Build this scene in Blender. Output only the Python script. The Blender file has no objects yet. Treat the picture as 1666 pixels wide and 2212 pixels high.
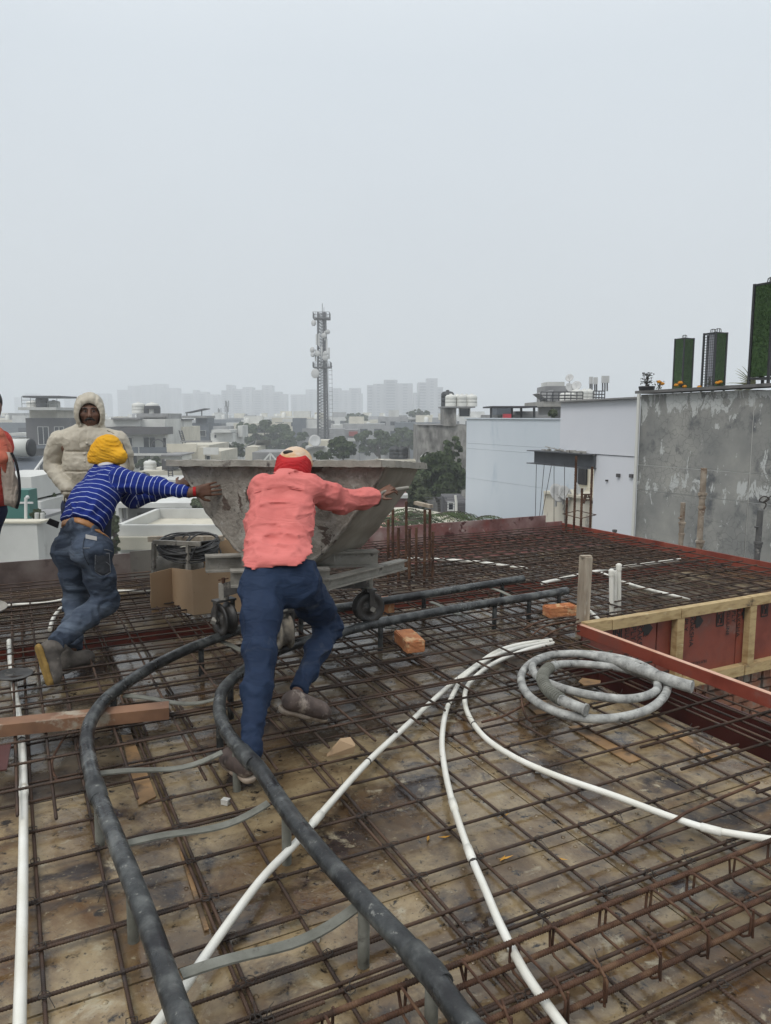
import bpy, bmesh, math, random
import numpy as np
from mathutils import Vector, Matrix, Euler
R = math.radians
rnd = random.Random(7)
j = lambda s=.012: rnd.gauss(0, s)
sc = bpy.context.scene
col = sc.collection
# ---------------------------------------------------------------- camera, sky, sun, exposure
EYE = 1.6
PITCH = R(7.37)
FPX, CX, CY = 1609.0, 833.0, 1106.0
cam = bpy.data.cameras.new('camera'); cam_o = bpy.data.objects.new('camera', cam); col.objects.link(cam_o)
cam.sensor_fit = 'VERTICAL'; cam.sensor_height = 36.0; cam.lens = 36.0 * FPX / 2212.0
cam.clip_start = 0.05; cam.clip_end = 6000
cam_o.location = (0, 0, EYE); cam_o.rotation_euler = (R(90) - PITCH, 0, 0)
sc.camera = cam_o
w = bpy.data.worlds.new('World'); sc.world = w; w.use_nodes = True
nt = w.node_tree; nt.nodes.clear()
def wn(t, **k):
    n = nt.nodes.new(t)
    for a, v in k.items(): setattr(n, a, v)
    return n
SUN_EL, SUN_AZ = R(52), R(215)
sky = wn('ShaderNodeTexSky', sky_type='NISHITA', sun_disc=False, sun_elevation=SUN_EL, sun_rotation=SUN_AZ, dust_density=4.0, air_density=1.0)
tc = wn('ShaderNodeTexCoord'); sp = wn('ShaderNodeSeparateXYZ'); rp = wn('ShaderNodeValToRGB')
mx = wn('ShaderNodeMix', data_type='RGBA'); bg = wn('ShaderNodeBackground'); wo = wn('ShaderNodeOutputWorld')
cn = wn('ShaderNodeTexNoise'); cn.inputs['Scale'].default_value = 2.2; cn.inputs['Detail'].default_value = 3
cm = wn('ShaderNodeMix', data_type='RGBA', blend_type='MULTIPLY'); cr = wn('ShaderNodeValToRGB')
nt.links.new(tc.outputs['Generated'], sp.inputs[0]); nt.links.new(sp.outputs['Z'], rp.inputs[0])
nt.links.new(tc.outputs['Generated'], cn.inputs['Vector']); nt.links.new(cn.outputs['Fac'], cr.inputs[0])
cr.color_ramp.elements[0].color = (.93, .94, .95, 1); cr.color_ramp.elements[1].color = (1.03, 1.03, 1.03, 1)
# overcast cloud deck, in the units of the sky texture (world strength 0.1)
e = rp.color_ramp.elements
e[0].position = 0.0; e[0].color = (7.0, 7.3, 7.5, 1)
e[1].position = 1.0; e[1].color = (13.0, 13.4, 13.7, 1)
m_ = e.new(.4); m_.color = (7.7, 8.3, 8.8, 1)
nt.links.new(rp.outputs[0], cm.inputs['A']); nt.links.new(cr.outputs[0], cm.inputs['B']); cm.inputs['Factor'].default_value = 1
mx.inputs['Factor'].default_value = .93
nt.links.new(sky.outputs[0], mx.inputs['A']); nt.links.new(cm.outputs['Result'], mx.inputs['B'])
nt.links.new(mx.outputs['Result'], bg.inputs[0]); bg.inputs[1].default_value = 0.1
nt.links.new(bg.outputs[0], wo.inputs[0])
sun = bpy.data.lights.new('sun', 'SUN'); sun.energy = 1.5; sun.angle = R(24); sun.color = (1, .97, .93)
sun_o = bpy.data.objects.new('sun', sun); col.objects.link(sun_o)
sun_o.rotation_euler = (R(90) - SUN_EL, 0, R(180) - SUN_AZ)
sc.view_settings.view_transform = 'Standard'; sc.view_settings.look = 'None'
sc.view_settings.gamma = 1; sc.view_settings.use_curve_mapping = False
sc.view_settings.exposure = 0.0
sc.cycles.volume_bounces = 4; sc.cycles.max_bounces = 6; sc.cycles.diffuse_bounces = 3; sc.cycles.glossy_bounces = 3
sc.cycles.transparent_max_bounces = 8; sc.cycles.caustics_reflective = False; sc.cycles.caustics_refractive = False

# ---------------------------------------------------------------- places measured on the photograph (1666 x 2212 grid)
cP, sP = math.cos(PITCH), math.sin(PITCH)
def ray(x, y):
    a = (x - CX) / FPX; b = -(y - CY) / FPX
    return Vector((a, cP + b * sP, -sP + b * cP))
def G(x, y, z=0.0):                # point of a level plane
    d = ray(x, y); t = (z - EYE) / d.z
    return Vector((d.x * t, d.y * t, z))
def D(x, y, Y):                    # point at a distance Y ahead
    d = ray(x, y); t = Y / d.y
    return Vector((d.x * t, Y, EYE + d.z * t))
TH = R(26.8)                       # the slab's own axes: u to the right and away, v to the left and away
UA = Vector((math.cos(TH), math.sin(TH), 0)); VA = Vector((-math.sin(TH), math.cos(TH), 0))
def S(u, v, z=0.0): return UA * u + VA * v + Vector((0, 0, z))
MS = Matrix(((UA.x, VA.x, 0, 0), (UA.y, VA.y, 0, 0), (0, 0, 1, 0), (0, 0, 0, 1)))
def V(*a): return Vector(a)

# ---------------------------------------------------------------- object helpers
OFF = {}
def tag(o, label=None, cat=None, group=None, kind=None):
    if label: o['label'] = label
    if cat: o['category'] = cat
    if group: o['group'] = group
    if kind: o['kind'] = kind
    return o
def thing(name, loc, label, cat, group=None):
    o = bpy.data.objects.new(name, None); o.empty_display_size = .1
    col.objects.link(o); o.location = loc; OFF[o] = Vector(loc)
    return tag(o, label, cat, group)
def mesh_obj(name, me, parent=None, mats=()):
    o = bpy.data.objects.new(name, me); col.objects.link(o)
    for m in (mats if isinstance(mats, (list, tuple)) else [mats]):
        if m and not me.materials.get(m.name): me.materials.append(m)
    if parent is not None:
        o.parent = parent; OFF[o] = OFF.get(parent, Vector((0, 0, 0)))
    else: OFF[o] = Vector((0, 0, 0))
    return o
class MB:
    """collects boxes, tubes, prisms in world coordinates; build() links ONE mesh object"""
    def __init__(s): s.v = []; s.f = []; s.mi = []; s.cur = 0; s.sm = []
    def add(s, vs, fs, smooth=False):
        o = len(s.v); s.v += [tuple(p) for p in vs]
        for f in fs: s.f.append([i + o for i in f]); s.mi.append(s.cur); s.sm.append(smooth)
        return s
    def box(s, c, size, M=None, tilt=None):
        hx, hy, hz = size[0] / 2, size[1] / 2, size[2] / 2
        P = [Vector((x, y, z)) for x in (-hx, hx) for y in (-hy, hy) for z in (-hz, hz)]
        if M is not None: P = [M.to_3x3() @ p for p in P]
        c = Vector(c)
        return s.add([p + c for p in P], [(0, 1, 3, 2), (4, 6, 7, 5), (0, 4, 5, 1), (2, 3, 7, 6), (0, 2, 6, 4), (1, 5, 7, 3)])
    def bar(s, a, b, wd, ht, up=Vector((0, 0, 1))):
        a, b = Vector(a), Vector(b); d = b - a; L = d.length; d.normalize()
        sx = d.cross(up)
        if sx.length < 1e-4: sx = d.cross(Vector((1, 0, 0)))
        sx.normalize(); u = sx.cross(d)
        M = Matrix((d, sx, u)).transposed()
        return s.box((a + b) / 2, (L, wd, ht), M)
    def tube(s, path, r, n=8, caps=True, smooth=True):
        P = [Vector(p) for p in path]
        rr = r if isinstance(r, (list, tuple)) else [r] * len(P)
        vs, fs = [], []; up = None
        for i, p in enumerate(P):
            t = (P[min(i + 1, len(P) - 1)] - P[max(i - 1, 0)]).normalized()
            if up is None:
                up = Vector((0, 0, 1)) if abs(t.z) < .9 else Vector((0, 1, 0))
            sx = t.cross(up).normalized(); u = sx.cross(t).normalized(); up = u
            for k in range(n):
                a = 2 * math.pi * k / n
                vs.append(p + (sx * math.cos(a) + u * math.sin(a)) * rr[i])
        for i in range(len(P) - 1):
            for k in range(n):
                k2 = (k + 1) % n
                fs.append((i * n + k, i * n + k2, (i + 1) * n + k2, (i + 1) * n + k))
        s.add(vs, fs, smooth)
        if caps:
            m = len(P) - 1
            s.add([vs[k] for k in range(n)], [tuple(range(n - 1, -1, -1))])
            s.add([vs[m * n + k] for k in range(n)], [tuple(range(n))])
        return s
    def lathe(s, c, axis, prof, n=20, smooth=True):
        c = Vector(c); ax = Vector(axis).normalized()
        e1 = ax.cross(Vector((0, 0, 1)))
        if e1.length < 1e-3: e1 = Vector((1, 0, 0))
        e1.normalize(); e2 = ax.cross(e1)
        vs, fs = [], []
        for (r, h) in prof:
            for k in range(n):
                a = 2 * math.pi * k / n
                vs.append(c + ax * h + (e1 * math.cos(a) + e2 * math.sin(a)) * r)
        for i in range(len(prof) - 1):
            for k in range(n):
                k2 = (k + 1) % n
                fs.append((i * n + k, i * n + k2, (i + 1) * n + k2, (i + 1) * n + k))
        s.add(vs, fs, smooth)
        if prof[0][0] > 1e-5: s.add(vs[:n], [tuple(range(n - 1, -1, -1))])
        if prof[-1][0] > 1e-5: s.add(vs[-n:], [tuple(range(n))])
        return s
    def prism(s, poly, d):
        """poly: 3-D outline, extruded by vector d"""
        n = len(poly); d = Vector(d); P = [Vector(p) for p in poly]
        vs = P + [p + d for p in P]
        fs = [tuple(range(n - 1, -1, -1)), tuple(range(n, 2 * n))] + [(i, (i + 1) % n, n + (i + 1) % n, n + i) for i in range(n)]
        return s.add(vs, fs)
    def ball(s, c, r, n=10, sc3=(1, 1, 1)):
        prof = [(max(1e-6, r * math.sin(math.pi * i / n)), -r * math.cos(math.pi * i / n)) for i in range(n + 1)]
        o = len(s.v); s.lathe((0, 0, 0), (0, 0, 1), prof, n * 2); c = Vector(c)
        for i in range(o, len(s.v)):
            p = s.v[i]; s.v[i] = (p[0] * sc3[0] + c.x, p[1] * sc3[1] + c.y, p[2] * sc3[2] + c.z)
        return s
    def build(s, name, mats, parent=None, fix=True):
        off = OFF.get(parent, Vector((0, 0, 0))) if parent is not None else Vector((0, 0, 0))
        me = bpy.data.meshes.new(name)
        me.from_pydata([(p[0] - off.x, p[1] - off.y, p[2] - off.z) for p in s.v], [], s.f)
        ms = mats if isinstance(mats, (list, tuple)) else [mats]
        for m in ms: me.materials.append(m)
        me.polygons.foreach_set('material_index', s.mi)
        me.polygons.foreach_set('use_smooth', s.sm)
        if fix:
            bm = bmesh.new(); bm.from_mesh(me); bmesh.ops.recalc_face_normals(bm, faces=bm.faces); bm.to_mesh(me); bm.free()
        me.update()
        o = bpy.data.objects.new(name, me); col.objects.link(o)
        if parent is not None: o.parent = parent
        OFF[o] = off
        return o
def smooth_path(pts, n=6):
    P = [Vector(p) for p in pts]; out = []
    for i in range(len(P) - 1):
        p0 = P[max(i - 1, 0)]; p1 = P[i]; p2 = P[i + 1]; p3 = P[min(i + 2, len(P) - 1)]
        for k in range(n):
            t = k / n
            out.append(.5 * ((2 * p1) + (p2 - p0) * t + (2 * p0 - 5 * p1 + 4 * p2 - p3) * t * t + (3 * p1 - p0 - 3 * p2 + p3) * t ** 3))
    out.append(P[-1]); return out
def copy_of(o, parent=None):
    c = o.copy(); col.objects.link(c)
    if parent is not None: c.parent = parent
    for k in [x for x in o.children]: copy_of(k, c)
    return c

# ---------------------------------------------------------------- materials
def mat(name, cols, scale=4.0, detail=6, rough=.8, wet=None, bump=.2, bscale=30., metal=0, stretch=None, spots=(), rndv=0, coords='pos', dist=.0, spec=.5, bdist=.01, rrough=.55, bdet=5):
    m = bpy.data.materials.new(name); m.use_nodes = True
    t = m.node_tree; N = t.nodes; L = t.links
    b = N['Principled BSDF']
    b.inputs['Roughness'].default_value = rough; b.inputs['Metallic'].default_value = metal
    b.inputs['Specular IOR Level'].default_value = spec
    if coords == 'pos': src = N.new('ShaderNodeNewGeometry').outputs['Position']
    else: src = N.new('ShaderNodeTexCoord').outputs['Object']
    mp = N.new('ShaderNodeMapping'); L.new(src, mp.inputs[0]); src0 = mp.outputs[0]
    if stretch: mp.inputs['Scale'].default_value = stretch
    if rndv or coords != 'pos':
        oi = N.new('ShaderNodeObjectInfo')
        if coords != 'pos':
            mul = N.new('ShaderNodeMath'); mul.operation = 'MULTIPLY'; mul.inputs[1].default_value = 37.
            L.new(oi.outputs['Random'], mul.inputs[0]); L.new(mul.outputs[0], mp.inputs['Location'])
    def noise(sc_, d=detail, r=rrough):
        n = N.new('ShaderNodeTexNoise'); n.inputs['Scale'].default_value = sc_; n.inputs['Detail'].default_value = d
        n.inputs['Roughness'].default_value = r; n.inputs['Distortion'].default_value = dist
        L.new(src0, n.inputs['Vector']); return n.outputs['Fac']
    def ramp(fac, els):
        r = N.new('ShaderNodeValToRGB'); E = r.color_ramp.elements
        for i, (p, c) in enumerate(els):
            q = E[i] if i < 2 else E.new(p)
            q.position = p; q.color = (c[0], c[1], c[2], 1)
        L.new(fac, r.inputs[0]); return r.outputs[0]
    if len(cols) == 1: cur = None; b.inputs['Base Color'].default_value = (*cols[0], 1)
    else:
        if len(cols[0]) == 3: cols = [(.35 + .3 * i / (len(cols) - 1), c) for i, c in enumerate(cols)]
        cur = ramp(noise(scale), cols)
    for (c, s_, lo, hi) in spots:
        mk = ramp(noise(s_, 8, .65), [(lo, (0, 0, 0)), (hi, (1, 1, 1))])
        x = N.new('ShaderNodeMix'); x.data_type = 'RGBA'; L.new(mk, x.inputs['Factor'])
        if cur: L.new(cur, x.inputs['A'])
        else: x.inputs['A'].default_value = (*cols[0], 1)
        x.inputs['B'].default_value = (*c, 1); cur = x.outputs['Result']
    if rndv:
        hs = N.new('ShaderNodeHueSaturation'); mr = N.new('ShaderNodeMapRange')
        mr.inputs['To Min'].default_value = 1 - rndv; mr.inputs['To Max'].default_value = 1 + rndv
        L.new(oi.outputs['Random'], mr.inputs[0]); L.new(mr.outputs[0], hs.inputs['Value'])
        if cur: L.new(cur, hs.inputs['Color'])
        else: hs.inputs['Color'].default_value = (*cols[0], 1)
        cur = hs.outputs[0]
    if cur: L.new(cur, b.inputs['Base Color'])
    if wet:
        (rw, s_, lo, hi) = wet
        mk = ramp(noise(s_, 4, .5), [(lo, (rw,) * 3), (hi, (rough,) * 3)])
        L.new(mk, b.inputs['Roughness'])
    if bump:
        bp = N.new('ShaderNodeBump'); bp.inputs['Strength'].default_value = bump; bp.inputs['Distance'].default_value = bdist
        L.new(noise(bscale, bdet, .6), bp.inputs['Height']); L.new(bp.outputs[0], b.inputs['Normal'])
    m['cur'] = ''
    return m
def out_color(m):
    """socket that feeds Base Color, for extra layers"""
    b = m.node_tree.nodes['Principled BSDF']; l = b.inputs['Base Color'].links
    return (l[0].from_socket if l else None), b
M = {}
M['plate'] = mat('shuttering_plate', [(.32, (.042, .026, .015)), (.45, (.12, .082, .046)), (.56, (.26, .198, .112)), (.7, (.14, .092, .046))], 2.0, 12, .55, wet=(.03, 1.1, .48, .64), bump=.45, bscale=20, coords='pos', rndv=.35, dist=.4, rrough=.65,
                 spots=[((.09, .045, .015), 1.6, .5, .66), ((.03, .022, .019), 2.6, .53, .62), ((.3, .26, .18), 7, .6, .68), ((.015, .012, .01), 19, .58, .66), ((.24, .2, .13), 45, .6, .7), ((.03, .022, .016), 60, .6, .68)], bdist=.006)
M['plate2'] = mat('dark_wet_steel_plate', [(.3, (.028, .02, .014)), (.46, (.068, .05, .034)), (.58, (.16, .126, .082)), (.72, (.09, .062, .036))], 2.2, 12, .45, wet=(.03, 1.2, .5, .64), bump=.4, bscale=22, rndv=.35, dist=.4, rrough=.65,
                 spots=[((.08, .04, .016), 1.7, .55, .7), ((.24, .22, .18), 7, .62, .7), ((.012, .01, .009), 19, .58, .66), ((.16, .14, .11), 45, .62, .7)], bdist=.006)
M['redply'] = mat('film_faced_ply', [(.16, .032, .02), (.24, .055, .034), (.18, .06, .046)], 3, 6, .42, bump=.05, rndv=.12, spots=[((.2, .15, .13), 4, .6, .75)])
M['maroon'] = mat('dark_maroon_ply', [(.045, .012, .01), (.08, .02, .015)], 3, 6, .4, bump=.05)  # red ply darkened, trench shade put into the colour; an offcut shares it
M['dirtyred'] = mat('cement_stained_red_board', [(.13, .055, .048), (.22, .135, .125), (.33, .265, .24)], 3.0, 10, .7, bump=.25, spots=[((.07, .02, .018), 7, .57, .63), ((.2, .05, .04), 2.0, .5, .68), ((.38, .34, .31), 12, .62, .7)])
M['brownboard'] = mat('dark_brown_board', [(.07, .048, .042), (.13, .098, .088), (.18, .15, .135)], 3.2, 8, .6, bump=.12, spots=[((.05, .03, .027), 5, .58, .7)])
M['greyboard'] = mat('grey_cement_board', [(.13, .12, .105), (.2, .185, .16)], 2.5, 8, .7, bump=.12, spots=[((.07, .065, .06), 3, .6, .7)])
M['rebar'] = mat('rusty_rebar', [(.028, .018, .013), (.056, .032, .021), (.082, .047, .029)], 6, 8, .62, bump=.15, bscale=120, spots=[((.05, .042, .04), 9, .55, .7)], rndv=.25, spec=.35)
M['rebar2'] = mat('orange_rusty_rebar', [(.04, .022, .014), (.08, .038, .022), (.13, .072, .04)], 12, 8, .75, bump=.2, bscale=120, spots=[((.25, .18, .13), 14, .66, .74)], spec=.3)
M['wire'] = mat('tie_wire', [(.03, .024, .02)], rough=.6, bump=0)
M['pipe'] = mat('cement_splashed_black_pipe', [(.012, .0135, .014), (.04, .043, .043), (.1, .105, .1)], 13, 10, .5, wet=(.25, 5, .4, .6), bump=.45, bscale=40, spots=[((.2, .2, .18), 38, .6, .68), ((.12, .125, .12), 14, .62, .7), ((.006, .006, .007), 3, .5, .62)], bdist=.006)
M['tie'] = mat('cement_coated_flat_bar', [(.11, .11, .09), (.2, .2, .17)], 9, 7, .8, bump=.3, bscale=60, spots=[((.06, .055, .045), 16, .6, .7)])
M['pvc'] = mat('white_pvc', [(.66, .64, .56), (.76, .75, .69)], 6, 4, .35, bump=.04, spots=[((.5, .43, .3), 9, .66, .78)])
M['hose'] = mat('cement_smeared_hose', [(.2, .2, .19), (.33, .33, .31), (.47, .47, .44)], 16, 10, .72, bump=.35, bscale=60, spots=[((.1, .1, .093), 22, .58, .68)], rrough=.65)
M['wood'] = mat('yellow_pine', [(.3, .2, .085), (.46, .34, .17), (.36, .25, .12)], 5, 7, .7, bump=.15, stretch=(1, 1, 3), spots=[((.1, .075, .045), 5, .6, .72), ((.5, .42, .27), 12, .62, .72)])
M['rawwood'] = mat('cement_grey_timber', [(.24, .19, .14), (.42, .36, .28)], 7, 7, .8, bump=.25, stretch=(3, 3, .5), spots=[((.5, .47, .4), 6, .58, .7)])
M['plank'] = mat('orange_brown_plank', [(.15, .075, .042), (.25, .13, .07)], 6, 8, .6, bump=.1, spots=[((.34, .29, .22), 5, .52, .58), ((.1, .04, .02), 3, .6, .7)])
M['strip'] = mat('ply_offcut', [(.2, .115, .05), (.32, .19, .085)], 5, 8, .6, bump=.15, spots=[((.09, .06, .035), 6, .5, .6)])
M['card'] = mat('cardboard', [(.3, .2, .115), (.36, .25, .15)], 2, 4, .85, bump=.03, spots=[((.17, .105, .055), 26, .65, .7)])
M['brick'] = mat('orange_clay_brick', [(.38, .135, .055), (.5, .21, .085)], 14, 8, .85, bump=.5, bscale=60, spots=[((.56, .36, .19), 9, .53, .6), ((.25, .08, .035), 20, .6, .68)])
M['brickwall'] = mat('old_brick', [(.2, .08, .045), (.3, .14, .085)], 9, 6, .9, bump=.5, bscale=40, spots=[((.2, .17, .14), 6, .5, .62)], rndv=.3)
M['mortar'] = mat('mortar', [(.16, .14, .12), (.24, .21, .18)], 12, 6, .95, bump=.5, bscale=50)
M['crust'] = mat('cement_crusted_steel', [(.15, .13, .108), (.26, .235, .2), (.37, .345, .305)], 6.5, 11, .82, bump=.8, bscale=30, spots=[((.085, .06, .047), 4.0, .6, .615), ((.42, .4, .36), 9, .6, .68), ((.09, .08, .07), 24, .6, .68)], bdist=.02, dist=.5, rrough=.68)
M['smoothcrust'] = mat('scraped_cement_steel', [(.19, .168, .137), (.3, .275, .23)], 4.5, 9, .75, bump=.15, bscale=30, spots=[((.1, .08, .06), 7, .64, .7)], bdist=.006)
M['beam'] = mat('cement_dusted_beam', [(.19, .178, .152), (.33, .31, .27)], 8, 8, .85, bump=.45, bscale=60, spots=[((.06, .05, .045), 8, .58, .68)])
M['iron'] = mat('greasy_black_iron', [(.018, .017, .016), (.06, .055, .05)], 9, 8, .5, bump=.25, bscale=60, spots=[((.2, .18, .15), 12, .6, .72)])
M['wheelc'] = mat('caked_wheel', [(.09, .08, .07), (.26, .23, .18)], 14, 8, .9, bump=.5, bscale=50, spots=[((.35, .3, .18), 9, .6, .7)])
M['cable'] = mat('black_cable', [(.02, .02, .021), (.07, .068, .066)], 12, 5, .55, bump=.05, spots=[((.2, .19, .17), 20, .62, .7)])
M['concrete'] = mat('concrete', [(.26, .25, .23), (.36, .35, .32)], 1.2, 8, .9, bump=.2)
# ================================================================ the city around
GZ = -12.8
M['ground'] = mat('city_ground', [(.1, .1, .085), (.17, .16, .14), (.08, .095, .06)], .03, 6, .95, bump=0)
q = MB(); q.box((0, 550, GZ - .25), (3600, 3700, .5)); tag(q.build('ground', M['ground']), 'dusty city ground far below the deck', kind='structure')
hz = bpy.data.materials.new('haze_air'); hz.use_nodes = True; t_ = hz.node_tree; t_.nodes.clear()
pv = t_.nodes.new('ShaderNodeVolumePrincipled'); pv.inputs['Color'].default_value = (.93, .965, 1.0, 1); pv.inputs['Density'].default_value = .00135; pv.inputs['Anisotropy'].default_value = 0
oo = t_.nodes.new('ShaderNodeOutputMaterial'); t_.links.new(pv.outputs[0], oo.inputs['Volume'])
q = MB(); q.box((0, 550, (GZ - 1.6 + 82) / 2), (3640, 3740, 82 - GZ + 1.6)); hzo = q.build('haze', hz); tag(hzo, 'pale winter haze over the city', kind='stuff')

M['white'] = mat('white_plaster', [(.47, .47, .445), (.6, .6, .57)], .5, 6, .85, bump=.05, spots=[((.4, .39, .36), 1.2, .62, .75)], rndv=.1)
M['cream'] = mat('cream_plaster', [(.5, .47, .38), (.62, .58, .48)], .6, 6, .85, bump=.05, spots=[((.35, .32, .27), 1.1, .6, .72)], rndv=.1)
M['greypl'] = mat('grey_plaster', [(.2, .2, .2), (.3, .3, .3)], .5, 6, .85, bump=.05, rndv=.15)
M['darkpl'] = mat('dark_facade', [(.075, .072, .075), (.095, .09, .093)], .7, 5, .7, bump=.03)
M['slate'] = mat('blue_grey_facade', [(.09, .105, .125), (.12, .135, .155)], .7, 5, .7, bump=.03)
M['pane'] = mat('window_glass', [(.03, .035, .042)], rough=.12, bump=0)
M['frame'] = mat('window_frame', [(.6, .6, .58)], rough=.6, bump=0)
M['roofgrey'] = mat('grey_roof', [(.2, .2, .2), (.27, .265, .26)], 1, 5, .9, bump=.05)
M['railm'] = mat('dark_railing', [(.05, .05, .055)], rough=.6, bump=0)
M['tankw'] = mat('white_water_tank', [(.62, .62, .58)], rough=.5, bump=0, rndv=.1)
M['tankb'] = mat('black_water_tank', [(.03, .032, .035)], rough=.5, bump=0)
M['dish'] = mat('dish_grey', [(.5, .5, .49)], rough=.6, bump=0)
M['tower'] = mat('far_tower_plaster', [(.3, .3, .31), (.36, .36, .37)], .05, 3, .9, bump=0, rndv=.12)
M['towerd'] = mat('far_tower_dark', [(.14, .15, .17)], rough=.7, bump=0)
M['mast'] = mat('galvanised_mast', [(.1, .1, .105), (.15, .15, .155)], .6, 4, .6, bump=0)
M['leaf'] = mat('tree_leaves', [(.3, (.026, .04, .017)), (.5, (.055, .08, .032)), (.72, (.1, .125, .06))], 1.3, 5, .75, bump=0, spec=.2)
M['leafl'] = mat('light_tree_leaves', [(.3, (.05, .066, .03)), (.5, (.09, .11, .06)), (.72, (.14, .16, .1))], 1.5, 5, .75, bump=0, spec=.2)
M['bark'] = mat('bark', [(.06, .05, .04), (.1, .085, .07)], 5, 5, .95, bump=.3)
M['bluewall'] = mat('pale_blue_wall', [(.5, .55, .6), (.57, .61, .655)], .35, 8, .85, bump=.04, bscale=6, spots=[((.38, .45, .52), .9, .58, .72), ((.5, .55, .6), .6, .6, .74)], stretch=(1, 1, .35))
M['whitewall'] = mat('pale_lilac_wall', [(.6, .615, .655), (.66, .67, .7)], .4, 7, .85, bump=.04, bscale=6, spots=[((.42, .43, .44), .8, .66, .8)])
def pxw(x, Y): return x * Y / FPX
def vplane(x, y, U):
    d = ray(x, y); t = U / (d.x * UA.x + d.y * UA.y); return Vector((d.x * t, d.y * t, EYE + d.z * t))
NOFF = iter(range(1000))
def house(name, x0, x1, yt, yb, Y, dep, m, label, cat='house', wins=(), bands=(), boxes=(), base=True, group=None, yaw=0, winm=None):
    """frontal block whose front face spans x0..x1, yt..yb at distance Y; the wall runs on to the ground"""
    a, c = D(x0, yt, Y), D(x1, yb, Y); zb = GZ if base else c.z
    t = thing(name, V((a.x + c.x) / 2, Y, zb), label, cat, group)
    q = MB(); q.box(V((a.x + c.x) / 2, Y + dep / 2, (a.z + zb) / 2), (c.x - a.x, dep, a.z - zb)); q.build('wall', m, t)
    for (bx0, bx1, by0, by1, dy, bm_, nm, bd) in boxes:
        p, r_ = D(bx0, by0, Y), D(bx1, by1, Y); q = MB(); q.box(V((p.x + r_.x) / 2, Y + dy + bd / 2, (p.z + r_.z) / 2), (r_.x - p.x, bd, p.z - r_.z)); q.build(nm, bm_, t)
    for (wx0, wx1, wy0, wy1, nd) in wins:
        p, r_ = D(wx0, wy0, Y), D(wx1, wy1, Y); W_, H_ = r_.x - p.x, p.z - r_.z; ce = V((p.x + r_.x) / 2, Y, (p.z + r_.z) / 2)
        q = MB(); e_ = max(.06, W_ * .04)
        q.box(ce + V(0, -.06, H_ / 2), (W_ + e_, .14, e_)); q.box(ce + V(0, -.06, -H_ / 2), (W_ + e_, .14, e_))
        for k in range(nd + 1): q.box(ce + V(-W_ / 2 + W_ * k / nd, -.06, 0), (e_, .13, H_ - e_))
        fr = q.build('window', M['frame'] if winm is None else winm, t)
        q = MB(); q.box(ce + V(0, -.012, 0), (W_, .02, H_)); q.build('pane', M['pane'], fr)
    return t
def railing(t, x0, x1, yt, yb, Y, m=None, n=8, dy=-.9, rows=3):
    q = MB(); a, c = D(x0, yt, Y), D(x1, yb, Y)
    for k in range(n + 1): q.box(V(a.x + (c.x - a.x) * k / n, Y + dy, (a.z + c.z) / 2), (.05, .05, a.z - c.z))
    for k in range(rows): q.box(V((a.x + c.x) / 2, Y + dy, a.z - (a.z - c.z) * k / rows), (c.x - a.x, .05, .06))
    return q.build('railing', m or M['railm'], t)
def tank(x, yb, Y, r, h, m, label, group=None, t=None):
    p = D(x, yb, Y); q = MB()
    prof_ = [(r, 0), (r, h * .25), (r * .96, h * .27), (r, h * .3), (r, h * .52), (r * .96, h * .54), (r, h * .57), (r, h * .8), (r * .75, h * .93), (r * .25, h * .97), (r * .25, h * 1.04), (.0001, h * 1.05)]
    q.lathe(p, (0, 0, 1), prof_, 14)
    if t is not None: return q.build('water_tank', m, t)
    o = q.build('water_tank', m); return tag(o, label, 'water tank', group)
def dish(x, y, Y, r, label, face=(.5, -1, .5)):
    p = D(x, y, Y); f = Vector(face).normalized(); q = MB()
    q.lathe(p, f, [(.0001, -.04 * r), (r * .4, .0), (r * .75, .1 * r), (r, .24 * r), (r, .27 * r), (r * .7, .14 * r), (.0001, .0)], 16)
    q.tube([p, p + V(0, .1 * r, -r * 1.25)], .03, 6); q.tube([p - V(0, 0, r * .8), p + f * r * .9, p + f * r * .95 + V(0, 0, .03)], .012, 5)
    return tag(q.build('satellite_dish', M['dish']), label, 'satellite dish')

# ---- far towers fading in the haze
def tower(segs, Y, label, dep=24, pitch=3.1, bal=True):
    xs = [s[0] for s in segs] + [s[1] for s in segs]; t = thing('tower_block', V(pxw((min(xs) + max(xs)) / 2 - CX, Y), Y, GZ), label, 'tower block')
    q, b, wq = MB(), MB(), MB()
    for i, (x0, x1, yt) in enumerate(segs):
        a = D(x0, yt, Y); c = D(x1, yt, Y); dy = (i % 3) * 1.7; W_ = c.x - a.x
        q.box(V((a.x + c.x) / 2, Y + dy + dep / 2, (a.z + GZ) / 2), (W_ - .05, dep, a.z - GZ))
        if W_ > 6 and bal:
            z = GZ + 4
            nb = max(1, int(W_ / 9))
            while z < a.z - 2.5:
                for k in range(nb):
                    cx_ = a.x + W_ * (k + .5) / nb
                    if (i + k) % 2 == 0: b.box(V(cx_, Y + dy - .75, z), (W_ / nb * .7, 1.5, 1.0)); 
                    wq.box(V(cx_, Y + dy - .03, z + 1.35), (W_ / nb * (.62 if (i + k) % 2 == 0 else .3), .1, 1.5))
                z += pitch
    q.build('wall', M['tower'], t)
    if b.v: tag(b.build('balconies', M['tower'], t), kind='stuff')
    if wq.v: tag(wq.build('windows', M['towerd'], t), kind='stuff')
    return t
tower([(793, 806, 832), (806, 829, 829), (829, 859, 820), (859, 892, 828)], 850, 'broad hazy tower block with a raised middle, right of the mast')
tower([(903, 924, 826), (922, 946, 817), (944, 958, 836), (894, 908, 848)], 830, 'narrower hazy tower block at the right end of the skyline')
tower([(886, 905, 872)], 860, 'low hazy link block between the two right tower blocks', dep=14, bal=False)
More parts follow.
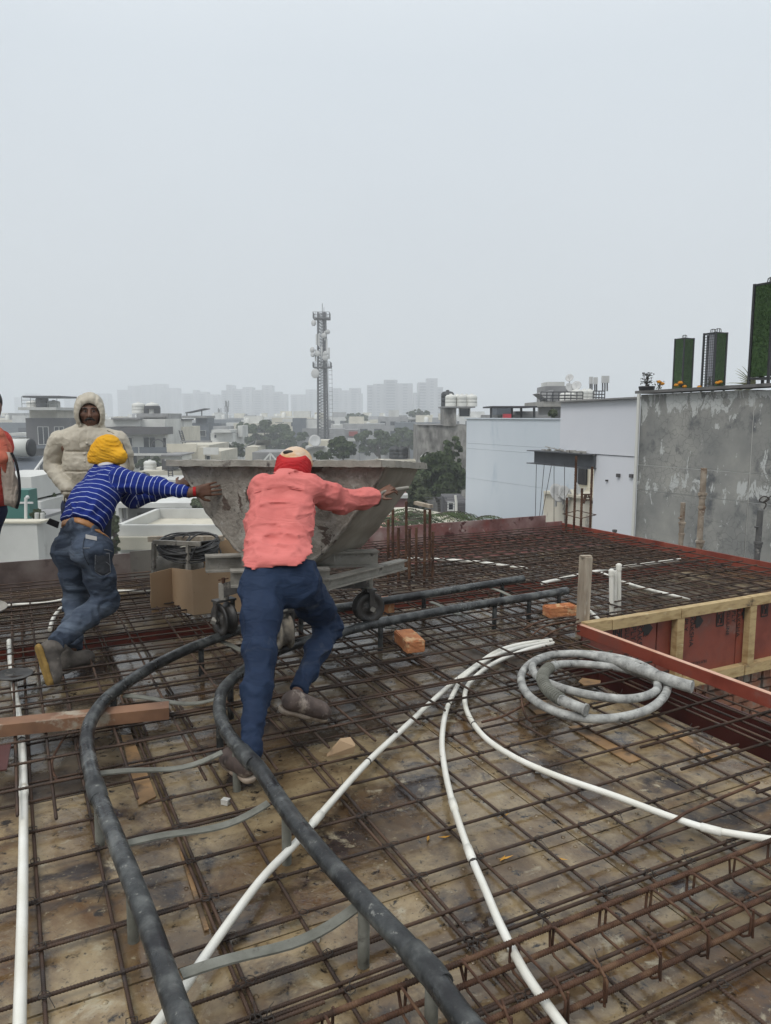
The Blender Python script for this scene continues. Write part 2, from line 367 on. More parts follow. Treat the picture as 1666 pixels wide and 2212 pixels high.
tower([(478, 490, 843), (488, 502, 831), (500, 524, 840), (524, 545, 836), (545, 566, 842), (565, 587, 832), (587, 606, 846), (604, 618, 851)], 1000, 'long stepped hazy tower block left of the mast')
tower([(628, 660, 852), (660, 684, 841), (684, 728, 850)], 1120, 'pale hazy tower block just behind the mast')
tower([(710, 736, 838), (736, 758, 843), (754, 779, 838), (770, 783, 850)], 1010, 'hazy tower block with twin roof boxes right behind the mast')
tower([(393, 416, 850), (416, 424, 842), (424, 445, 846), (444, 471, 852)], 1120, 'slim hazy tower block above the grey blue house')
tower([(253, 275, 842), (275, 302, 833), (302, 330, 831), (330, 356, 829), (356, 383, 838)], 1250, 'widest and palest tower block behind the padded jacket')
tower([(138, 168, 855)], 1330, 'very faint tower block left of the hood')
tower([(205, 232, 850)], 1330, 'very faint tower block right of the hood')
tower([(30, 52, 858), (52, 74, 850)], 1350, 'very faint tower block at the left of the skyline')
# ---- rooftops between (low houses up to the haze)
LBL = 'low hazy flat roofed house among many in the far city'
cityr = random.Random(3); nh = 0
hm = [M['white'], M['greypl'], M['cream'], M['white'], M['greypl'], M['slate']]
for Y in [230, 250, 290, 330, 360, 400, 450, 500, 560, 620, 700, 780]:
    x = -40 + cityr.uniform(0, 40)
    while x < 1010:
        wpx = cityr.uniform(9, 17) / Y * FPX
        top = D(x, 898, Y).z - EYE
        yt = 898 + (cityr.uniform(.2, 5.5)) / Y * FPX
        if cityr.random() < .8:
            hmi = cityr.randrange(6); cn_ = ['white', 'grey', 'cream', 'white', 'grey', 'blue grey'][hmi]; far_ = 'fading' if Y > 480 else 'hazy'
            t = house('low_house', x, x + wpx, yt, yt + 20, Y, cityr.uniform(9, 14), hm[hmi], f'{far_} {cn_} flat roofed house, one of many low ones in the far city', group=f'{far_} {cn_} houses of the far city')
            q = MB(); zt = D(x, yt, Y).z; xa, xb = D(x, yt, Y).x, D(x + wpx, yt, Y).x
            z = zt - 2.2
            for r_ in range(3):
                for k in range(3):
                    if cityr.random() < .8: q.box(V(xa + (xb - xa) * (k + .5) / 3, Y - .05, z), ((xb - xa) * .18, .12, 1.3))
                z -= 3.1
            if q.v: tag(q.build('windows', M['pane'], t), kind='stuff')
            q = MB(); q.box(V(xa + (xb - xa) * cityr.uniform(.25, .75), Y + 5, zt + 1.0), ((xb - xa) * .35, 4, 2.4))
            q.build('roof_room', cityr.choice(hm[:3]), t); q = MB()
            if cityr.random() < .6: q.lathe(V(xa + (xb - xa) * cityr.uniform(.2, .8), Y + 3, zt), (0, 0, 1), [(.7, 0), (.7, 1.3), (.3, 1.7), (.001, 1.7)], 8)
            if q.v: q.build('water_tank', M['tankw'], t)
            nh += 1
        x += wpx * cityr.uniform(1.02, 1.5)

# houses that carry the city on past the frame, read as one mass
q = MB()
for side in (-1, 1):
    for k in range(150):
        Y = cityr.uniform(70, 800); x_ = side * cityr.uniform(.62, 1.5) * Y
        if side > 0: Y = max(Y, 160)
        h_ = cityr.uniform(7, 14) if Y > 150 else cityr.uniform(5, 10); w_, d_ = cityr.uniform(8, 16), cityr.uniform(8, 14)
        q.cur = cityr.randrange(3); q.box(V(x_, Y, GZ + h_ / 2), (w_, d_, h_)); q.box(V(x_ + 1, Y + 1, GZ + h_ + 1.2), (w_ * .35, d_ * .4, 2.4))
tag(q.build('distant_houses', [M['white'], M['greypl'], M['cream']]), kind='stuff')
# ---- trees
def tree(name, label, x, y, Y, rx, ry, n=2600, leaf=.35, m=None, cat='tree', group=None, seed=0, clumps=26, trunk=True, flat=.85):
    clumps = int(clumps * 1.8); n = int(n * 3); leaf *= .62
    """crown centre pixel x,y at distance Y with radii in pixels"""
    r_ = np.random.default_rng(seed + 11); c = np.array(D(x, y, Y)); a, b = pxw(rx, Y), pxw(ry, Y)
    t = thing(name, V(c[0], c[1], GZ), label, cat, group)
    cs = []
    while len(cs) < clumps:
        p = r_.uniform(-1, 1, 3)
        if np.linalg.norm(p) < 1: cs.append(p * np.array([a, a * .8, b]) * .82)
    cs = np.array(cs); rad = r_.uniform(.13, .32, clumps) * min(a, b)
    k = r_.integers(0, clumps, n); d = r_.normal(size=(n, 3)); d /= np.linalg.norm(d, axis=1)[:, None]
    d[:, 2] = np.where(d[:, 2] < -.3, -d[:, 2], d[:, 2])
    p = c + cs[k] + d * (rad[k] * r_.uniform(.3, 1.2, n))[:, None] * np.array([1, 1, flat])
    e1 = np.cross(d, r_.normal(size=(n, 3))); e1 /= np.linalg.norm(e1, axis=1)[:, None]; e2 = np.cross(d, e1) * .6 + d * .5
    s_ = (leaf * r_.uniform(.6, 1.3, n))[:, None]
    V4 = np.stack([p - e1 * s_ * .9, p + e2 * s_ * .5, p + e1 * s_ * .9, p - e2 * s_ * .5], 1).reshape(-1, 3) - np.array(OFF[t])
    me = bpy.data.meshes.new('crown'); me.vertices.add(4 * n); me.vertices.foreach_set('co', V4.ravel())
    me.loops.add(4 * n); me.loops.foreach_set('vertex_index', np.arange(4 * n)); me.polygons.add(n)
    me.polygons.foreach_set('loop_start', np.arange(0, 4 * n, 4)); me.polygons.foreach_set('loop_total', np.full(n, 4)); me.update(calc_edges=True)
    me.materials.append(m or M['leaf']); o = bpy.data.objects.new('crown', me); col.objects.link(o); o.parent = t
    if trunk:
        q = MB(); base = Vector((c[0], c[1], GZ)); q.tube(smooth_path([base, base.lerp(Vector(c), .55) + V(.1 * a, 0, 0), Vector(c)], 4), [max(.12, a * .07) * (1 - .06 * i) for i in range(9)], 8)
        for i in range(6): q.tube(smooth_path([Vector(c) - V(0, 0, b * .8), Vector(c + cs[i] * .6) - V(0, 0, b * .15), Vector(c + cs[i])], 3), [max(.04, a * .03) * (1 - .1 * k2) for k2 in range(7)], 5)
        q.build('trunk', M['bark'], t)
    return t
tree('tree', 'large dark tree left of the mast behind the white roofs', 575, 945, 190, 62, 44, 5200, .75, seed=1, clumps=34)
tree('tree', 'spreading right half of the dark tree mass beside the mast foot', 640, 962, 185, 62, 30, 3600, .7, seed=2)
tree('tree', 'thin leaning tree at the left end of the dark tree mass', 524, 925, 200, 18, 20, 700, .6, seed=3, clumps=12)
tree('tree', 'small round tree left of the gabled house', 508, 975, 130, 27, 20, 1500, .5, seed=4)
tree('tree', 'bushy dark green tree right of the mast foot', 740, 968, 95, 36, 26, 3200, .36, seed=5)
tree('tree', 'low bush like tree in front of the mast foot', 700, 985, 90, 26, 12, 1400, .3, seed=6)
tree('tree', 'wide hazy tree in the middle between mast and grey wall', 815, 958, 150, 62, 34, 4200, .6, seed=7)
tree('tree', 'hazy tree behind the wide tree, touching the grey wall house', 880, 948, 170, 44, 30, 2600, .6, seed=8)
tree('tree', 'pale far tree behind the tank roof', 905, 893, 260, 34, 9, 900, .8, seed=9)
tree('tree', 'pale far tree right of the red roofed shed', 770, 905, 280, 30, 16, 1000, .8, seed=19)
tree('tree', 'tall dark tree against the pale blue wall', 945, 1036, 52, 70, 62, 9000, .26, seed=10, clumps=40)
tree('tree', 'lighter grey green tree right of the hopper handle', 890, 1075, 40, 52, 52, 5200, .2, m=M['leafl'], seed=11, clumps=34)
tree('tree', 'sparse dark creeper tree climbing the stained grey wall house', 978, 975, 58, 24, 44, 1100, .24, seed=12, clumps=16)
tree('tree', 'grey green tree in the gap behind the jacket hem', 105, 1130, 24, 32, 88, 5200, .13, m=M['leafl'], seed=13, clumps=36)
tree('tree', 'dark tree below the balcony house behind the blue striped man', 325, 1003, 95, 46, 17, 1500, .34, seed=14)
tree('tree', 'small tree behind the left corner of the hopper', 432, 1098, 38, 26, 26, 1500, .16, m=M['leafl'], seed=15)
tree('tree', 'leafy tree in the narrow gap left of the big white roof', 248, 1150, 26, 12, 60, 1500, .13, m=M['leafl'], seed=16)
tree('tree', 'dark tree below the white rooftop terrace', 380, 1030, 80, 40, 14, 1000, .3, seed=17)
tree('tree', 'roof garden shrub on the white house at left', 82, 1112, 20, 20, 14, 900, .06, m=M['leafl'], cat='shrub', seed=18, trunk=False)
def fern(x, y, Y, s, label, n=9, seed=0):
    r_ = random.Random(seed); t = thing('feathery_tree', D(x, y, Y) * 1, label, 'tree'); b = D(x, y, Y); q, st_ = MB(), MB()
    st_.tube([V(b.x, b.y, GZ), b], .06, 6)
    for k in range(n):
        a = r_.uniform(0, 6.28); L = s * r_.uniform(.6, 1.1); d = V(math.cos(a), math.sin(a), 0); P = [b + d * (L * i / 10) + V(0, 0, L * (.55 * (i / 10) - .6 * (i / 10) ** 2)) for i in range(11)]
        st_.tube(P, .008, 4)
        sd = V(-d.y, d.x, 0)
        for i in range(2, 11):
            for sg in (-1, 1):
                for jj in range(2):
                    p = P[i] + d * (jj * L * .05); l_ = L * .24 * (1 - abs(i - 5) / 9); tip = p + sd * sg * l_ + d * l_ * .5 - V(0, 0, l_ * .35)
                    q.add([p, p + d * .025 * L + sd * sg * l_ * .5, tip, p - d * .012 * L + sd * sg * l_ * .5], [(0, 1, 2, 3)])
    q.build('crown', M['leaf'], t); st_.build('trunk', M['bark'], t)
fern(868, 1132, 13.5, 1.0, 'feathery tree top just behind the edge board beside the column bars', 16, 1)
fern(925, 1118, 14.5, 1.0, 'feathery tree top behind the nine column bars', 16, 2)
fern(1018, 1124, 15.5, .75, 'small feathery tree top in front of the pale blue wall', 12, 3)
fern(835, 1140, 13, .9, 'brownish feathery tree top nearest the hopper', 12, 4)

# ---- houses of the middle distance, left to right
Bx = lambda *a: a
t = house('dark_house', 55, 158, 903, 1062, 122, 14, M['darkpl'], 'dark brown fronted house with a white roof room and railed roof', wins=[(82, 107, 922, 960, 2), (118, 140, 922, 960, 2), (84, 108, 985, 1035, 2), (118, 140, 985, 1035, 2)],
      boxes=[(52, 133, 880, 886, -2, M['white'], 'roof_slab', 10), (57, 119, 886, 903, 1, M['cream'], 'roof_room', 8), (53, 160, 962, 968, -1.2, M['slate'], 'floor_slab', 2), (54, 160, 1030, 1037, -1.2, M['slate'], 'floor_slab', 2)])
railing(t, 53, 130, 857, 880, 121, n=4, dy=-1)
q = MB(); a, c = D(52, 857, 120), D(130, 857, 120); q.box(V((a.x + c.x) / 2, 123, a.z), (c.x - a.x, 7, .3)); q.build('roof_frame', M['railm'], t)
for k, xx in enumerate([72, 92, 117]): tank(xx, 880, 124, 1.0, 1.1 if k != 1 else 1.7, M['tankb'] if k == 1 else M['tankw'], '', t=t)
t = house('balcony_house', 205, 362, 905, 1062, 100, 14, M['white'], 'white house with two patterned balconies and a dark brown roof band', wins=[(265, 287, 945, 968, 2), (310, 337, 944, 968, 2), (352, 360, 946, 967, 1), (312, 326, 982, 1000, 1), (283, 298, 982, 1010, 1)],
      boxes=[(203, 368, 922, 938, -1.6, M['darkpl'], 'roof_band', 3), (268, 306, 965, 980, -1.5, M['slate'], 'balcony', .2), (309, 368, 965, 981, -1.5, M['slate'], 'balcony', .2), (203, 370, 978, 983, -1.6, M['white'], 'floor_slab', 2),
             (247, 306, 905, 921, -.6, M['white'], 'parapet', 1), (284, 354, 893, 922, 2, M['greypl'], 'roof_room', 7), (247, 308, 902, 906, -1.2, M['roofgrey'], 'roof_edge', 4), (298, 350, 899, 902, .4, M['roofgrey'], 'sun_shade', 2)])
q = MB(); p = D(342, 962, 98.6); q.tube([p + V(.9 * math.cos(a_), 0, 1.1 * math.sin(a_) - .3) for a_ in [i * math.pi / 8 for i in range(-2, 11)]], .09, 6); q.build('arched_frame', M['railm'], t)
for xx in (300, 330): tank(xx, 893, 104, .9, 1.5, M['tankw'], '', t=t)
q = MB(); a, c = D(313, 880, 103), D(345, 880, 103); q.bar(a, c, .4, .4)
for xx in (314, 318, 336, 340, 344): q.bar(D(xx, 880, 103), D(xx, 893, 103), .3, .3)
q.build('roof_frame', M['railm'], t)
t = house('side_house', 363, 398, 922, 1000, 108, 10, M['cream'], 'narrow cream house with a leaning ladder right of the balcony house', wins=[(371, 379, 936, 950, 1), (381, 390, 936, 950, 1)], boxes=[(364, 396, 905, 908, 0, M['railm'], 'pergola_roof', 6)])
railing(t, 366, 394, 908, 922, 108, n=9, dy=.5, rows=1)
q = MB(); 
for dx in (0, 6): q.bar(D(387 + dx, 930, 105), D(395 + dx, 958, 104), .12, .12)
for k in range(7): q.bar(D(388 + k * 1.1, 933 + k * 3.6, 104.8), D(394 + k * 1.1, 933 + k * 3.6, 104.8), .1, .08)
tag(q.build('ladder', M['railm']), 'steep ladder leaning on the narrow cream house', 'ladder')
t = house('slate_house', 392, 452, 915, 965, 150, 12, M['slate'], 'blue grey house with a tilted solar roof above the trees', wins=[(405, 425, 930, 942, 2), (430, 445, 930, 942, 1)], boxes=[(396, 448, 898, 903, -1, M['roofgrey'], 'roof_slab', 8), (420, 446, 903, 916, 1, M['slate'], 'roof_room', 6)])
q = MB(); q.prism([D(400, 891, 152), D(442, 882, 152), D(442, 883.5, 152), D(400, 892.5, 152)], V(0, 5, 0)); q.bar(D(404, 891, 153), D(404, 899, 153), .2, .2); q.bar(D(436, 884, 153), D(436, 899, 153), .2, .2); q.build('solar_roof', M['railm'], t)
house('white_house', 455, 504, 935, 985, 145, 12, M['white'], 'white stepped house with an overhanging roof left of the big tree', wins=[(463, 468, 939, 946, 1)], boxes=[(462, 503, 928, 934, -2, M['white'], 'roof_slab', 8), (452, 512, 955, 960, -2.5, M['white'], 'floor_slab', 4), (458, 490, 921, 928, 1, M['greypl'], 'roof_room', 6), (505, 516, 920, 945, 4, M['white'], 'side_block', 6)])
house('terrace_house', 368, 452, 962, 1000, 92, 12, M['cream'], 'cream terrace house with a long parapet behind the hopper corner', wins=[(372, 384, 980, 994, 1), (400, 414, 980, 994, 1)], boxes=[(366, 430, 958, 975, -1.2, M['cream'], 'parapet', .4), (380, 450, 953, 957, 2, M['roofgrey'], 'railing_band', .2)])
house('small_house', 430, 478, 975, 1000, 80, 9, M['cream'], 'small cream house with a stained parapet left of the round tree', wins=[(446, 455, 984, 998, 1)], boxes=[(444, 476, 966, 981, -1.0, M['white'], 'parapet', .3), (430, 445, 966, 1000, -.4, M['cream'], 'stair_block', 2)])
def gable(x0, x1, yt, ym, yb, Y, label):
    t = house('gabled_house', x0 + 3, x1 - 3, ym, yb, Y, 8, M['cream'], label)
    q = MB(); a, c = D(x0, ym, Y - .8), D(x1, ym, Y - .8); zr = D(x0, yt, Y + 4).z
    q.prism([a, V(a.x + 1.2, Y + 4, zr), V(a.x + 1.2, Y + 4.3, zr), V(a.x, a.y, a.z - .25)], V(c.x - a.x - 2.4, 0, 0)); q.prism([V(a.x, Y + 9, a.z), V(a.x + 1.2, Y + 4, zr), V(a.x + 1.2, Y + 4.3, zr - .2), V(a.x, Y + 9, a.z - .25)], V(c.x - a.x, 0, 0)); q.build('roof', M['roofgrey'], t); return t
gable(527, 560, 950, 965, 985, 120, 'cream house with a grey pitched roof behind the cap')
t = house('grey_shed', 545, 616, 977, 1000, 90, 8, M['roofgrey'], 'long grey roofed shed with a white triangular frame behind the cap')
q = MB(); a, b_, c = D(570, 995, 89), D(584, 979, 89), D(598, 995, 89); q.bar(a, b_, .18, .18); q.bar(b_, c, .18, .18); q.bar(D(584, 979, 89), D(584, 996, 89), .14, .14); q.build('gable_frame', M['frame'], t)
t = house('mast_house', 660, 710, 964, 1000, 110, 10, M['white'], 'white house at the foot of the mast with a lean to roof', boxes=[(665, 707, 952, 965, 1, M['cream'], 'roof_room', 6)])
q = MB(); q.prism([D(628, 985, 109), D(672, 965, 109), D(700, 964, 109), D(700, 967, 109), D(672, 969, 109), D(628, 989, 109)], V(0, 5, 0)); q.build('lean_to_roof', M['roofgrey'], t)
dish(680, 953, 108, .9, 'satellite dish on the white house at the mast foot', (.4, -1, .4))
t = house('grey_white_house', 640, 702, 905, 960, 210, 12, M['greypl'], 'dark grey and white house behind the mast with a rooftop tank frame', wins=[(672, 678, 912, 926, 1), (685, 690, 910, 924, 1)], boxes=[(608, 645, 905, 912, 2, M['white'], 'roof_room', 8), (660, 705, 906, 926, -.4, M['white'], 'white_front', 1), (633, 662, 903, 945, -1, M['slate'], 'dark_block', 3), (655, 705, 925, 960, -2, M['greypl'], 'lower_wall', 2)])
house('grey_house', 700, 745, 926, 965, 190, 10, M['greypl'], 'plain grey house right of the mast among trees')
house('red_shed', 744, 775, 928, 955, 170, 10, M['greypl'], 'house with a red shutter and small white tank right of the mast', boxes=[(754, 773, 932, 942, -.5, mat('red_shutter', [(.3, .07, .06)], rough=.7), 'shutter', .5), (752, 780, 946, 953, -1, M['white'], 'parapet', 1)])
t = house('long_white_house', 832, 918, 905, 935, 260, 14, M['white'], 'long white house with many windows in front of the tower blocks', wins=[(850, 861, 909, 922, 1), (866, 871, 909, 918, 1), (873, 885, 909, 918, 2), (887, 903, 909, 920, 3)], boxes=[(838, 915, 902, 906, -2, M['white'], 'roof_slab', 8), (855, 880, 897, 902, 2, M['greypl'], 'roof_room', 5)])
M['stain'] = mat('stained_grey_render', [(.1, .097, .09), (.21, .203, .19), (.34, .33, .305)], 1.8, 12, .95, bump=.1, bscale=5, spots=[((.09, .085, .08), .8, .56, .7), ((.36, .35, .32), 1.1, .6, .72)], stretch=(1, 1, .45))
t = house('stained_house', 903, 1012, 918, 1060, 62, 10, M['stain'], 'windowless stained grey house side left of the pale blue wall', boxes=[(957, 985, 880, 920, -.25, M['stain'], 'stair_tower', 3), (955, 1025, 878, 881, -.6, M['greypl'], 'roof_slab', 5), (902, 958, 917, 918.5, -.15, M['greypl'], 'coping', 1)], wins=[(992, 1015, 882, 900, 1)])
tag(tank(967, 878, 63, .55, 1.3, M['tankb'], 'black water tank on the stained grey house'), cat='water tank')
for k, xx in enumerate([974, 988, 998, 1008, 1019]): tank(xx, 878, 62 + (k % 2), .46, 1.0, M['tankw'], ['small front white water tank beside the black one', 'second white water tank from the black one', 'third white water tank in the row on the stained house', 'fourth white water tank in the row on the stained house', 'rightmost white water tank on the stained house'][k], 'white water tanks on the stained house')
q = MB(); q.box(D(1002, 871, 66), (1.9, .5, .7)); tag(q.build('roof_box', M['cream']), 'cream roof box behind the row of white water tanks', 'roof box')
t = house('hidden_house', 850, 905, 1005, 1060, 70, 8, M['cream'], 'cream house with three windows behind the tall dark tree', wins=[(868, 877, 1018, 1031, 1), (885, 895, 1018, 1031, 1)])
house('red_wall', 845, 880, 1075, 1110, 36, 3, mat('brick_red_wall', [(.22, .1, .09), (.27, .13, .12)], 1, 5, .9), 'dull red garden wall under the hopper handle', cat='wall', boxes=[(843, 881, 1068, 1075, -.3, M['white'], 'coping', 1)])
for x_, l in [(921, 'white'), (933, 'black')]: tank(x_ + (2 if l == 'black' else 0), 1003, 55, .42, .75, M['tankw'] if l == 'white' else M['tankb'], l + ' water tank in front of the stained grey wall')
for x_, l in [(855, 'left'), (868, 'right')]: tank(x_, 990, 68, .6, 1.1, M['tankb'], l + ' black tank of the pair behind the hopper rim')
q = MB(); q.box(D(870, 998, 67), (5, 3, .4)); q.box(V(D(870, 998, 67).x, 67, (D(870, 998, 67).z + GZ) / 2 - .2), (4.6, 2.6, D(870, 998, 67).z - GZ)); tag(q.build('low_roof', M['cream']), 'flat cream roof carrying the two black tanks', 'house')
# ground floor things in the gap below the dark tree
t = house('lane_house', 966, 1012, 1086, 1140, 34, 4, M['darkpl'], 'shadowed grey house at street level under the dark tree', wins=[(968, 980, 1085, 1102, 1)])  # grey house given the dark facade colour, its shadow painted in
q = MB(); p = D(956, 1072, 33); q.tube([V(p.x, p.y, GZ), p], .06, 8)
for k in range(5): q.tube([D(918, 1075 + 6 * k, 33), D(1010, 1073 + 5 * k, 33.5)], .012, 4)
q.bar(D(946, 1076, 33), D(966, 1076, 33), .06, .06); tag(q.build('utility_pole', M['mast']), 'utility pole with wires under the dark tree', 'pole')
q = MB(); q.tube([V(D(988, 1085, 20).x, 20, GZ), D(986, 1086, 20), D(984, 1070, 20)], .035, 8); tag(q.build('vent_pipe', M['tankw']), 'thin white vent pipe left of the small feathery tree', 'pipe')
# cream roof just beyond the edge board
q = MB(); q.prism([D(780, 1100, 22), D(880, 1095, 26), D(960, 1108, 24), D(1060, 1140, 19), D(1060, 1150, 19), D(780, 1150, 19)], V(0, 0, -.25)); q.box(V(D(900, 1140, 20).x, 21, GZ / 2 - 1.5), (3.4, 3, 8)); tag(q.build('cream_roof', M['cream']), 'cream sloping roof just beyond the pinkish edge board', 'roof')
q = MB(); q.prism([D(770, 1112, 17), D(860, 1112, 18), D(880, 1150, 15), D(770, 1150, 15)], V(0, 0, -.15)); tag(q.build('tiled_roof', mat('pink_roof_tiles', [(.4, .2, .16), (.5, .28, .22)], 6, 4, .85, bump=.4, bscale=9)), 'pinkish tiled roof beyond the edge board beside the hopper', 'roof')
# ---- nearer white roofs, left and centre
t = house('white_roof_house', 255, 480, 1146, 1215, 30, 1, M['white'], 'large flat white roof with a raised parapet behind the cable coil')
q = MB(); zt = D(280, 1141, 30).z
xl, xr = D(253, 1135, 30).x, D(520, 1135, 30).x
q.box(V((xl + xr) / 2, 30 + 2.3, zt - .55), (xr - xl, 5.6, .5)); q.build('roof', M['cream'], t)
for (x_, y_, w_, d_) in [((xl + xr) / 2, 29.9, xr - xl, .25), ((xl + xr) / 2, 35.2, xr - xl, .25), (xl + .1, 32.5, .22, 5.4)]:
    q = MB(); q.box(V(x_, y_, zt - .12), (w_, d_, .55)); q.build('parapet', M['white'], t)
q = MB(); p, r_ = D(293, 1168, 29.8), D(470, 1186, 29.8); q.box(V((p.x + r_.x) / 2, 29.8, (p.z + r_.z) / 2), (r_.x - p.x, .1, p.z - r_.z)); q.build('painted_opening', M['greypl'], t)  # flat grey panel, the shade of an opening given as colour
t = house('terrace_building', 262, 470, 1090, 1125, 44, 8, M['greypl'], 'grey walled house with two wall air conditioners and white canopy slab', boxes=[(255, 470, 1080, 1090, -1.6, M['white'], 'canopy', 3), (298, 356, 1107, 1117, -.1, M['darkpl'], 'dark_window', .2), (264, 272, 1095, 1118, -.6, M['white'], 'column', .3), (280, 284, 1095, 1118, -.6, M['white'], 'column', .3)])
for x_, l in [(370, 'left'), (394, 'right')]:
    ac = thing('air_conditioner', D(x_, 1103, 43.6), l + ' wall mounted air conditioner under the white canopy', 'air conditioner')
    q = MB(); q.box(D(x_, 1103, 43.5), (pxw(13, 43.5), .35, pxw(11, 43.5))); q.build('casing', M['white'], ac)
    q = MB(); q.lathe(D(x_ - 1, 1103, 43.31), (0, -1, 0), [(.00001, 0), (.12, 0), (.13, .012), (.00001, .012)], 14); q.build('fan_grille', M['darkpl'], ac)
tank(325, 1018, 60, .5, .9, M['tankw'], 'white water tank on the cream flat roofed house left of the hopper'); tank(312, 1042, 52, .4, .7, M['tankb'], 'black water tank behind the striped sleeve')
t = house('upper_terrace', 262, 470, 1062, 1083, 50, 6, M['greypl'], 'white terrace with a dark mesh railing behind the striped sleeves', boxes=[(290, 312, 1046, 1075, .3, M['greypl'], 'dark_column', .5), (255, 470, 1042, 1052, 2, M['white'], 'upper_slab', 4)])
railing(t, 315, 400, 1068, 1082, 49.6, n=30, dy=-.6, rows=4)
t = house('flat_roof_house', 300, 470, 1018, 1050, 58, 7, M['cream'], 'cream flat roofed house with a steel ladder left of the hopper', boxes=[(345, 372, 993, 1016, .5, M['darkpl'], 'shed', 2), (358, 396, 983, 995, -.3, M['white'], 'roof_room', 3), (355, 398, 981, 984, -.8, M['roofgrey'], 'roof_slab', 4)])
q = MB()
for dx in (0, 9): q.bar(D(362 + dx, 1000, 55), D(366 + dx, 1045, 54.8), .07, .07)
for k in range(9): q.bar(D(363 + k * .4, 1004 + k * 4.6, 54.9), D(371 + k * .4, 1004 + k * 4.6, 54.9), .05, .05)
tag(q.build('ladder', M['railm']), 'steel ladder on the cream flat roof left of the hopper', 'ladder')
# near white house at the left edge
t = house('left_white_house', -60, 90, 1128, 1300, 19, .35, M['white'], 'white terrace house at the left edge below the red sweater', boxes=[(-60, 91, 1126, 1130, -.05, M['cream'], 'coping', .5)])
q = MB(); p, r_ = D(60, 985, 22), D(118, 1200, 22); 
q.box(V(D(60, 1100, 22.5).x + .0, 25.5, -6.2), (.8, 6, 10.4)); q.build('side_wall', M['white'], t)
q = MB(); q.box(D(60, 1045, 24), (pxw(112, 24), 3, pxw(46, 24))); q.build('upper_block', M['white'], t)
q = MB(); q.box(D(40, 1118, 21), (pxw(110, 21), 3.4, .08)); q.build('terrace_floor', M['greypl'], t)
gb = thing('green_cabinet', D(50, 1122, 20.5), 'green and white cabinet on the terrace at the left edge', 'cabinet')
q = MB(); q.box(D(42, 1087, 20.7), (pxw(62, 20.7), .5, pxw(62, 20.7))); q.build('body', mat('green_enamel', [(.05, .16, .135)], rough=.4, bump=0), gb)
q = MB(); q.box(D(42, 1086, 20.42), (pxw(60, 20.4), .03, .05)); q.build('trim', M['frame'], gb)
q = MB(); q.lathe(D(60, 1074, 20.43), (0, -1, 0), [(.00001, 0), (.055, 0), (.055, .02), (.00001, .02)], 14); q.build('dial', M['frame'], gb)
q = MB(); q.tube([D(56, 1075, 19.4), D(56, 1122, 19.4)], .04, 8); tag(q.build('terrace_post', M['frame']), 'thin white post in front of the green cabinet', 'post')
for x_, l in [(80, 'left'), (92, 'right')]:
    q = MB(); q.tube([D(x_, 1120, 18.9), D(x_, 1108, 18.9)], .055, 10); tag(q.build('pipe_stub', M['tankw']), l + ' short white pipe stub on the terrace coping', 'pipe')
hs = thing('solar_heater', D(30, 985, 30), 'rooftop solar water heater with white drum behind the orange scarf', 'solar heater')
q = MB(); q.lathe(D(-20, 967, 30), (1, 0, 0), [(.00001, 0), (.36, 0), (.36, pxw(84, 30)), (.00001, pxw(84, 30))], 18); q.build('drum', M['tankw'], hs)
q = MB(); q.lathe(D(64, 967, 30), (1, 0, 0), [(.00001, 0.01), (.34, 0.01), (.36, .06), (.36, .12), (.3, .13), (.00001, .13)], 18); q.build('drum_cap', M['tankb'], hs)
q = MB(); a_ = D(40, 985, 29); q.prism([D(30, 985, 30.5), D(98, 985, 30.5), D(60, 1038, 28.2), D(-20, 1038, 28.2)], V(0, .02, -.06)); q.build('panel', M['slate'], hs)
q = MB()
for x_ in (42, 50, 60): q.bar(D(x_, 975, 30.3), D(x_, 987, 30.3), .06, .06)
q.bar(D(98, 985, 30.5), D(60, 1038, 28.2), .07, .07); q.build('stand', M['frame'], hs)
house('hazy_white_house', 20, 75, 945, 1010, 150, 10, M['white'], 'hazy white house behind the solar heater', wins=[(34, 48, 960, 972, 2), (52, 60, 958, 970, 1)], boxes=[(25, 72, 935, 941, -1, M['white'], 'roof_slab', 6)])
house('grey_wing', 108, 180, 1000, 1062, 116, 5, M['slate'], 'grey lower wing under the dark house with a railing', boxes=[(108, 186, 1037, 1043, -1, M['roofgrey'], 'floor_slab', 2), (112, 186, 1060, 1075, -1.2, M['greypl'], 'wall_band', 2)])

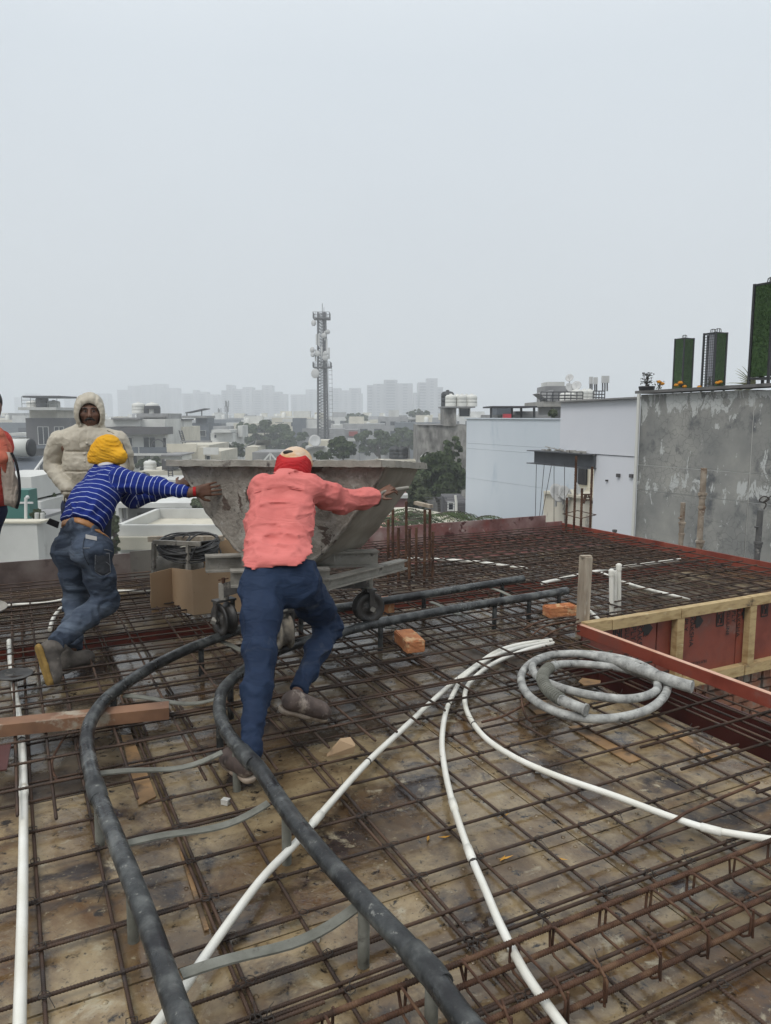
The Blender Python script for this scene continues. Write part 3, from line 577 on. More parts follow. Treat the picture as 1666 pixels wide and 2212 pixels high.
# ---- the lattice mast
YM_ = 165
mast = thing('telecom_mast', D(697, 960, YM_), 'tall grey lattice telecom mast with platforms, dishes and antennas', 'mast')
q = MB(); hw = .95
def mx_(y): return D(696.5, y, YM_)
zs = [mx_(y).z for y in range(955, 674, -7)]
xc = mx_(800).x
def wdt(z): k = (z - zs[0]) / (zs[-1] - zs[0]); return 1.22 - .42 * k
for (sx_, sy_) in ((-1, -1), (1, -1), (1, 1), (-1, 1)):
    q.bar(V(xc + sx_ * wdt(zs[0]), YM_ + sy_ * wdt(zs[0]), GZ), V(xc + sx_ * wdt(zs[-1]), YM_ + sy_ * wdt(zs[-1]), zs[-1]), .2, .2)
q.build('leg', M['mast'], mast)
q = MB()
for i in range(len(zs) - 1):
    z0, z1 = zs[i], zs[i + 1]; w0, w1 = wdt(z0), wdt(z1)
    for s_ in (-1, 1):
        q.bar(V(xc - w0, YM_ + s_ * w0, z0), V(xc + w1, YM_ + s_ * w1, z1), .09, .09); q.bar(V(xc + w0, YM_ + s_ * w0, z0), V(xc - w1, YM_ + s_ * w1, z1), .09, .09)
        q.bar(V(xc + s_ * w0, YM_ - w0, z0), V(xc + s_ * w1, YM_ + w1, z1), .09, .09); q.bar(V(xc + s_ * w0, YM_ + w0, z0), V(xc + s_ * w1, YM_ - w1, z1), .09, .09)
        q.bar(V(xc - w0, YM_ + s_ * w0, z0), V(xc + w0, YM_ + s_ * w0, z0), .09, .09); q.bar(V(xc + s_ * w0, YM_ - w0, z0), V(xc + s_ * w0, YM_ + w0, z0), .09, .09)
q.build('lattice', M['mast'], mast)
q = MB(); q.box(V(xc + .45, YM_, (zs[0] + zs[-1]) / 2), (.55, .5, zs[-1] - zs[0])); q.build('cable_run', M['railm'], mast)
q = MB()
for sx_ in (1.5, 2.25): q.bar(V(xc + sx_, YM_ - .4, mx_(948).z), V(xc + sx_ - .15, YM_ - .4, mx_(790).z), .06, .06)
for y in range(792, 946, 9): q.bar(V(xc + 1.45, YM_ - .4, mx_(y).z), V(xc + 2.25, YM_ - .4, mx_(y).z), .06, .06)
q.build('ladder', M['mast'], mast)
for (yb, yt, hw_) in [(689, 676, 1.75), (794, 783, 1.9)]:
    q = MB(); zb, z1 = mx_(yb).z, mx_(yt).z
    q.box(V(xc, YM_, zb), (hw_ * 2, hw_ * 2, .2))
    for k in range(7):
        for s_ in (-1, 1):
            q.box(V(xc - hw_ + hw_ * 2 * k / 6, YM_ + s_ * hw_, (zb + z1) / 2), (.07, .07, z1 - zb)); q.box(V(xc + s_ * hw_, YM_ - hw_ + hw_ * 2 * k / 6, (zb + z1) / 2), (.07, .07, z1 - zb))
    for z in (z1, (zb + z1) / 2):
        for s_ in (-1, 1): q.box(V(xc, YM_ + s_ * hw_, z), (hw_ * 2, .07, .07)); q.box(V(xc + s_ * hw_, YM_, z), (.07, hw_ * 2, .07))
    q.build('platform', M['mast'], mast)
q = MB(); q.tube([mx_(676), mx_(655)], .07, 6); q.tube([D(700, 676, YM_), D(700, 664, YM_)], .05, 6); q.build('lightning_rod', M['mast'], mast)
for (x, y, r_, fx_) in [(680, 698, .62, -.8), (677, 756, .6, -1), (678, 766, .55, -1), (687, 764, .62, -.2), (703, 764, .55, .2), (703, 773, .65, .1), (683, 807, 1.0, -.5), (707, 717, .5, .6), (700, 725, .55, 0)]:
    q = MB(); f = V(fx_, -1, 0).normalized(); q.lathe(D(x, y, YM_ - 1.6), f, [(.00001, 0), (r_ * .6, 0), (r_, .15), (r_, .45), (r_ * .9, .5), (.00001, .52)], 14); q.build('dish', M['dish'], mast)
for (x, y0, y1) in [(689, 721, 747), (695, 748, 772), (711, 751, 775), (682, 755, 780), (706, 732, 760), (684, 722, 745), (705, 768, 785), (702, 715, 735)]:
    q = MB(); q.box((D(x, y0, YM_ - 1.5) + D(x, y1, YM_ - 1.5)) / 2, (.34, .22, D(x, y0, YM_).z - D(x, y1, YM_).z)); q.build('panel_antenna', M['dish'], mast)
def monopole(x, yt, yb, Y, label):
    t = thing('monopole', V(D(x, yt, Y).x, Y, GZ), label, 'mast'); p = D(x, yt, Y); q = MB(); q.tube([V(p.x, Y, GZ), p], [.45, .25], 8); q.build('pole', M['mast'], t)
    for k in range(6):
        a_ = k * 1.05; q = MB(); q.box(p + V(.8 * math.cos(a_), .8 * math.sin(a_), -.8 - (k % 2) * 2.4), (.3, .3, 2.6)); q.build('panel_antenna', M['mast'], t)
monopole(490, 868, 930, 330, 'slim monopole mast with panel antennas left of the dark tree')
monopole(474, 884, 930, 360, 'shorter monopole mast left of the slim one')

# ---- walls on the right
def wall_quad(name, U, x0, x1, zt, zb, th, m, parent=None, dz=0):
    a, c = vplane(x0, 1000, U), vplane(x1, 1000, U); q = MB()
    P = [V(a.x, a.y, zb), V(c.x, c.y, zb), V(c.x, c.y, zt + dz), V(a.x, a.y, zt)]
    q.prism(P, UA * th); return q.build(name, m, parent)
M['wgrey'] = mat('weathered_grey_render', [(.19, .193, .187), (.245, .245, .23), (.32, .315, .29)], 1.3, 9, .92, bump=.25, bscale=14, spots=[((.1, .105, .11), 2.3, .55, .68)])
def weather(m, patches_scale=1.5):
    N, L = m.node_tree.nodes, m.node_tree.links; cur, b = out_color(m)
    g = N.new('ShaderNodeNewGeometry')
    # flaking white paint in bands, with crackle edges
    n1 = N.new('ShaderNodeTexNoise'); n1.inputs['Scale'].default_value = 3.2; n1.inputs['Detail'].default_value = 9; n1.inputs['Roughness'].default_value = .68; n1.inputs['Distortion'].default_value = .6
    mp = N.new('ShaderNodeMapping'); mp.inputs['Scale'].default_value = (1.6, 1.6, .75); L.new(g.outputs['Position'], mp.inputs[0]); L.new(mp.outputs[0], n1.inputs[0])
    s = N.new('ShaderNodeSeparateXYZ'); L.new(g.outputs['Position'], s.inputs[0])
    zr = N.new('ShaderNodeValToRGB'); mr = N.new('ShaderNodeMapRange'); mr.inputs['From Min'].default_value = -.8; mr.inputs['From Max'].default_value = 2.1; L.new(s.outputs['Z'], mr.inputs[0]); L.new(mr.outputs[0], zr.inputs[0])
    E = zr.color_ramp.elements; vals = [(0, .0), (.36, .02), (.44, .16), (.52, .04), (.75, .0), (.88, .12), (.97, .16)]
    E[0].position, E[1].position = vals[0][0], vals[-1][0]; E[0].color = (vals[0][1],) * 3 + (1,); E[1].color = (vals[-1][1],) * 3 + (1,)
    for p, v in vals[1:-1]: e = E.new(p); e.color = (v, v, v, 1)
    ad = N.new('ShaderNodeMath'); L.new(n1.outputs['Fac'], ad.inputs[0]); L.new(zr.outputs[0], ad.inputs[1])
    th = N.new('ShaderNodeValToRGB'); th.color_ramp.elements[0].position = .63; th.color_ramp.elements[1].position = .65; L.new(ad.outputs[0], th.inputs[0])
    mix = N.new('ShaderNodeMix'); mix.data_type = 'RGBA'; L.new(th.outputs[0], mix.inputs['Factor']); L.new(cur, mix.inputs['A']); mix.inputs['B'].default_value = (.46, .47, .455, 1)
    # crackle lines
    vo = N.new('ShaderNodeTexVoronoi'); vo.feature = 'DISTANCE_TO_EDGE'; vo.inputs['Scale'].default_value = 8.5
    nv = N.new('ShaderNodeTexNoise'); nv.inputs['Scale'].default_value = 7; vm = N.new('ShaderNodeVectorMath'); vm.operation = 'ADD'
    sc_ = N.new('ShaderNodeVectorMath'); sc_.operation = 'SCALE'; sc_.inputs['Scale'].default_value = .16
    L.new(g.outputs['Position'], nv.inputs[0]); L.new(nv.outputs['Color'], sc_.inputs[0]); L.new(g.outputs['Position'], vm.inputs[0]); L.new(sc_.outputs[0], vm.inputs[1]); L.new(vm.outputs[0], vo.inputs[0])
    vr = N.new('ShaderNodeValToRGB'); vr.color_ramp.elements[0].position = .0; vr.color_ramp.elements[1].position = .055; vr.color_ramp.elements[0].color = (1, 1, 1, 1); vr.color_ramp.elements[1].color = (0, 0, 0, 1); L.new(vo.outputs['Distance'], vr.inputs[0])
    n2 = N.new('ShaderNodeTexNoise'); n2.inputs['Scale'].default_value = 1.1; n2.inputs['Detail'].default_value = 3; L.new(g.outputs['Position'], n2.inputs[0])
    r2 = N.new('ShaderNodeValToRGB'); r2.color_ramp.elements[0].position = .4; r2.color_ramp.elements[1].position = .6; L.new(n2.outputs['Fac'], r2.inputs[0])
    mu = N.new('ShaderNodeMath'); mu.operation = 'MULTIPLY'; L.new(vr.outputs[0], mu.inputs[0]); L.new(r2.outputs[0], mu.inputs[1])
    mu2 = N.new('ShaderNodeMath'); mu2.operation = 'MULTIPLY'; L.new(mu.outputs[0], mu2.inputs[0]); mu2.inputs[1].default_value = .5
    mx2 = N.new('ShaderNodeMix'); mx2.data_type = 'RGBA'; L.new(mu2.outputs[0], mx2.inputs['Factor']); L.new(mix.outputs['Result'], mx2.inputs['A']); mx2.inputs['B'].default_value = (.07, .072, .072, 1)
    L.new(mx2.outputs['Result'], b.inputs['Base Color'])
weather(M['wgrey'])
UG = 9.6
gw = thing('weathered_wall', vplane(1500, 1100, UG).xy.to_3d() + V(0, 0, GZ), 'weathered grey neighbouring wall with flaking white paint and cracks', 'wall')
zj = [-13, .345, .77, 1.955]
for (xa, xb, dz) in [(1379, 1620, .02), (1622, 1790, .04)]:
    for k in range(3):
        a, c = vplane(xa, 1000, UG), vplane(xb, 1000, UG); q = MB(); z0, z1 = zj[k] + .005, zj[k + 1] - .005
        off = rnd.uniform(-.006, .006); P = [V(a.x, a.y, z0), V(c.x, c.y, z0), V(c.x, c.y, z1 + (dz if k == 2 else 0)), V(a.x, a.y, z1)]
        q.prism([p + UA * off for p in P], UA * .25); q.build('wall_panel', M['wgrey'], gw)
wall_quad('wall_core', UG + .008, 1379, 1790, 1.95, GZ, 2.5, M['white'], gw)
a, c = vplane(1377, 1000, UG), vplane(1800, 1000, UG); q = MB(); q.bar(V(a.x, a.y, 1.99) + UA * .1, V(c.x, c.y, 2.04) + UA * .1, .45, .045); q.build('coping', mat('dark_coping', [(.09, .088, .085), (.16, .155, .15)], 4, 6, .9), gw)
a = vplane(1374, 1000, UG - .1); q = MB(); q.tube([V(a.x, a.y, GZ), V(a.x, a.y, 1.96)], .03, 8); tag(q.build('downpipe', M['tankw']), 'white downpipe along the corner of the weathered wall', 'pipe')
# pale lilac house wall with its beam
UW = 10.0
ww = thing('lilac_wall_house', vplane(1300, 1100, UW).xy.to_3d() + V(0, 0, GZ), 'plain pale lilac house wall carried partly on a steel beam', 'house')
wall_quad('upper_wall', UW, 1208, 1379, 1.865, .875, 4, M['whitewall'], ww, .03)
wall_quad('lower_wall', UW + .02, 1284, 1379, .862, GZ, 4, M['whitewall'], ww)
a, c = vplane(1206, 1000, UW), vplane(1379, 1000, UW); q = MB(); q.bar(V(a.x, a.y, 1.88) + UA * .05, V(c.x, c.y, 1.915) + UA * .05, .3, .03); q.build('coping', M['roofgrey'], ww)
for (x_, y_, s_) in [(1336, 1027, .07), (1364, 1028, .07), (1311, 1038, .035)]:
    q = MB(); p = vplane(x_, y_, UW); q.box(p, (.05, s_, s_ * .9), MS); q.build('painted_hole', M['darkpl'], ww)  # dark block in place of a hole, its shade put into the colour
a, c = vplane(1150, 985, UW - .02), vplane(1286, 985, UW - .02); ib = thing('steel_beam', c, 'dark grey steel I beam jutting from the pale lilac wall', 'beam')
M['steel'] = mat('painted_grey_steel', [(.06, .065, .072), (.085, .09, .1)], 2, 5, .6, bump=.05)
q = MB(); zb, zt = .6, .865
q.bar(V(a.x, a.y, (zb + zt) / 2) + VA * -.08, V(c.x, c.y, (zb + zt) / 2), .02, zt - zb - .03); q.build('web', M['steel'], ib)
q = MB(); q.bar(V(a.x, a.y, zt), V(c.x, c.y, zt), .3, .018); q.build('top_flange', M['steel'], ib)
q = MB(); q.bar(V(a.x, a.y, zb), V(c.x, c.y, zb), .3, .018); q.build('bottom_flange', M['steel'], ib)
q = MB()
for k in range(16):
    p = vplane(rnd.uniform(1170, 1275), 990, UW - .05); q.box(V(p.x, p.y, .885 + rnd.uniform(0, .02)), (rnd.uniform(.04, .14), rnd.uniform(.03, .1), rnd.uniform(.02, .06)), Matrix.Rotation(rnd.uniform(0, 3), 3, 'Z'))
for k in range(6):
    p = vplane(rnd.uniform(1190, 1240), 990, UW - .05); q.tube([V(p.x, p.y, .88), V(p.x + rnd.uniform(-.4, .4), p.y + rnd.uniform(-.2, .4), .93 + rnd.uniform(0, .06))], .009, 5)
tag(q.build('rubble', M['concrete']), 'broken plaster and twigs lying on the steel beam', 'rubble', kind='stuff')
q = MB()
for (x0, x1) in [(1159, 1156), (1176, 1163), (1192, 1165), (1197, 1197), (1220, 1219)]:
    p = vplane(x0, 1002, UW - .05); r_ = D(x1, 1145, p.y); q.tube([p, r_], .006, 4)
tag(q.build('hanging_wires', M['wire']), 'thin wires hanging from the steel beam', 'wires')
# pale blue wall house
UB = 13.2
bw_ = thing('blue_wall_house', vplane(1100, 1100, UB).xy.to_3d() + V(0, 0, GZ), 'tall windowless pale blue house wall behind the far corner', 'house')
for (z0, z1) in [(GZ, -1.6), (-1.595, -.4), (-.395, .55), (.555, .72), (.725, 1.5)]: wall_quad('wall_course', UB + rnd.uniform(-.004, .004), 1007, 1290, z1, z0, 6, M['bluewall'], bw_)
a, c = vplane(1005, 1000, UB), vplane(1215, 1000, UB); q = MB(); q.bar(V(a.x, a.y, 1.515) + UA * .1, V(c.x, c.y, 1.515) + UA * .1, .3, .03); q.build('coping', M['bluewall'], bw_)
# cream terrace with dishes under the beam
cw = thing('cream_terrace', vplane(1230, 1150, 11.8).xy.to_3d() + V(0, 0, GZ), 'stained cream terrace wall under the steel beam', 'house')
M['streak'] = mat('streaked_cream_wall', [(.5, .46, .38), (.62, .58, .5)], 1.5, 7, .9, bump=.1, spots=[((.28, .26, .23), 1.8, .6, .66)], stretch=(1.5, 1.5, .7))
wall_quad('wall', 11.8, 1177, 1300, -.28, GZ, 1.2, M['streak'], cw)
wall_quad('step', 11.75, 1163, 1180, -1.1, GZ, 1.2, M['streak'], cw)
wall_quad('coping', 11.72, 1176, 1300, -.24, -.3, 1.3, M['cream'], cw)
wall_quad('back_wall', 12.7, 1250, 1300, .8, GZ, .3, M['cream'], cw)
a, c = vplane(1250, 1010, 12.66), vplane(1267, 1048, 12.66); q = MB(); q.prism([V(a.x, a.y, a.z), V(c.x, c.y, a.z), V(c.x, c.y, c.z), V(a.x, a.y, c.z)], UA * .02); wi = q.build('window', M['pane'], cw)
q = MB()
for k in range(8): p = a.lerp(V(c.x, c.y, a.z), k / 7) - UA * .04; q.tube([p, V(p.x, p.y, c.z)], .012, 5)
q.build('grille', M['railm'], wi)
def dishp(x, y, Y, r, label, face): return dish(x, y, Y, r, label, face)
for (x, l) in [(1202, 'left'), (1218, 'middle'), (1246, 'right')]:
    dishp(x, 1067 if x < 1240 else 1063, 17.5, .24 if x != 1218 else .2, l + ' satellite dish on the cream terrace behind the corner bars', (.6, -1, .6) if x < 1240 else (1, -.5, .5))
ch = thing('folding_stand', D(1262, 1082, 16.8), 'rusty folding stand on the cream terrace behind the corner bars', 'stand'); q = MB()
for (x0, y0, x1, y1) in [(1264, 1068, 1259, 1087), (1271, 1068, 1280, 1087), (1268, 1068, 1262, 1087), (1262, 1080, 1274, 1080), (1260, 1068, 1277, 1068), (1266, 1074, 1272, 1074)]: q.bar(D(x0, y0, 16.6), D(x1, y1, 16.4), .03, .03)
q.build('frame', M['rebar2'], ch)
# roofs above the walls
t = house('pergola_roof_house', 1075, 1190, 896, 912, 34, 6, M['greypl'], 'low grey roof room above the pale blue wall with a dark pergola', boxes=[(1088, 1120, 880, 896, 2, M['slate'], 'roof_room', 2), (1125, 1172, 888, 900, 1, M['greypl'], 'side_room', 2)])
q = MB(); a, c = D(1059, 879, 33), D(1156, 879, 33); q.box(V((a.x + c.x) / 2, 34, a.z), (c.x - a.x, 3, .07))
for x_ in (1061, 1106, 1126, 1154): q.bar(D(x_, 879, 33), D(x_, 905, 33), .09, .09)
q.build('pergola', M['railm'], t)
q = MB(); q.box(D(1095, 899, 32.8), (.35, .3, .2)); tag(q.build('red_tub', mat('red_plastic', [(.5, .05, .07)], rough=.5, bump=0)), 'red tub under the dark pergola', 'tub')
t = house('tank_roof_house', 1212, 1320, 866, 900, 46, 7, M['greypl'], 'grey house with a railed tank roof above the pale lilac wall', boxes=[(1163, 1216, 868, 879, -1.5, M['concrete'], 'roof_slab', 6), (1193, 1212, 879, 920, 0, M['greypl'], 'corner_block', 4), (1196, 1240, 831, 866, 2, M['greypl'], 'stair_room', 3), (1206, 1245, 820, 832, 3, M['white'], 'top_room', 2), (1258, 1310, 842, 866, 3, M['greypl'], 'side_room', 3), (1240, 1262, 832, 866, 2.5, M['greypl'], 'mid_room', 2)])
q = MB(); q.prism([D(1164, 850, 46), D(1196, 842, 47), D(1196, 866, 47), D(1186, 867, 46)], V(0, 2, 0)); q.build('sloping_canopy', M['roofgrey'], t)
railing(t, 1168, 1258, 847, 868, 44.5, n=7, dy=-.1, rows=3); railing(t, 1281, 1305, 845, 866, 44.5, n=4, dy=-.1, rows=3)
for k, x_ in enumerate([1222, 1232, 1246, 1262, 1272]): tank(x_, 866, 45.2, .36, .5 if k < 2 else .7, M['tankw'], ['front left white tank behind the roof railing', 'second white tank behind the roof railing', 'broad white tank in the middle behind the roof railing', 'tall white tank right of the middle behind the railing', 'rightmost white tank behind the roof railing'][k], 'white tanks behind the roof railing')
dish(1229, 838, 45.5, .3, 'left large dish on the tank roof house', (.5, -1, .4)); dish(1246, 834, 45.5, .3, 'right large dish on the tank roof house', (-.5, -1, .5)); dish(1231, 817, 46, .25, 'small dish on the very top of the tank roof house', (-.6, -1, .5))
for (x_, y0, y1, l) in [(1277, 814, 845, 'left antenna group on the roof above the lilac wall'), (1287, 815, 845, 'middle antenna on the roof above the lilac wall'), (1307, 812, 845, 'right dense antenna group above the lilac wall')]:
    t = thing('antenna_group', D(x_, y1, 49), l, 'antenna'); q = MB()
    for dx in ((-2, 2) if x_ != 1307 else (-5, 0, 5)): q.tube([D(x_ + dx, y1, 49), D(x_ + dx, y0, 49)], .05, 6)
    q.build('pole', M['mast'], t)
    for dx in ((-2, 2) if x_ != 1307 else (-5, -1, 3, 7)):
        q = MB(); q.box((D(x_ + dx, y0, 48.8) + D(x_ + dx, y0 + 15, 48.8)) / 2, (.13, .1, D(x_, y0, 49).z - D(x_, y0 + 15, 49).z)); q.build('panel_antenna', M['dish'], t)
tree('palm_shrub', 'pale feathery shrub behind the corner of the lilac wall', 1195, 893, 30, 13, 9, 500, .11, m=M['leafl'], cat='shrub', seed=31, trunk=False)
# ---- green grass-clad lamp columns and plants on the weathered wall
M['turf'] = mat('artificial_turf', [(.025, .06, .015), (.05, .1, .027)], 20, 6, .95, bump=.6, bscale=60)
M['blackm'] = mat('black_metal', [(.015, .015, .017)], rough=.5, bump=0)
M['slat'] = mat('grey_slat', [(.28, .28, .3)], rough=.6, bump=0)
def turf_col(x, yb, yt, Y, wpx, label, faces, rot):
    p = D(x, yb, Y); h = D(x, yt, Y).z - p.z; w_ = pxw(wpx, Y) / 1.3; t = thing('turf_column', p, label, 'column', 'turf clad columns on the roof terrace')
    Rz = Matrix.Rotation(rot, 3, 'Z')
    q = MB()
    for (sx_, sy_) in ((-1, -1), (1, -1), (1, 1), (-1, 1)): q.box(p + Rz @ V(sx_ * w_ * .51, sy_ * w_ * .51, h / 2), (w_ * .11, w_ * .11, h), Rz)
    q.box(p + V(0, 0, h - .02), (w_ * 1.1, w_ * 1.1, .03), Rz); q.box(p + V(0, 0, .1), (w_ * 1.1, w_ * 1.1, .03), Rz); q.build('post_frame', M['blackm'], t)
    for i, f in enumerate(faces):
        a_ = i * math.pi / 2; nrm = Rz @ V(math.sin(a_), -math.cos(a_), 0); ce = p + nrm * w_ * .5 + V(0, 0, h / 2 + .05); Rf = Matrix.Rotation(rot + a_, 3, 'Z')
        if f == 't':
            q = MB(); q.box(ce, (w_ * .84, .02, h - .16), Rf)
            rr = random.Random(i)
            for k in range(1500):
                c_ = ce + Rf @ V(rr.uniform(-.43, .43) * w_, 0, rr.uniform(-.5, .5) * (h - .14)); d_ = (nrm * .03 + Rf @ V(rr.gauss(0, .012), 0, rr.gauss(-.006, .012))) * (w_ / .3); sd = Rf @ V(.006 * w_ / .3, 0, .003)
                q.add([c_ - sd, c_ + sd, c_ + d_], [(0, 1, 2)])
            q.build('turf_panel', M['turf'], t)
        else:
            q = MB(); q.box(ce - nrm * .03 + Rf @ V(w_ * .1, 0, 0), (w_ * .4, .012, h - .2), Rf); q.build('slat', M['slat'], t)
            q = MB(); n1 = 5; n2 = int(h / (w_ / 5))
            for k in range(n1 + 1): q.box(ce + Rf @ V(-w_ * .42 + w_ * .84 * k / n1, 0, 0), (.006 * w_ / .3, .006, h - .18), Rf)
            for k in range(n2 + 1): q.box(ce + Rf @ V(0, .001, -(h - .2) / 2 + (h - .2) * k / n2), (w_ * .84, .006, .006 * w_ / .3), Rf)
            q.build('wire_mesh', M['blackm'], t)
    q = MB()
    for dx in ((-.22, .22) if faces == 'mttm' else (0,)):
        c_ = p + Rz @ V(dx * w_, 0, 0) + V(0, 0, h); r_ = w_ * .2
        for k in range(8): a_ = k * math.pi / 4; q.tube([c_ + V(r_ * math.cos(a_), r_ * math.sin(a_), 0), c_ + V(r_ * .85 * math.cos(a_), r_ * .85 * math.sin(a_), r_ * 1.1), c_ + V(r_ * .3 * math.cos(a_), r_ * .3 * math.sin(a_), r_ * 1.35)], .007 * w_ / .3, 5)
    q.build('lamp_cage', M['blackm'], t); return t
turf_col(1473, 852, 731, 23, 33, 'leftmost and shortest turf clad column, turf on both sides', 'ttmm', R(-67))
turf_col(1539, 848, 719, 22, 40, 'middle turf clad column with wire mesh on its left side', 'mttm', R(-66))
turf_col(1653, 832, 612, 11.6, 58, 'tallest turf clad column cut by the right edge', 'tmmt', R(-62))
# plants on the coping
fl = mat('marigold', [(.62, .26, .01)], rough=.7, bump=0); M['darkleaf'] = mat('dark_leaves', [(.03, .028, .028), (.05, .05, .04)], 20, 3, .8, bump=0)
def plant(x, yb, h_px, Y, label, flowers=(), m=None, n=50, wpx=9, pot=None, cat='plant', group=None):
    p = D(x, yb, Y); r_ = random.Random(int(x)); t = thing('potted_plant' if pot else 'marigold_plant', p, label, cat, group); H_ = pxw(h_px, Y); W_ = pxw(wpx, Y); q = MB(); st_ = MB()
    for k in range(5): st_.tube([p, p + V(r_.gauss(0, W_ * .4), r_.gauss(0, W_ * .3), H_ * r_.uniform(.6, 1))], .004, 4)
    st_.build('stem', M['bark'], t)
    for k in range(n):
        c_ = p + V(r_.gauss(0, W_ * .55), r_.gauss(0, W_ * .4), H_ * r_.uniform(.1, .95)); d_ = V(r_.gauss(0, 1), r_.gauss(0, 1), r_.gauss(0, .7)).normalized() * W_ * .3; e_ = d_.cross(V(r_.random(), r_.random(), 1)).normalized() * W_ * .14
        q.add([c_ - d_, c_ + e_, c_ + d_, c_ - e_], [(0, 1, 2, 3)])
    q.build('leaves', m or M['leafl'], t)
    for (fx_, fy_, fr) in flowers:
        q = MB(); c_ = D(fx_, fy_, Y - .05); R0 = pxw(fr, Y); q.ball(c_, R0, 6, (1, 1, .62))
        for k in range(26):
            a_ = r_.uniform(0, 6.28); b_ = r_.uniform(-.3, 1.2); d_ = V(math.cos(a_) * math.cos(b_), math.sin(a_) * math.cos(b_), math.sin(b_) * .7); s_ = V(-math.sin(a_), math.cos(a_), 0) * R0 * .3
            q.add([c_ + d_ * R0 * .7 - s_, c_ + d_ * R0 * .7 + s_, c_ + d_ * R0 * 1.25], [(0, 1, 2)])
        q.build('flower', fl, t)
    if pot:
        q = MB(); q.lathe(p - V(0, 0, .01), (0, 0, 1), [(pxw(pot, Y) * .85, 0), (pxw(pot, Y), .08), (pxw(pot, Y), .1), (pxw(pot, Y) * .8, .1)], 14); q.build('pot', M['blackm'], t)
    return t
YW = lambda x: vplane(x, 840, UG + .12).y
plant(1397, 846, 42, YW(1397), 'dark leaved potted plant at the left end of the weathered wall', m=M['darkleaf'], n=130, wpx=12, pot=17)
plant(1423, 844, 22, YW(1423), 'marigold plant with two orange blooms left of the turf columns', [(1424, 825, 5), (1431, 829, 5)], n=60, wpx=8, group='marigolds on the weathered wall')
plant(1470, 842, 20, YW(1470), 'marigold plant with three orange blooms before the leftmost turf column', [(1461, 832, 5), (1470, 827, 5.5), (1479, 835, 5)], n=60, wpx=8, group='marigolds on the weathered wall')
plant(1510, 840, 8, YW(1510), 'lone low marigold bloom between the turf columns', [(1511, 836, 5)], n=14, wpx=4, group='marigolds on the weathered wall')
plant(1554, 838, 18, YW(1554), 'marigold plant before the middle turf column', [(1550, 827, 5), (1556, 825, 5)], n=40, wpx=7, group='marigolds on the weathered wall')
plant(1532, 839, 26, YW(1532), 'grey wispy plant left of the middle turf column', n=60, wpx=7)
pl = thing('palm', D(1625, 832, 11.9), 'pale palm fronds fanning out left of the tallest turf column', 'palm'); q = MB()
pc = D(1632, 838, 11.9)
for k in range(22):
    a_ = R(100 + k * 4.2); L = pxw(rnd.uniform(45, 78), 11.9); P = [pc + V(math.cos(a_) * L * i / 6, -.1 * i / 6 + j(.004), math.sin(a_) * L * i / 6 - .12 * (i / 6) ** 2 * L / .5) for i in range(7)]
    q.tube(P, [.004, .008, .009, .008, .006, .004, .001], 4)
q.build('frond', mat('pale_palm', [(.25, .26, .14), (.36, .36, .22)], 8, 3, .7, bump=0), pl)
q = MB()
for k in range(5): q.box(D(1575 + 11 * k, 836 - k * .4, 11.9 - .03 * k), (.12, .1, .05), Matrix.Rotation(k, 3, 'Z'))
tag(q.build('coping_rubble', M['concrete']), 'rubble heap on the coping left of the palm', 'rubble', kind='stuff')
# ---- soil vent pipes standing beyond the deck edge
def vent(x, yt, yb, Y, rpx, label, m, collars):
    p0, p1 = D(x, yb, Y), D(x, yt, Y); p0.x = p1.x + (p0.x - p1.x) * .3; t = thing('vent_pipe', V(p1.x, Y, -.6), label, 'vent pipe', 'vent pipes beyond the deck edge'); r_ = pxw(rpx, Y)
    q = MB(); q.tube([V(p1.x - .02, Y, -2), p1], r_, 14); q.build('pipe', m, t)
    for yc, tp in collars:
        c_ = D(x, yc, Y); c_.x = p1.x; q = MB(); rr = r_ * (1.5 if tp else 1.3); q.lathe(c_, (0, 0, 1), [(r_, -.05), (rr * .8, -.03), (rr * .82, .0), (rr, .004), (rr, .03), (rr * .85, .032), (r_, .034)], 16, False); q.build('collar', m, t)
    q = MB(); q.tube([D(x - rpx * .8, (yt * 2 + yb) / 3 + 2, Y - .02), D(x - rpx * 2.0, (yt * 2 + yb) / 3 + 2, Y - .02)], .012, 6); q.build('peg', m, t)
M['rustpipe'] = mat('rusty_cast_iron', [(.2, .16, .12), (.33, .28, .22)], 9, 9, .9, bump=.3, spots=[((.14, .075, .04), 7, .54, .64), ((.42, .39, .34), 14, .58, .66)])
M['darkpipe'] = mat('dark_cast_iron', [(.06, .06, .06), (.11, .11, .105)], 9, 7, .8, bump=.3, spots=[((.3, .29, .27), 10, .62, .7)])
vent(1521, 1011, 1182, 8.9, 6.4, 'tall rusty vent pipe before the weathered wall', M['rustpipe'], [(1070, 1), (1099, 0), (1173, 1)])
vent(1476, 1086, 1180, 9.3, 5.2, 'shorter rusty vent pipe left of the tall one', M['rustpipe'], [(1133, 1), (1157, 0)])
vent(1643, 1102, 1205, 8.0, 6.2, 'dark vent pipe near the right edge', M['darkpipe'], [(1176, 1), (1183, 0)])
vent(1328, 1145, 1162, 10.6, 4, 'short dark pipe stub before the lilac wall', M['darkpipe'], [(1149, 0)])
q = MB(); q.tube(smooth_path([D(1650, 1100, 8), D(1655, 1088, 8), D(1640, 1082, 8), D(1650, 1072, 8), D(1662, 1078, 8), D(1648, 1086, 8), D(1668, 1070, 8)], 5), .007, 5); tag(q.build('wire_loop', M['wire']), 'tangled black wire loop above the dark vent pipe', 'wire')
# the building below the deck
q = MB(); q.box(S(1.1, 3.8, GZ + 5.3), (11.0, 8.2, 10.6), MS); tag(q.build('building_below', M['concrete']), 'concrete storeys of the building under the deck', 'building')
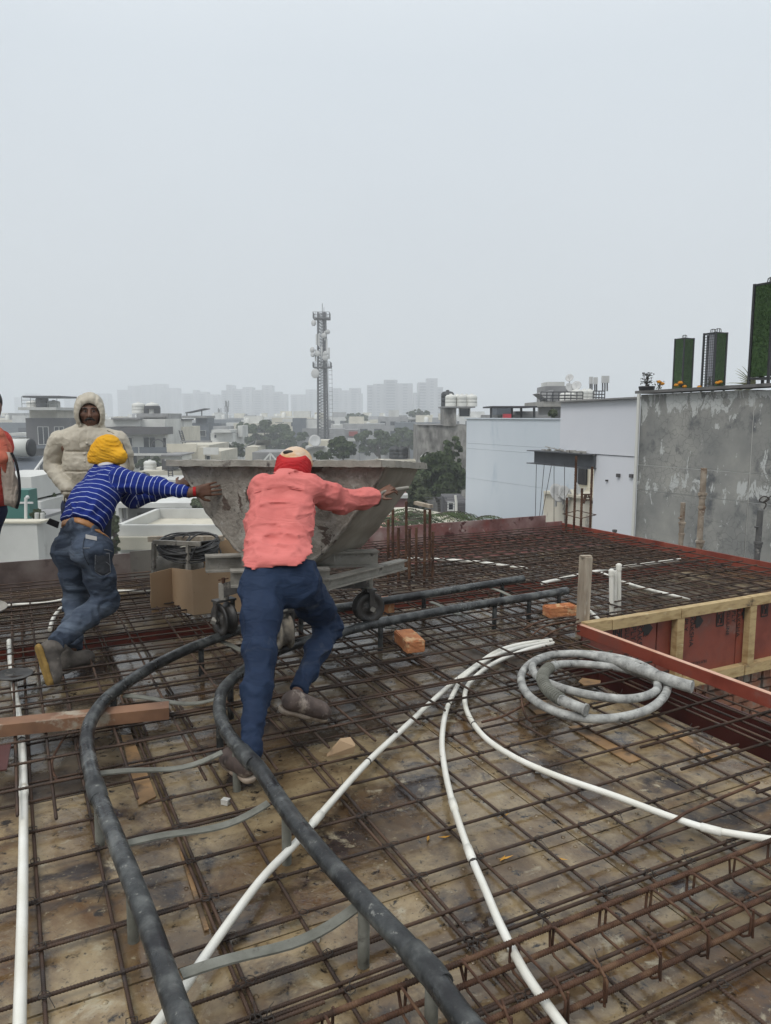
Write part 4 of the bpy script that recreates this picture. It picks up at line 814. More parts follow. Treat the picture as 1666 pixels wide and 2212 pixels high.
# ================================================================ the formwork deck
mb = MB()
def slab(mb, u0, u1, v0, v1, zt, zb):
    mb.box(S((u0 + u1) / 2, (v0 + v1) / 2, (zt + zb) / 2), (u1 - u0, v1 - v0, zt - zb), MS)
ULEFT, UR, VB = -4.4, 6.78, 8.0
regions = [(ULEFT, 3.08, -.6, 5.34), (3.08, 3.52, 3.72, 5.34), (3.52, UR, 4.02, 5.34), (ULEFT, 3.48, 5.62, 7.52), (3.48, UR, 5.62, VB)]
for r_ in regions: slab(mb, r_[0] + .002, r_[1] - .002, r_[2] + .002, r_[3] - .002, -.016, -.06)
mb.box(S((ULEFT + UR) / 2, 5.48, -.43), (UR - ULEFT, .27, .03), MS)            # trench bottoms
mb.box(S(3.3, 1.55, -.47), (.43, 4.3, .03), MS)
deck = mb.build('deck', M['rawwood']); tag(deck, 'shuttering deck of cement stained plates under the reinforcement', kind='structure')
pm = {}
rp_ = random.Random(21)
def panel_mesh(w_, d_, red):
    k = (round(w_, 3), round(d_, 3), red)
    if k in pm: return pm[k]
    b = MB(); b.box((0, 0, -.006), (w_ - .006, d_ - .006, .012))
    if red != 1:
        nx, ny = max(1, int(w_ / .17)), max(1, int(d_ / .17))
        for i in range(nx + 1):
            for e_ in (-1, 1):
                b.lathe((-w_ / 2 + .04 + i * (w_ - .08) / nx, e_ * (d_ / 2 - .035), 0), (0, 0, 1), [(.009, -.001), (.0075, .0035), (.00001, .0045)], 7)
        for i in range(1, ny):
            for e_ in (-1, 1):
                b.lathe((e_ * (w_ / 2 - .035), -d_ / 2 + .04 + i * (d_ - .08) / ny, 0), (0, 0, 1), [(.009, -.001), (.0075, .0035), (.00001, .0045)], 7)
    o = b.build('deck_panel', (M['plate'], M['redply'], M['plate2'])[int(red)])
    pm[k] = o.data; bpy.data.objects.remove(o); return pm[k]
npan = 0
for (u0, u1, v0, v1) in regions:
    k0 = math.floor((u0 + .19) / .68); uu = [u0] + [x for x in [-.19 + .68 * k for k in range(k0, k0 + 20)] if u0 + .08 < x < u1 - .08] + [u1]
    k0 = math.floor((v0 - .82) / 1.22); vv = [v0] + [x for x in [.82 + 1.22 * k for k in range(k0, k0 + 12)] if v0 + .08 < x < v1 - .08] + [v1]
    for i in range(len(uu) - 1):
        for jv in range(len(vv) - 1):
            wd, dp = uu[i + 1] - uu[i], vv[jv + 1] - vv[jv]
            red = 1 if (3.2 < uu[i] < 6.2 and vv[jv] > 6.3) else 2 if (vv[jv] > 3.0 and rp_.random() < .75) or rp_.random() < .16 else 0
            o = mesh_obj('deck_panel', panel_mesh(wd, dp, red), deck)
            o.location = S((uu[i] + uu[i + 1]) / 2, (vv[jv] + vv[jv + 1]) / 2, rnd.uniform(-.002, .002))
            o.rotation_euler = (rnd.gauss(0, .0015), rnd.gauss(0, .0015), TH + rnd.gauss(0, .001)); npan += 1
# trench sides (sunken beams), their shade painted into the red
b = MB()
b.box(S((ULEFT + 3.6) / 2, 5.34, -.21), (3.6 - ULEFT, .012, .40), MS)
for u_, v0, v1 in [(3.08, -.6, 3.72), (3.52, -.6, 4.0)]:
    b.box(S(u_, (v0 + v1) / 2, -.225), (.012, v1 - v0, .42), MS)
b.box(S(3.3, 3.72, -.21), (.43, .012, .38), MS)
tag(b.build('trench_side', M['maroon'], deck), 'shade darkened red side boards of the sunken beam trenches')

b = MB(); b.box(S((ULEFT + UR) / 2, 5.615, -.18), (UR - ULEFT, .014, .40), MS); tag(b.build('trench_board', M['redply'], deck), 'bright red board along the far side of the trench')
# ---------------------------------------------------------------- reinforcement mat: every bar a part
def ribbed(L, r, rr, pitch, n=6):
    b = MB(); P = []; rs = []
    x = 0.0
    while x < L:
        P += [(x, 0, 0), (x + pitch * .55, 0, 0), (x + pitch * .72, 0, 0)]; rs += [r, r, rr]; x += pitch
    b.tube(P, rs, n); o = b.build('rebar', M['rebar']); me = o.data; bpy.data.objects.remove(o); return me
bar_me = ribbed(7.0, .0055, .0071, .0125)
thin_me = ribbed(7.0, .0043, .0055, .0115)
mato = thing('rebar_mat', S(0, 3, 0), 'rusty reinforcement mat of crossing bars tied over the whole deck', 'rebar mat')
def put_bar(parent, a, c, me=bar_me, name='rebar', L0=7.0):
    a, c = Vector(a), Vector(c); d = c - a
    o = mesh_obj(name, me, parent)
    o.location = a - OFF[parent]; o.rotation_mode = 'QUATERNION'
    o.rotation_quaternion = Vector((1, 0, 0)).rotation_difference(d.normalized())
    q = d.length / L0; o.scale = (q, 1, 1); return o
OPEN_U, OPEN_V = 3.6, 4.02
ub = [-4.2, -3.95, -3.7, -3.45, -3.2, -2.95, -2.7, -2.45, -2.2, -1.95, -1.7, -1.46, -1.22, -.97, -.72, -.47, -.24, 0, .2, .49, .518, .75, 1.15, 1.185, 1.42, 1.68, 1.89, 2.07, 2.3, 2.55, 2.78, 2.98]
for u in ub:
    # long runs are lapped from two bars
    put_bar(mato, S(u + j(), -.5, .017), S(u + j(), 4.3, .017)); put_bar(mato, S(u + j() + .013, 3.7, .019), S(u + j(), 7.3, .018))
for u in np.arange(3.2, 6.75, .2):
    put_bar(mato, S(u + j(), (4.1 if u > 3.5 else 3.75) + abs(j(.03)), .018), S(u + j(), 7.92, .018))
va = [-.3, -.05, .2, .45, .66, .85, 1.06, 1.255, 1.278, 1.47, 1.70, 1.722, 1.86, 2.06, 2.27, 2.5, 2.75, 2.98, 3.22, 3.4, 3.62, 3.84]
for v in va:
    ue = 3.05 if v < 3.7 else 3.5
    put_bar(mato, S(-4.2, v + j(.02), .0305), S(.9 + j(.3), v + j(), .0305)); put_bar(mato, S(.3 + j(.3), v + .013 + j(.006), .0305), S(ue + abs(j(.03)), v + .013 + j(.006), .0305))
for v in np.arange(4.12, 7.9, .19):
    if 5.3 < v < 5.66: continue
    if v > 7.3:
        put_bar(mato, S(3.55, v, .0305), S(6.68 + j(.05), v + j(), .0305)); continue
    put_bar(mato, S(-4.2, v + j(), .0305), S(2.4 + j(.3), v + j(), .0305)); put_bar(mato, S(1.6 + j(.3), v + .014, .0305), S(6.68 + j(.05), v + j(), .0305))
# upper layer with free ends, seen in the middle and at the back
tops = [(-.05, 2.99), (.08, 2.9), (.384, 2.92), (.66, 2.95), (.944, 2.9), (1.228, 3.0), (1.446, 2.97), (1.594, 3.01), (1.742, 3.04), (1.916, 3.13), (2.2, 3.25), (2.5, 3.2), (2.8, 3.3), (-.3, 2.95), (-.62, 3.0), (-.95, 3.02), (-1.3, 2.95), (-1.65, 3.0), (-2.05, 3.05), (-2.4, 3.0), (-2.8, 3.0)]
for u, v in tops:
    put_bar(mato, S(u + j(.008), v, .098), S(u + j(.03), 7.25 + j(.05), .1))
for u in np.arange(3.3, 6.7, .24):
    put_bar(mato, S(u + j(), 4.12 if u > 3.55 else 3.8, .1), S(u + j(), 7.85 + j(.04), .1))
for v in list(np.arange(3.2, 5.3, .24)) + list(np.arange(5.7, 7.95, .145)):
    ue = 3.45 if v < 4.05 else 6.72
    if v > 7.3:
        put_bar(mato, S(3.55, v, .111), S(ue + j(.07), v + j(), .111)); continue
    put_bar(mato, S(-4.2, v + j(), .111), S(1.9 + j(.5), v + j(), .111)); put_bar(mato, S(1.2 + j(.5), v + .014, .111), S(ue + j(.07), v + j(), .111))
for u in np.arange(-2.9, 6.7, .21):
    put_bar(mato, S(u + j(.02), 5.75 + abs(j(.1)), .05), S(u + j(.03), 7.9 if u > 3.5 else 7.3, .052))
for v in np.arange(5.8, 7.9, .17):
    if v > 7.3:
        put_bar(mato, S(3.55, v, .06), S(6.66 + j(.05), v + j(.02), .062)); continue
    put_bar(mato, S(-3.9, v + j(.02), .06), S(2.0 + j(.3), v + j(.02), .06)); put_bar(mato, S(1.4 + j(.3), v + j(.02), .06), S(6.66 + j(.05), v + j(.02), .062))
for v in np.arange(4.2, 5.3, .2):
    put_bar(mato, S(3.62, v + j(), .06), S(6.7, v + j(), .06))
# bars in the trenches: heavy bundles
for v, z in [(5.37, .04), (5.43, .06), (5.5, .05), (5.57, .065), (5.4, -.3), (5.5, -.3), (5.58, -.3)]:
    put_bar(mato, S(-4.2, v + j(), z), S(2.6, v + j(), z)); put_bar(mato, S(2.2, v + j(), z + .012), S(6.7, v + j(), z + .012))
for u, z in [(3.13, .045), (3.2, .05), (3.27, .05), (3.36, .05), (3.45, .045), (3.16, -.35), (3.3, -.35), (3.44, -.35)]:
    put_bar(mato, S(u + j(), -.5, z), S(u + j(), 4.3, z))
for v in [.4, .7, 1.0, 1.3, 1.62, 1.9, 2.15, 2.42, 2.66, 2.9, 3.15, 3.4]:
    put_bar(mato, S(2.45 + j(.15), v + j(.02), .062), S(3.5, v + j(.02), .06))
# a few bent bars
def bent(pts, r=.0062, n=6): b = MB(); b.tube(smooth_path([G(x, y, z) for x, y, z in pts], 6), r, n); b.build('bent_bar', M['rebar2'], mato)
bent([(1325, 1840, .04), (1420, 1790, .045), (1460, 1770, .07), (1483, 1755, .08), (1530, 1735, .06), (1640, 1690, .06)])
bent([(1040, 1560, .06), (1085, 1548, .08), (1130, 1525, .09), (1160, 1512, .09), (1195, 1508, .05)])
bent([(1128, 1500, .09), (1130, 1530, .1), (1155, 1560, .04), (1240, 1530, .04)])
bent([(160, 1560, .06), (118, 1630, .05), (113, 1660, .04), (122, 1680, .03), (140, 1684, .03), (320, 1655, .04)])
bent([(1130, 1360, .12), (1160, 1345, .16), (1200, 1335, .17), (1240, 1332, .15)]); bent([(1150, 1372, .12), (1180, 1352, .15), (1250, 1338, .15)]); bent([(1170, 1380, .1), (1200, 1362, .14), (1255, 1345, .14)])
bent([(0, 1465, .05), (40, 1470, .09), (75, 1450, .05)])
# tie wires at the crossings
b = MB()
def tiewire(p, s=.02):
    a0 = rnd.uniform(0, 6.3); pts = [p + V(math.cos(a0 + k * 1.05) * s * .8, math.sin(a0 + k * 1.05) * s * .8, .004 + .004 * (k % 2)) for k in range(7)]
    b.tube(pts, .0015, 4, False)
    d = V(rnd.gauss(0, 1), rnd.gauss(0, 1), rnd.gauss(.1, .7)).normalized(); b.tube([p, p + d * s * .9 + V(0, 0, .01), p + d * s * 2.2 + V(rnd.gauss(0, .01), rnd.gauss(0, .01), 0)], .0013, 4, False)
for u in ub[14:]:
    for v in va[5:]:
        if rnd.random() < .8: tiewire(S(u, v, .034))
for u, v in tops[:13]:
    for vv_ in np.arange(3.2, 5.3, .24):
        if rnd.random() < .6: tiewire(S(u, vv_, .108))
tag(b.build('tie_wire', M['wire'], mato), 'twisted tie wires at the bar crossings', kind='stuff')

# ---------------------------------------------------------------- beam cage, lower right
big_me = ribbed(7.0, .0078, .0096, .017, 8)
for p_ in big_me.polygons: p_.material_index = 0
big_me.materials.clear(); big_me.materials.append(M['rebar2'])
cage = thing('beam_cage', S(1.8, 1.45, .03), 'rusty beam cage of thick bars and stirrups lying over the mat, lower right', 'rebar cage')
for (v, z) in [(1.567, .112), (1.37, .112), (1.562, .043), (1.366, .043)]:
    put_bar(cage, S(-.3 if v > 1.5 else .2, v, z), S(3.3, v + .02, z), big_me, 'bar')
st = MB()
def stirrup_at(x, c0, c1, z0, z1, jx=0):
    P = [S(x, c0 + .02, z1 + .016), S(x, c1 - .02, z1 + .016), S(x, c1 + .004, z1 + .002), S(x + jx, c1 + .004, z0 + .01), S(x + jx, c1 - .016, z0 - .008), S(x + jx, c0 + .01, z0 - .008), S(x, c0 - .01, z0 + .008), S(x, c0 - .012, z1), S(x, c0 + .012, z1 + .018), S(x + .016, c0 + .05, z1 + .014)]
    q = MB(); q.tube(P, .0044, 6); return q
for k, u in enumerate([.62, .83, 1.02, 1.2, 1.325, 1.53, 1.72, 1.915, 2.11, 2.31, 2.52, 2.75, 3.0]):
    stirrup_at(u + j(.008), 1.355, 1.575, .04, .108, j(.01)).build('stirrup', M['rebar2'], cage)
    q = MB(); q.tube([S(u + .012, 1.352, .12), S(u + .014, 1.35, .03)], .0044, 6); q.build('hook', M['rebar2'], cage); q = MB(); q.tube([S(u + .03, 1.58, .12), S(u + .028, 1.585, .02)], .0044, 6)
    q.build('hook', M['rebar2'], cage)
# ---------------------------------------------------------------- column starter bars
def starters(pts, label, Y, tiez, tie_pts):
    c = thing('column_rebar', pts[0][0], label, 'column rebar')
    for (p, top) in pts:
        q = MB(); n = max(4, int((top - p.z) / .018)); q.tube([p + V(j(.002) if k % 5 == 0 else 0, 0, (top - p.z) * k / n) for k in range(n + 1)], [((.0115 if k % 2 else .0098) * (1.3 if Y < 8 else 1.55)) for k in range(n + 1)], 8); q.build('bar', M['rebar2'], c)
    q = MB(); q.tube(tie_pts + [tie_pts[0]], .006, 6, False); q.build('tie', M['rebar2'], c)
    return c
def upright(x, yt, Y): return (D(x, 1106, Y).xy.to_3d(), D(x, yt, Y).z)
cb = [(841, 1122, 6.9), (851, 1100, 7.15), (865, 1140, 6.85), (878, 1083, 7.2), (901, 1145, 6.8), (926, 1140, 7.1), (958 - 12, 1100, 6.95), (957, 1098, 7.15), (969, 1150, 6.95)]
cb = [(839, 1122, 6.95), (849, 1099, 7.2), (861, 1140, 6.88), (878, 1083, 7.25), (885, 1142, 6.8), (900, 1139, 7.15), (918, 1101, 6.85), (929, 1100, 7.15), (936, 1148, 6.92)]
starters([upright(*c) for c in cb], 'nine rusty column bars standing in the mat behind the trolley', 7, .4, [D(838, 1208, 6.85), D(905, 1215, 6.78), D(940, 1209, 6.9), D(885, 1200, 7.28)])
q = MB(); q.bar(D(898, 1086, 7.1) + V(0, 0, -.0), D(932, 1094, 6.95), .05, .03); tag(q.build('board_offcut', M['rawwood']), 'short pale board wedged on top of the nine column bars', 'board')
cb2 = [(1224, 1075, 9.75), (1241, 985, 10.0), (1256, 1055, 9.6), (1276, 1008, 9.85)]
starters([upright(*c) for c in cb2], 'four tall column bars standing at the far corner of the deck', 9.8, .5, [D(1216, 1110, 9.72), D(1255, 1120, 9.55), D(1288, 1112, 9.82), D(1248, 1103, 10.05)])

# ---------------------------------------------------------------- edge boards (formwork)
def board(name, a, c, z0, z1, th, m, label, cat='edge board', n=1, split=None):
    q = MB(); a, c = Vector(a), Vector(c)
    t = thing(name, a, label, cat)
    for k in range(n):
        p0 = a.lerp(c, k / n); p1 = a.lerp(c, (k + 1) / n); d = (p1 - p0).normalized() * .0012
        q = MB(); dz = rnd.uniform(-.008, .008); q.bar(p0 + d + V(0, 0, (z0 + z1) / 2), p1 - d + V(0, 0, (z0 + z1) / 2 + dz * .3), th, z1 - z0); q.build('panel', m, t)
    return t
board('edge_board', S(-4.4, 7.72), S(1.0, 7.5), -.1, .27, .02, M['brownboard'], 'dark brown stained edge board along the deck behind the two men at left', n=3)
board('edge_board', S(.998, 7.5), S(3.45, 7.5), -.1, .29, .02, M['greyboard'], 'grey cement covered edge board between jeans and cable coil', n=1)
board('edge_board', S(3.48, 8.02), S(6.5, 8.02), -.1, .25, .02, M['dirtyred'], 'pinkish stained edge board behind the nine column bars', n=2)
t = board('edge_board', S(6.8, 8.05), S(6.8, -.5), -.1, .128, .02, M['redply'], 'long low red edge board along the right side of the deck', n=14)
q = MB(); q.box(S(6.66, 8.03, .03), (.27, .03, .24), MS); tag(q.build('filler_board', M['dirtyred']), 'short stained filler board at the far corner beside the four bars', 'board')
# opening: red board on edge towards us, timber framed ply wall beyond
t = thing('opening_board', S(3.56, 4.0), 'red board on edge along the near side of the shaft opening', 'edge board')
q = MB(); q.bar(S(3.56, 3.99, .09), S(3.56, -.6, .09), .034, .074); q.build('board_face', M['redply'], t)
q = MB(); q.bar(S(3.56, 3.99, .1285), S(3.56, -.6, .1285), .033, .003); q.build('pale_edge', mat('raw_ply_edge', [(.5, .27, .18), (.62, .4, .3)], 8, 5, .7), t)
frame = thing('framed_ply_wall', S(3.65, 4.0), 'timber framed red ply wall of the shaft opening with printed sheets', 'ply wall')
VP = 3.99
ply = []
for u0, u1 in [(3.6, 4.33), (4.34, 5.23), (5.24, 6.13), (6.14, 6.76)]:
    q = MB(); q.box(S((u0 + u1) / 2, VP + .012, -.17), (u1 - u0 - .006, .018, .52), MS); ply.append(q.build('ply_sheet', M['redply'], frame))
tw = .062
cuts = [3.58, 3.82, 4.52, 5.32, 6.2, 6.8]
for a, c in zip(cuts, cuts[1:]):
    q = MB(); q.box(S((a + c) / 2, VP - .03, .1 + j(.002)), (c - a - .008, tw, .075), MS); q.build('top_rail', M['wood'], frame)
for a, c in [(3.6, 4.42), (4.43, 5.28), (5.29, 6.1), (6.11, 6.8)]:
    q = MB(); q.box(S((a + c) / 2, VP - .03, -.47), (c - a - .008, tw, .085), MS); q.build('bottom_rail', M['wood'], frame)
def on_ply(x, y):
    d = ray(x, y); t_ = VP / (d.x * VA.x + d.y * VA.y); return (d.x * UA.x + d.y * UA.y) * t_, EYE + d.z * t_
for u in (on_ply(1456, 1380)[0], on_ply(1612, 1355)[0], 6.4):
    q = MB(); q.box(S(u, VP - .033, -.182), (.075, .055, .485), MS); q.build('stud', M['wood'], frame)
# printing on the ply sheets (letters lie on their side)
ink = mat('black_print', [(.012, .011, .012)], rough=.5, bump=0)
import_font = None
def text3d(body, u, z, size, rot, parent, name='print'):
    cu = bpy.data.curves.new(name, 'FONT'); cu.body = body; cu.size = size; cu.extrude = .0004; cu.align_x = 'LEFT'
    o = bpy.data.objects.new(name, cu); col.objects.link(o)
    dg = bpy.context.evaluated_depsgraph_get(); me = bpy.data.meshes.new_from_object(o.evaluated_get(dg)); bpy.data.objects.remove(o)
    me.name = name; me.materials.clear(); me.materials.append(ink)
    ob = bpy.data.objects.new(name, me); col.objects.link(ob)
    # text plane: right = UA, up = Z, then spun on its side
    Mx = Matrix((UA.to_3d(), V(0, 0, 1), -VA.to_3d())).transposed().to_4x4()
    ob.matrix_world = Matrix.Translation(S(u, VP - .0022, z)) @ Mx @ Matrix.Rotation(rot, 4, 'Z')
    if parent is not None:
        ob.parent = parent; ob.matrix_parent_inverse = Matrix.Translation(-OFF[parent])
    return ob
def tree_logo(u, z, s, parent):
    # a spruce lying on its side, tip to the right
    pts = [(0, -.12), (.16, -.12), (.16, -.42), (.36, -.3), (.32, -.44), (.56, -.3), (.53, -.4), (1.0, 0), (.53, .4), (.56, .3), (.32, .44), (.36, .3), (.16, .42), (.16, .12), (0, .12)]
    q = MB(); q.prism([S(u + x * s * .8, VP - .0012, z + y * s) for x, y in pts], -VA * .0015); q.build('tree_mark', ink, parent)
def isi(u, z, s, parent):
    q = MB(); hw, hh = s * .34, s * .52
    ring = []
    for (a0, a1) in [((-hw, -hh), (hw, -hh)), ((hw, -hh), (hw, hh)), ((hw, hh), (-hw, hh)), ((-hw, hh), (-hw, -hh))]:
        q.bar(S(u + a0[0], VP - .0015, z + a0[1]), S(u + a1[0], VP - .0015, z + a1[1]), s * .09, .0012, up=VA)
    q.bar(S(u - hw * .55, VP - .0015, z + hh * .6), S(u - hw * .55, VP - .0015, z - hh * .6), s * .09, .0012, up=VA)
    for x0, y0, x1, y1 in [(-.15, .6, .25, .6), (-.15, .6, -.15, 0), (-.15, 0, .25, 0), (.25, 0, .25, -.6), (.25, -.6, -.15, -.6), (.55, .7, .55, -.7)]:
        q.bar(S(u + x0 * hw, VP - .0015, z + y0 * hh), S(u + x1 * hw, VP - .0015, z + y1 * hh), s * .08, .0012, up=VA)
    q.build('standard_mark', ink, parent)
def on_ply(x, y):
    d = ray(x, y); t_ = VP / (d.x * VA.x + d.y * VA.y); return (d.x * UA.x + d.y * UA.y) * t_, EYE + d.z * t_
def sheet(u): return ply[0] if u < 4.335 else ply[1] if u < 5.235 else ply[2] if u < 6.135 else ply[3]
for (xg, xp, xr, xt, y, sc_) in [(1351, 1364, 1378, 1387, 1348, 1.12), (1466, 1478, 1492, 1500, 1332, 1.0), (1571, 1582, 1593, 1602, 1314, 1.0)]:
    k_ = .052 * sc_
    for x_, body, f_, dy in [(xg, 'GLULINE', .8, 6), (xp, 'PLY', 1.0, 5), (xr, 'RAKSHA', 1.0, 0)]:
        u, z = on_ply(x_, y + dy); text3d(body, u, z, k_ * f_ * 1.25, R(-90), sheet(u))
    u, z = on_ply(xt, y + 12); tree_logo(u, z, .125 * sc_, sheet(u))
for (x_, y) in [(1334, 1368), (1556, 1336), (1652, 1316)]:
    u, z = on_ply(x_, y); isi(u, z, .115, sheet(u))
u, z = on_ply(1527, 1424); text3d('FILM FACES', u, z, .035, R(180), sheet(u))
# brick wall of the shaft below
bw = thing('brick_shaft_wall', S(4.0, 4.06, -1.5), 'rough brick wall of the shaft below the timber frame', 'brick wall')
q = MB(); q.box(S(5.2, 4.115, -1.05), (3.2, .09, 1.05), MS); q.build('mortar_bed', M['mortar'], bw)
bmesh_ = MB(); bmesh_.box((0, 0, 0), (.215, .06, .066)); bo = bmesh_.build('brick', M['brickwall']); bme = bo.data; bpy.data.objects.remove(bo)
hmesh_ = MB(); hmesh_.box((0, 0, 0), (.07, .06, .105)); ho = hmesh_.build('brick', M['brickwall']); hme = ho.data; bpy.data.objects.remove(ho)
x = 3.7
while x < 6.75:
    o = mesh_obj('brick', hme, bw); o.location = S(x, 4.055 + j(.006), -.575) - OFF[bw]; o.rotation_euler = (j(.03), j(.04), TH); x += .083
for row in range(9):
    x = 3.65 + (row % 2) * .115
    while x < 6.75:
        o = mesh_obj('brick', bme, bw); o.location = S(x, 4.055 + j(.007), -.68 - row * .082) - OFF[bw]; o.rotation_euler = (j(.02), j(.02), TH + j(.01)); x += .235
q = MB()
for u_, v_, w_, d_ in [(3.66, 1.7, .1, 4.6)]:
    q.box(S(u_ - .06, v_, -1.0), (.06, d_, 1.1), MS)
tag(q.build('shaft_side_wall', M['concrete']), 'concrete side of the shaft under the red board', 'wall')
q = MB(); q.box(S(5.3, 1.7, -1.62), (3.6, 4.8, .06), MS); tag(q.build('shaft_floor', M['concrete']), kind='structure')

# ---------------------------------------------------------------- post, pipe stubs, bricks, planks
q = MB(); p = S(3.5, 3.98); p = G(1257, 1378, 0); q.bar(p, p + V(.01, .0, .6), .085, .05, up=UA); q.box(p + V(.01, 0, .603), (.075, .045, .01))
tag(q.build('wooden_post', M['rawwood']), 'cement grey wooden post standing at the corner of the shaft opening', 'post')
for i, (x, yb, yt) in enumerate([(1321, 1332, 1240), (1329, 1331, 1233), (1337, 1330, 1228)]):
    Y = 5.85 + .05 * i
    t = thing('conduit_stub', D(x, yb, Y), ['white conduit stub with a taped top, nearest the wooden post', 'thin middle white conduit stub between two taped ones', 'tallest white conduit stub, farthest from the wooden post'][i], 'conduit', 'white conduit stubs behind the timber rail')
    q = MB(); a = D(x, yb, Y); a.z = .0; c = D(x, yt, Y); q.tube([a, c], .019 if i != 1 else .014, 12); q.build('tube', M['pvc'], t)
    if i != 1:
        q = MB(); q.lathe(c + V(0, 0, -.02), (0, 0, 1), [(.021, 0), (.026, .02), (.022, .035), (.026, .05), (.012, .062)], 9); q.build('taped_end', M['pvc'], t)
def brick(c, rz, label, dims=(.22, .105, .075), frog=False, tilt=(0, 0)):
    bm = bmesh.new(); bmesh.ops.create_cube(bm, size=1); bmesh.ops.scale(bm, vec=dims, verts=bm.verts)
    if frog:
        top = max(bm.faces, key=lambda f: f.normal.z)
        r_ = bmesh.ops.inset_region(bm, faces=[top], thickness=.022); 
        r2 = bmesh.ops.inset_region(bm, faces=[top], thickness=.008, depth=-.02)
    bmesh.ops.bevel(bm, geom=[e for e in bm.edges if e.calc_length() > .05], offset=.006, segments=2, affect='EDGES')
    bmesh.ops.subdivide_edges(bm, edges=[e for e in bm.edges if e.calc_length() > .03], cuts=4, use_grid_fill=True)
    for v in bm.verts: v.co += Vector((j(.0012), j(.0012), j(.0012)))
    me = bpy.data.meshes.new('brick'); bm.to_mesh(me); bm.free(); o = mesh_obj('brick', me, None, M['brick'])
    o.location = c; o.rotation_euler = (tilt[0], tilt[1], rz); tag(o, label, 'brick'); return o
brick(G(885, 1405, .11) + V(0, .06, .045), R(-71), 'chipped orange brick lying on the mat in front of the right wheel', (.24, .125, .08), tilt=(.0, .05))
brick(G(1213, 1332, .11) + V(0, .05, .035), R(18), 'orange brick with a hollow frog beside the wooden post', (.24, .11, .08), True)
brick(G(1085, 1335, .09) + V(-.0, .0, .035), R(40), 'orange brick piece half hidden behind the right wheel', (.1, .09, .13)).location = G(826, 1338, .1) + V(.03, .25, .04)
q = MB(); a = S(-1.1, 3.99, .145); c = S(.64, 3.66, .145); q.bar(a, c, .095, .058); tag(q.build('timber_plank', M['plank']), 'orange brown timber plank lying across the mat at left', 'plank')
for (pts, z, label) in [([(262, 1590), (285, 1590), (338, 1722), (300, 1742)], .004, 'orange ply strip lying on the plates under the left rail'),
                        ([(1228, 1572), (1255, 1568), (1385, 1642), (1360, 1650)], .005, 'yellow ply strip on the plates below the hose coil'),
                        ([(1400, 1556), (1416, 1549), (1560, 1640), (1542, 1642)], .006, 'long yellow ply strip on the plates right of the hose coil'),
                        ([(1250, 1474), (1258, 1466), (1298, 1472), (1296, 1480), (1262, 1482)], .05, 'torn yellow ply scrap inside the hose coil'),
                        ([(1120, 1510), (1175, 1512), (1200, 1540), (1160, 1545)], .006, 'peeled ply scrap near the bent bar'),
                        ([(388, 1840), (396, 1838), (452, 2010), (442, 2014)], .003, 'thin orange strip stuck between two plates')]:
    q = MB(); q.prism([G(x, y, z) for x, y in pts], V(0, 0, .006)); tag(q.build('ply_strip', M['strip']), label, 'ply strip')
# cardboard scrap
q = MB(); q.prism([G(706, 1634, .05), G(735, 1600, .12), G(757, 1597, .12), G(767, 1612, .1), G(764, 1628, .06)], V(0, .012, .006)); tag(q.build('cardboard_scrap', M['card']), 'torn cardboard scrap with a rounded edge on the mat', 'cardboard')
# cover blocks and small rubbish
wb = mat('pale_cover_block', [(.42, .41, .38), (.55, .54, .5)], 20, 4, .8)
for k, (x, y, l) in enumerate([(683, 2030, 'pale cover block under the bar beside the lowest flat tie'), (850, 2010, ''), (1162, 1668, 'grey cover block behind the right white conduit'), (488, 1738, 'white cover block under the left foot rail leg')]):
    if not l: continue
    q = MB(); p = G(x, y, .0); q.box(p + V(0, 0, .014), (.032, .025, .022), Matrix.Rotation(rnd.uniform(0, 3), 4, 'Z')); tag(q.build('cover_block', wb), l, 'cover block')
q = MB(); lf = mat('yellow_leaf', [(.5, .25, .03)], rough=.6, bump=0)
for (x, y) in [(925, 1811), (1090, 1762), (1093, 1853), (1086, 1855), (960, 1808), (620, 1830), (1210, 1855), (1340, 1905)]:
    p = G(x, y, .006); a = rnd.uniform(0, 6); d = V(math.cos(a), math.sin(a), .05); e_ = V(-math.sin(a), math.cos(a), 0)
    q.add([p - d * .03, p + e_ * .006, p + d * .03 + V(0, 0, .006), p - e_ * .006], [(0, 1, 2, 3)])
tag(q.build('fallen_leaves', lf), 'narrow yellow fallen leaves scattered on the plates', 'leaves', kind='stuff')

# ---------------------------------------------------------------- white conduits
def conduit(pts, r, label, rings=(), ties=()):
    P = smooth_path([G(*p) for p in pts], 6)
    t = thing('white_conduit', P[0], label, 'conduit')
    q = MB(); q.tube(P, r, 12); q.build('tube', M['pvc'], t)
    n = len(P) - 1
    for f in rings:
        k = int(f * n); a = P[k]; d = (P[k + 1] - a).normalized(); q = MB(); q.lathe(a, d, [(r, 0), (r + .003, .002), (r + .003, .07), (r, .072)], 12); q.build('coupling', M['pvc'], t)
    for f in ties:
        k = int(f * n); a = P[k]; d = (P[k + 1] - a).normalized(); q = MB(); q.lathe(a, d, [(r, -.003), (r + .003, -.002), (r + .003, .003), (r, .004)], 10)
        e_ = a + V(0, 0, r); q.tube([e_, e_ + V(j(.02), j(.02), .02), e_ + V(j(.03), j(.03), .03)], .0012, 4); q.build('wire_tie', M['wire'], t)
    return t
conduit([(1192, 1383, .05), (1130, 1391, .05), (1075, 1407, .055), (1025, 1440, .06), (960, 1491, .06), (870, 1575, .06), (795, 1645, .06), (720, 1728, .06), (640, 1820, .06), (560, 1905, .06), (440, 2070, .06), (400, 2132, .06), (330, 2225, .055)], .0142, 'straight white conduit running under the black rails to the lower left', (.62,), (.5,))
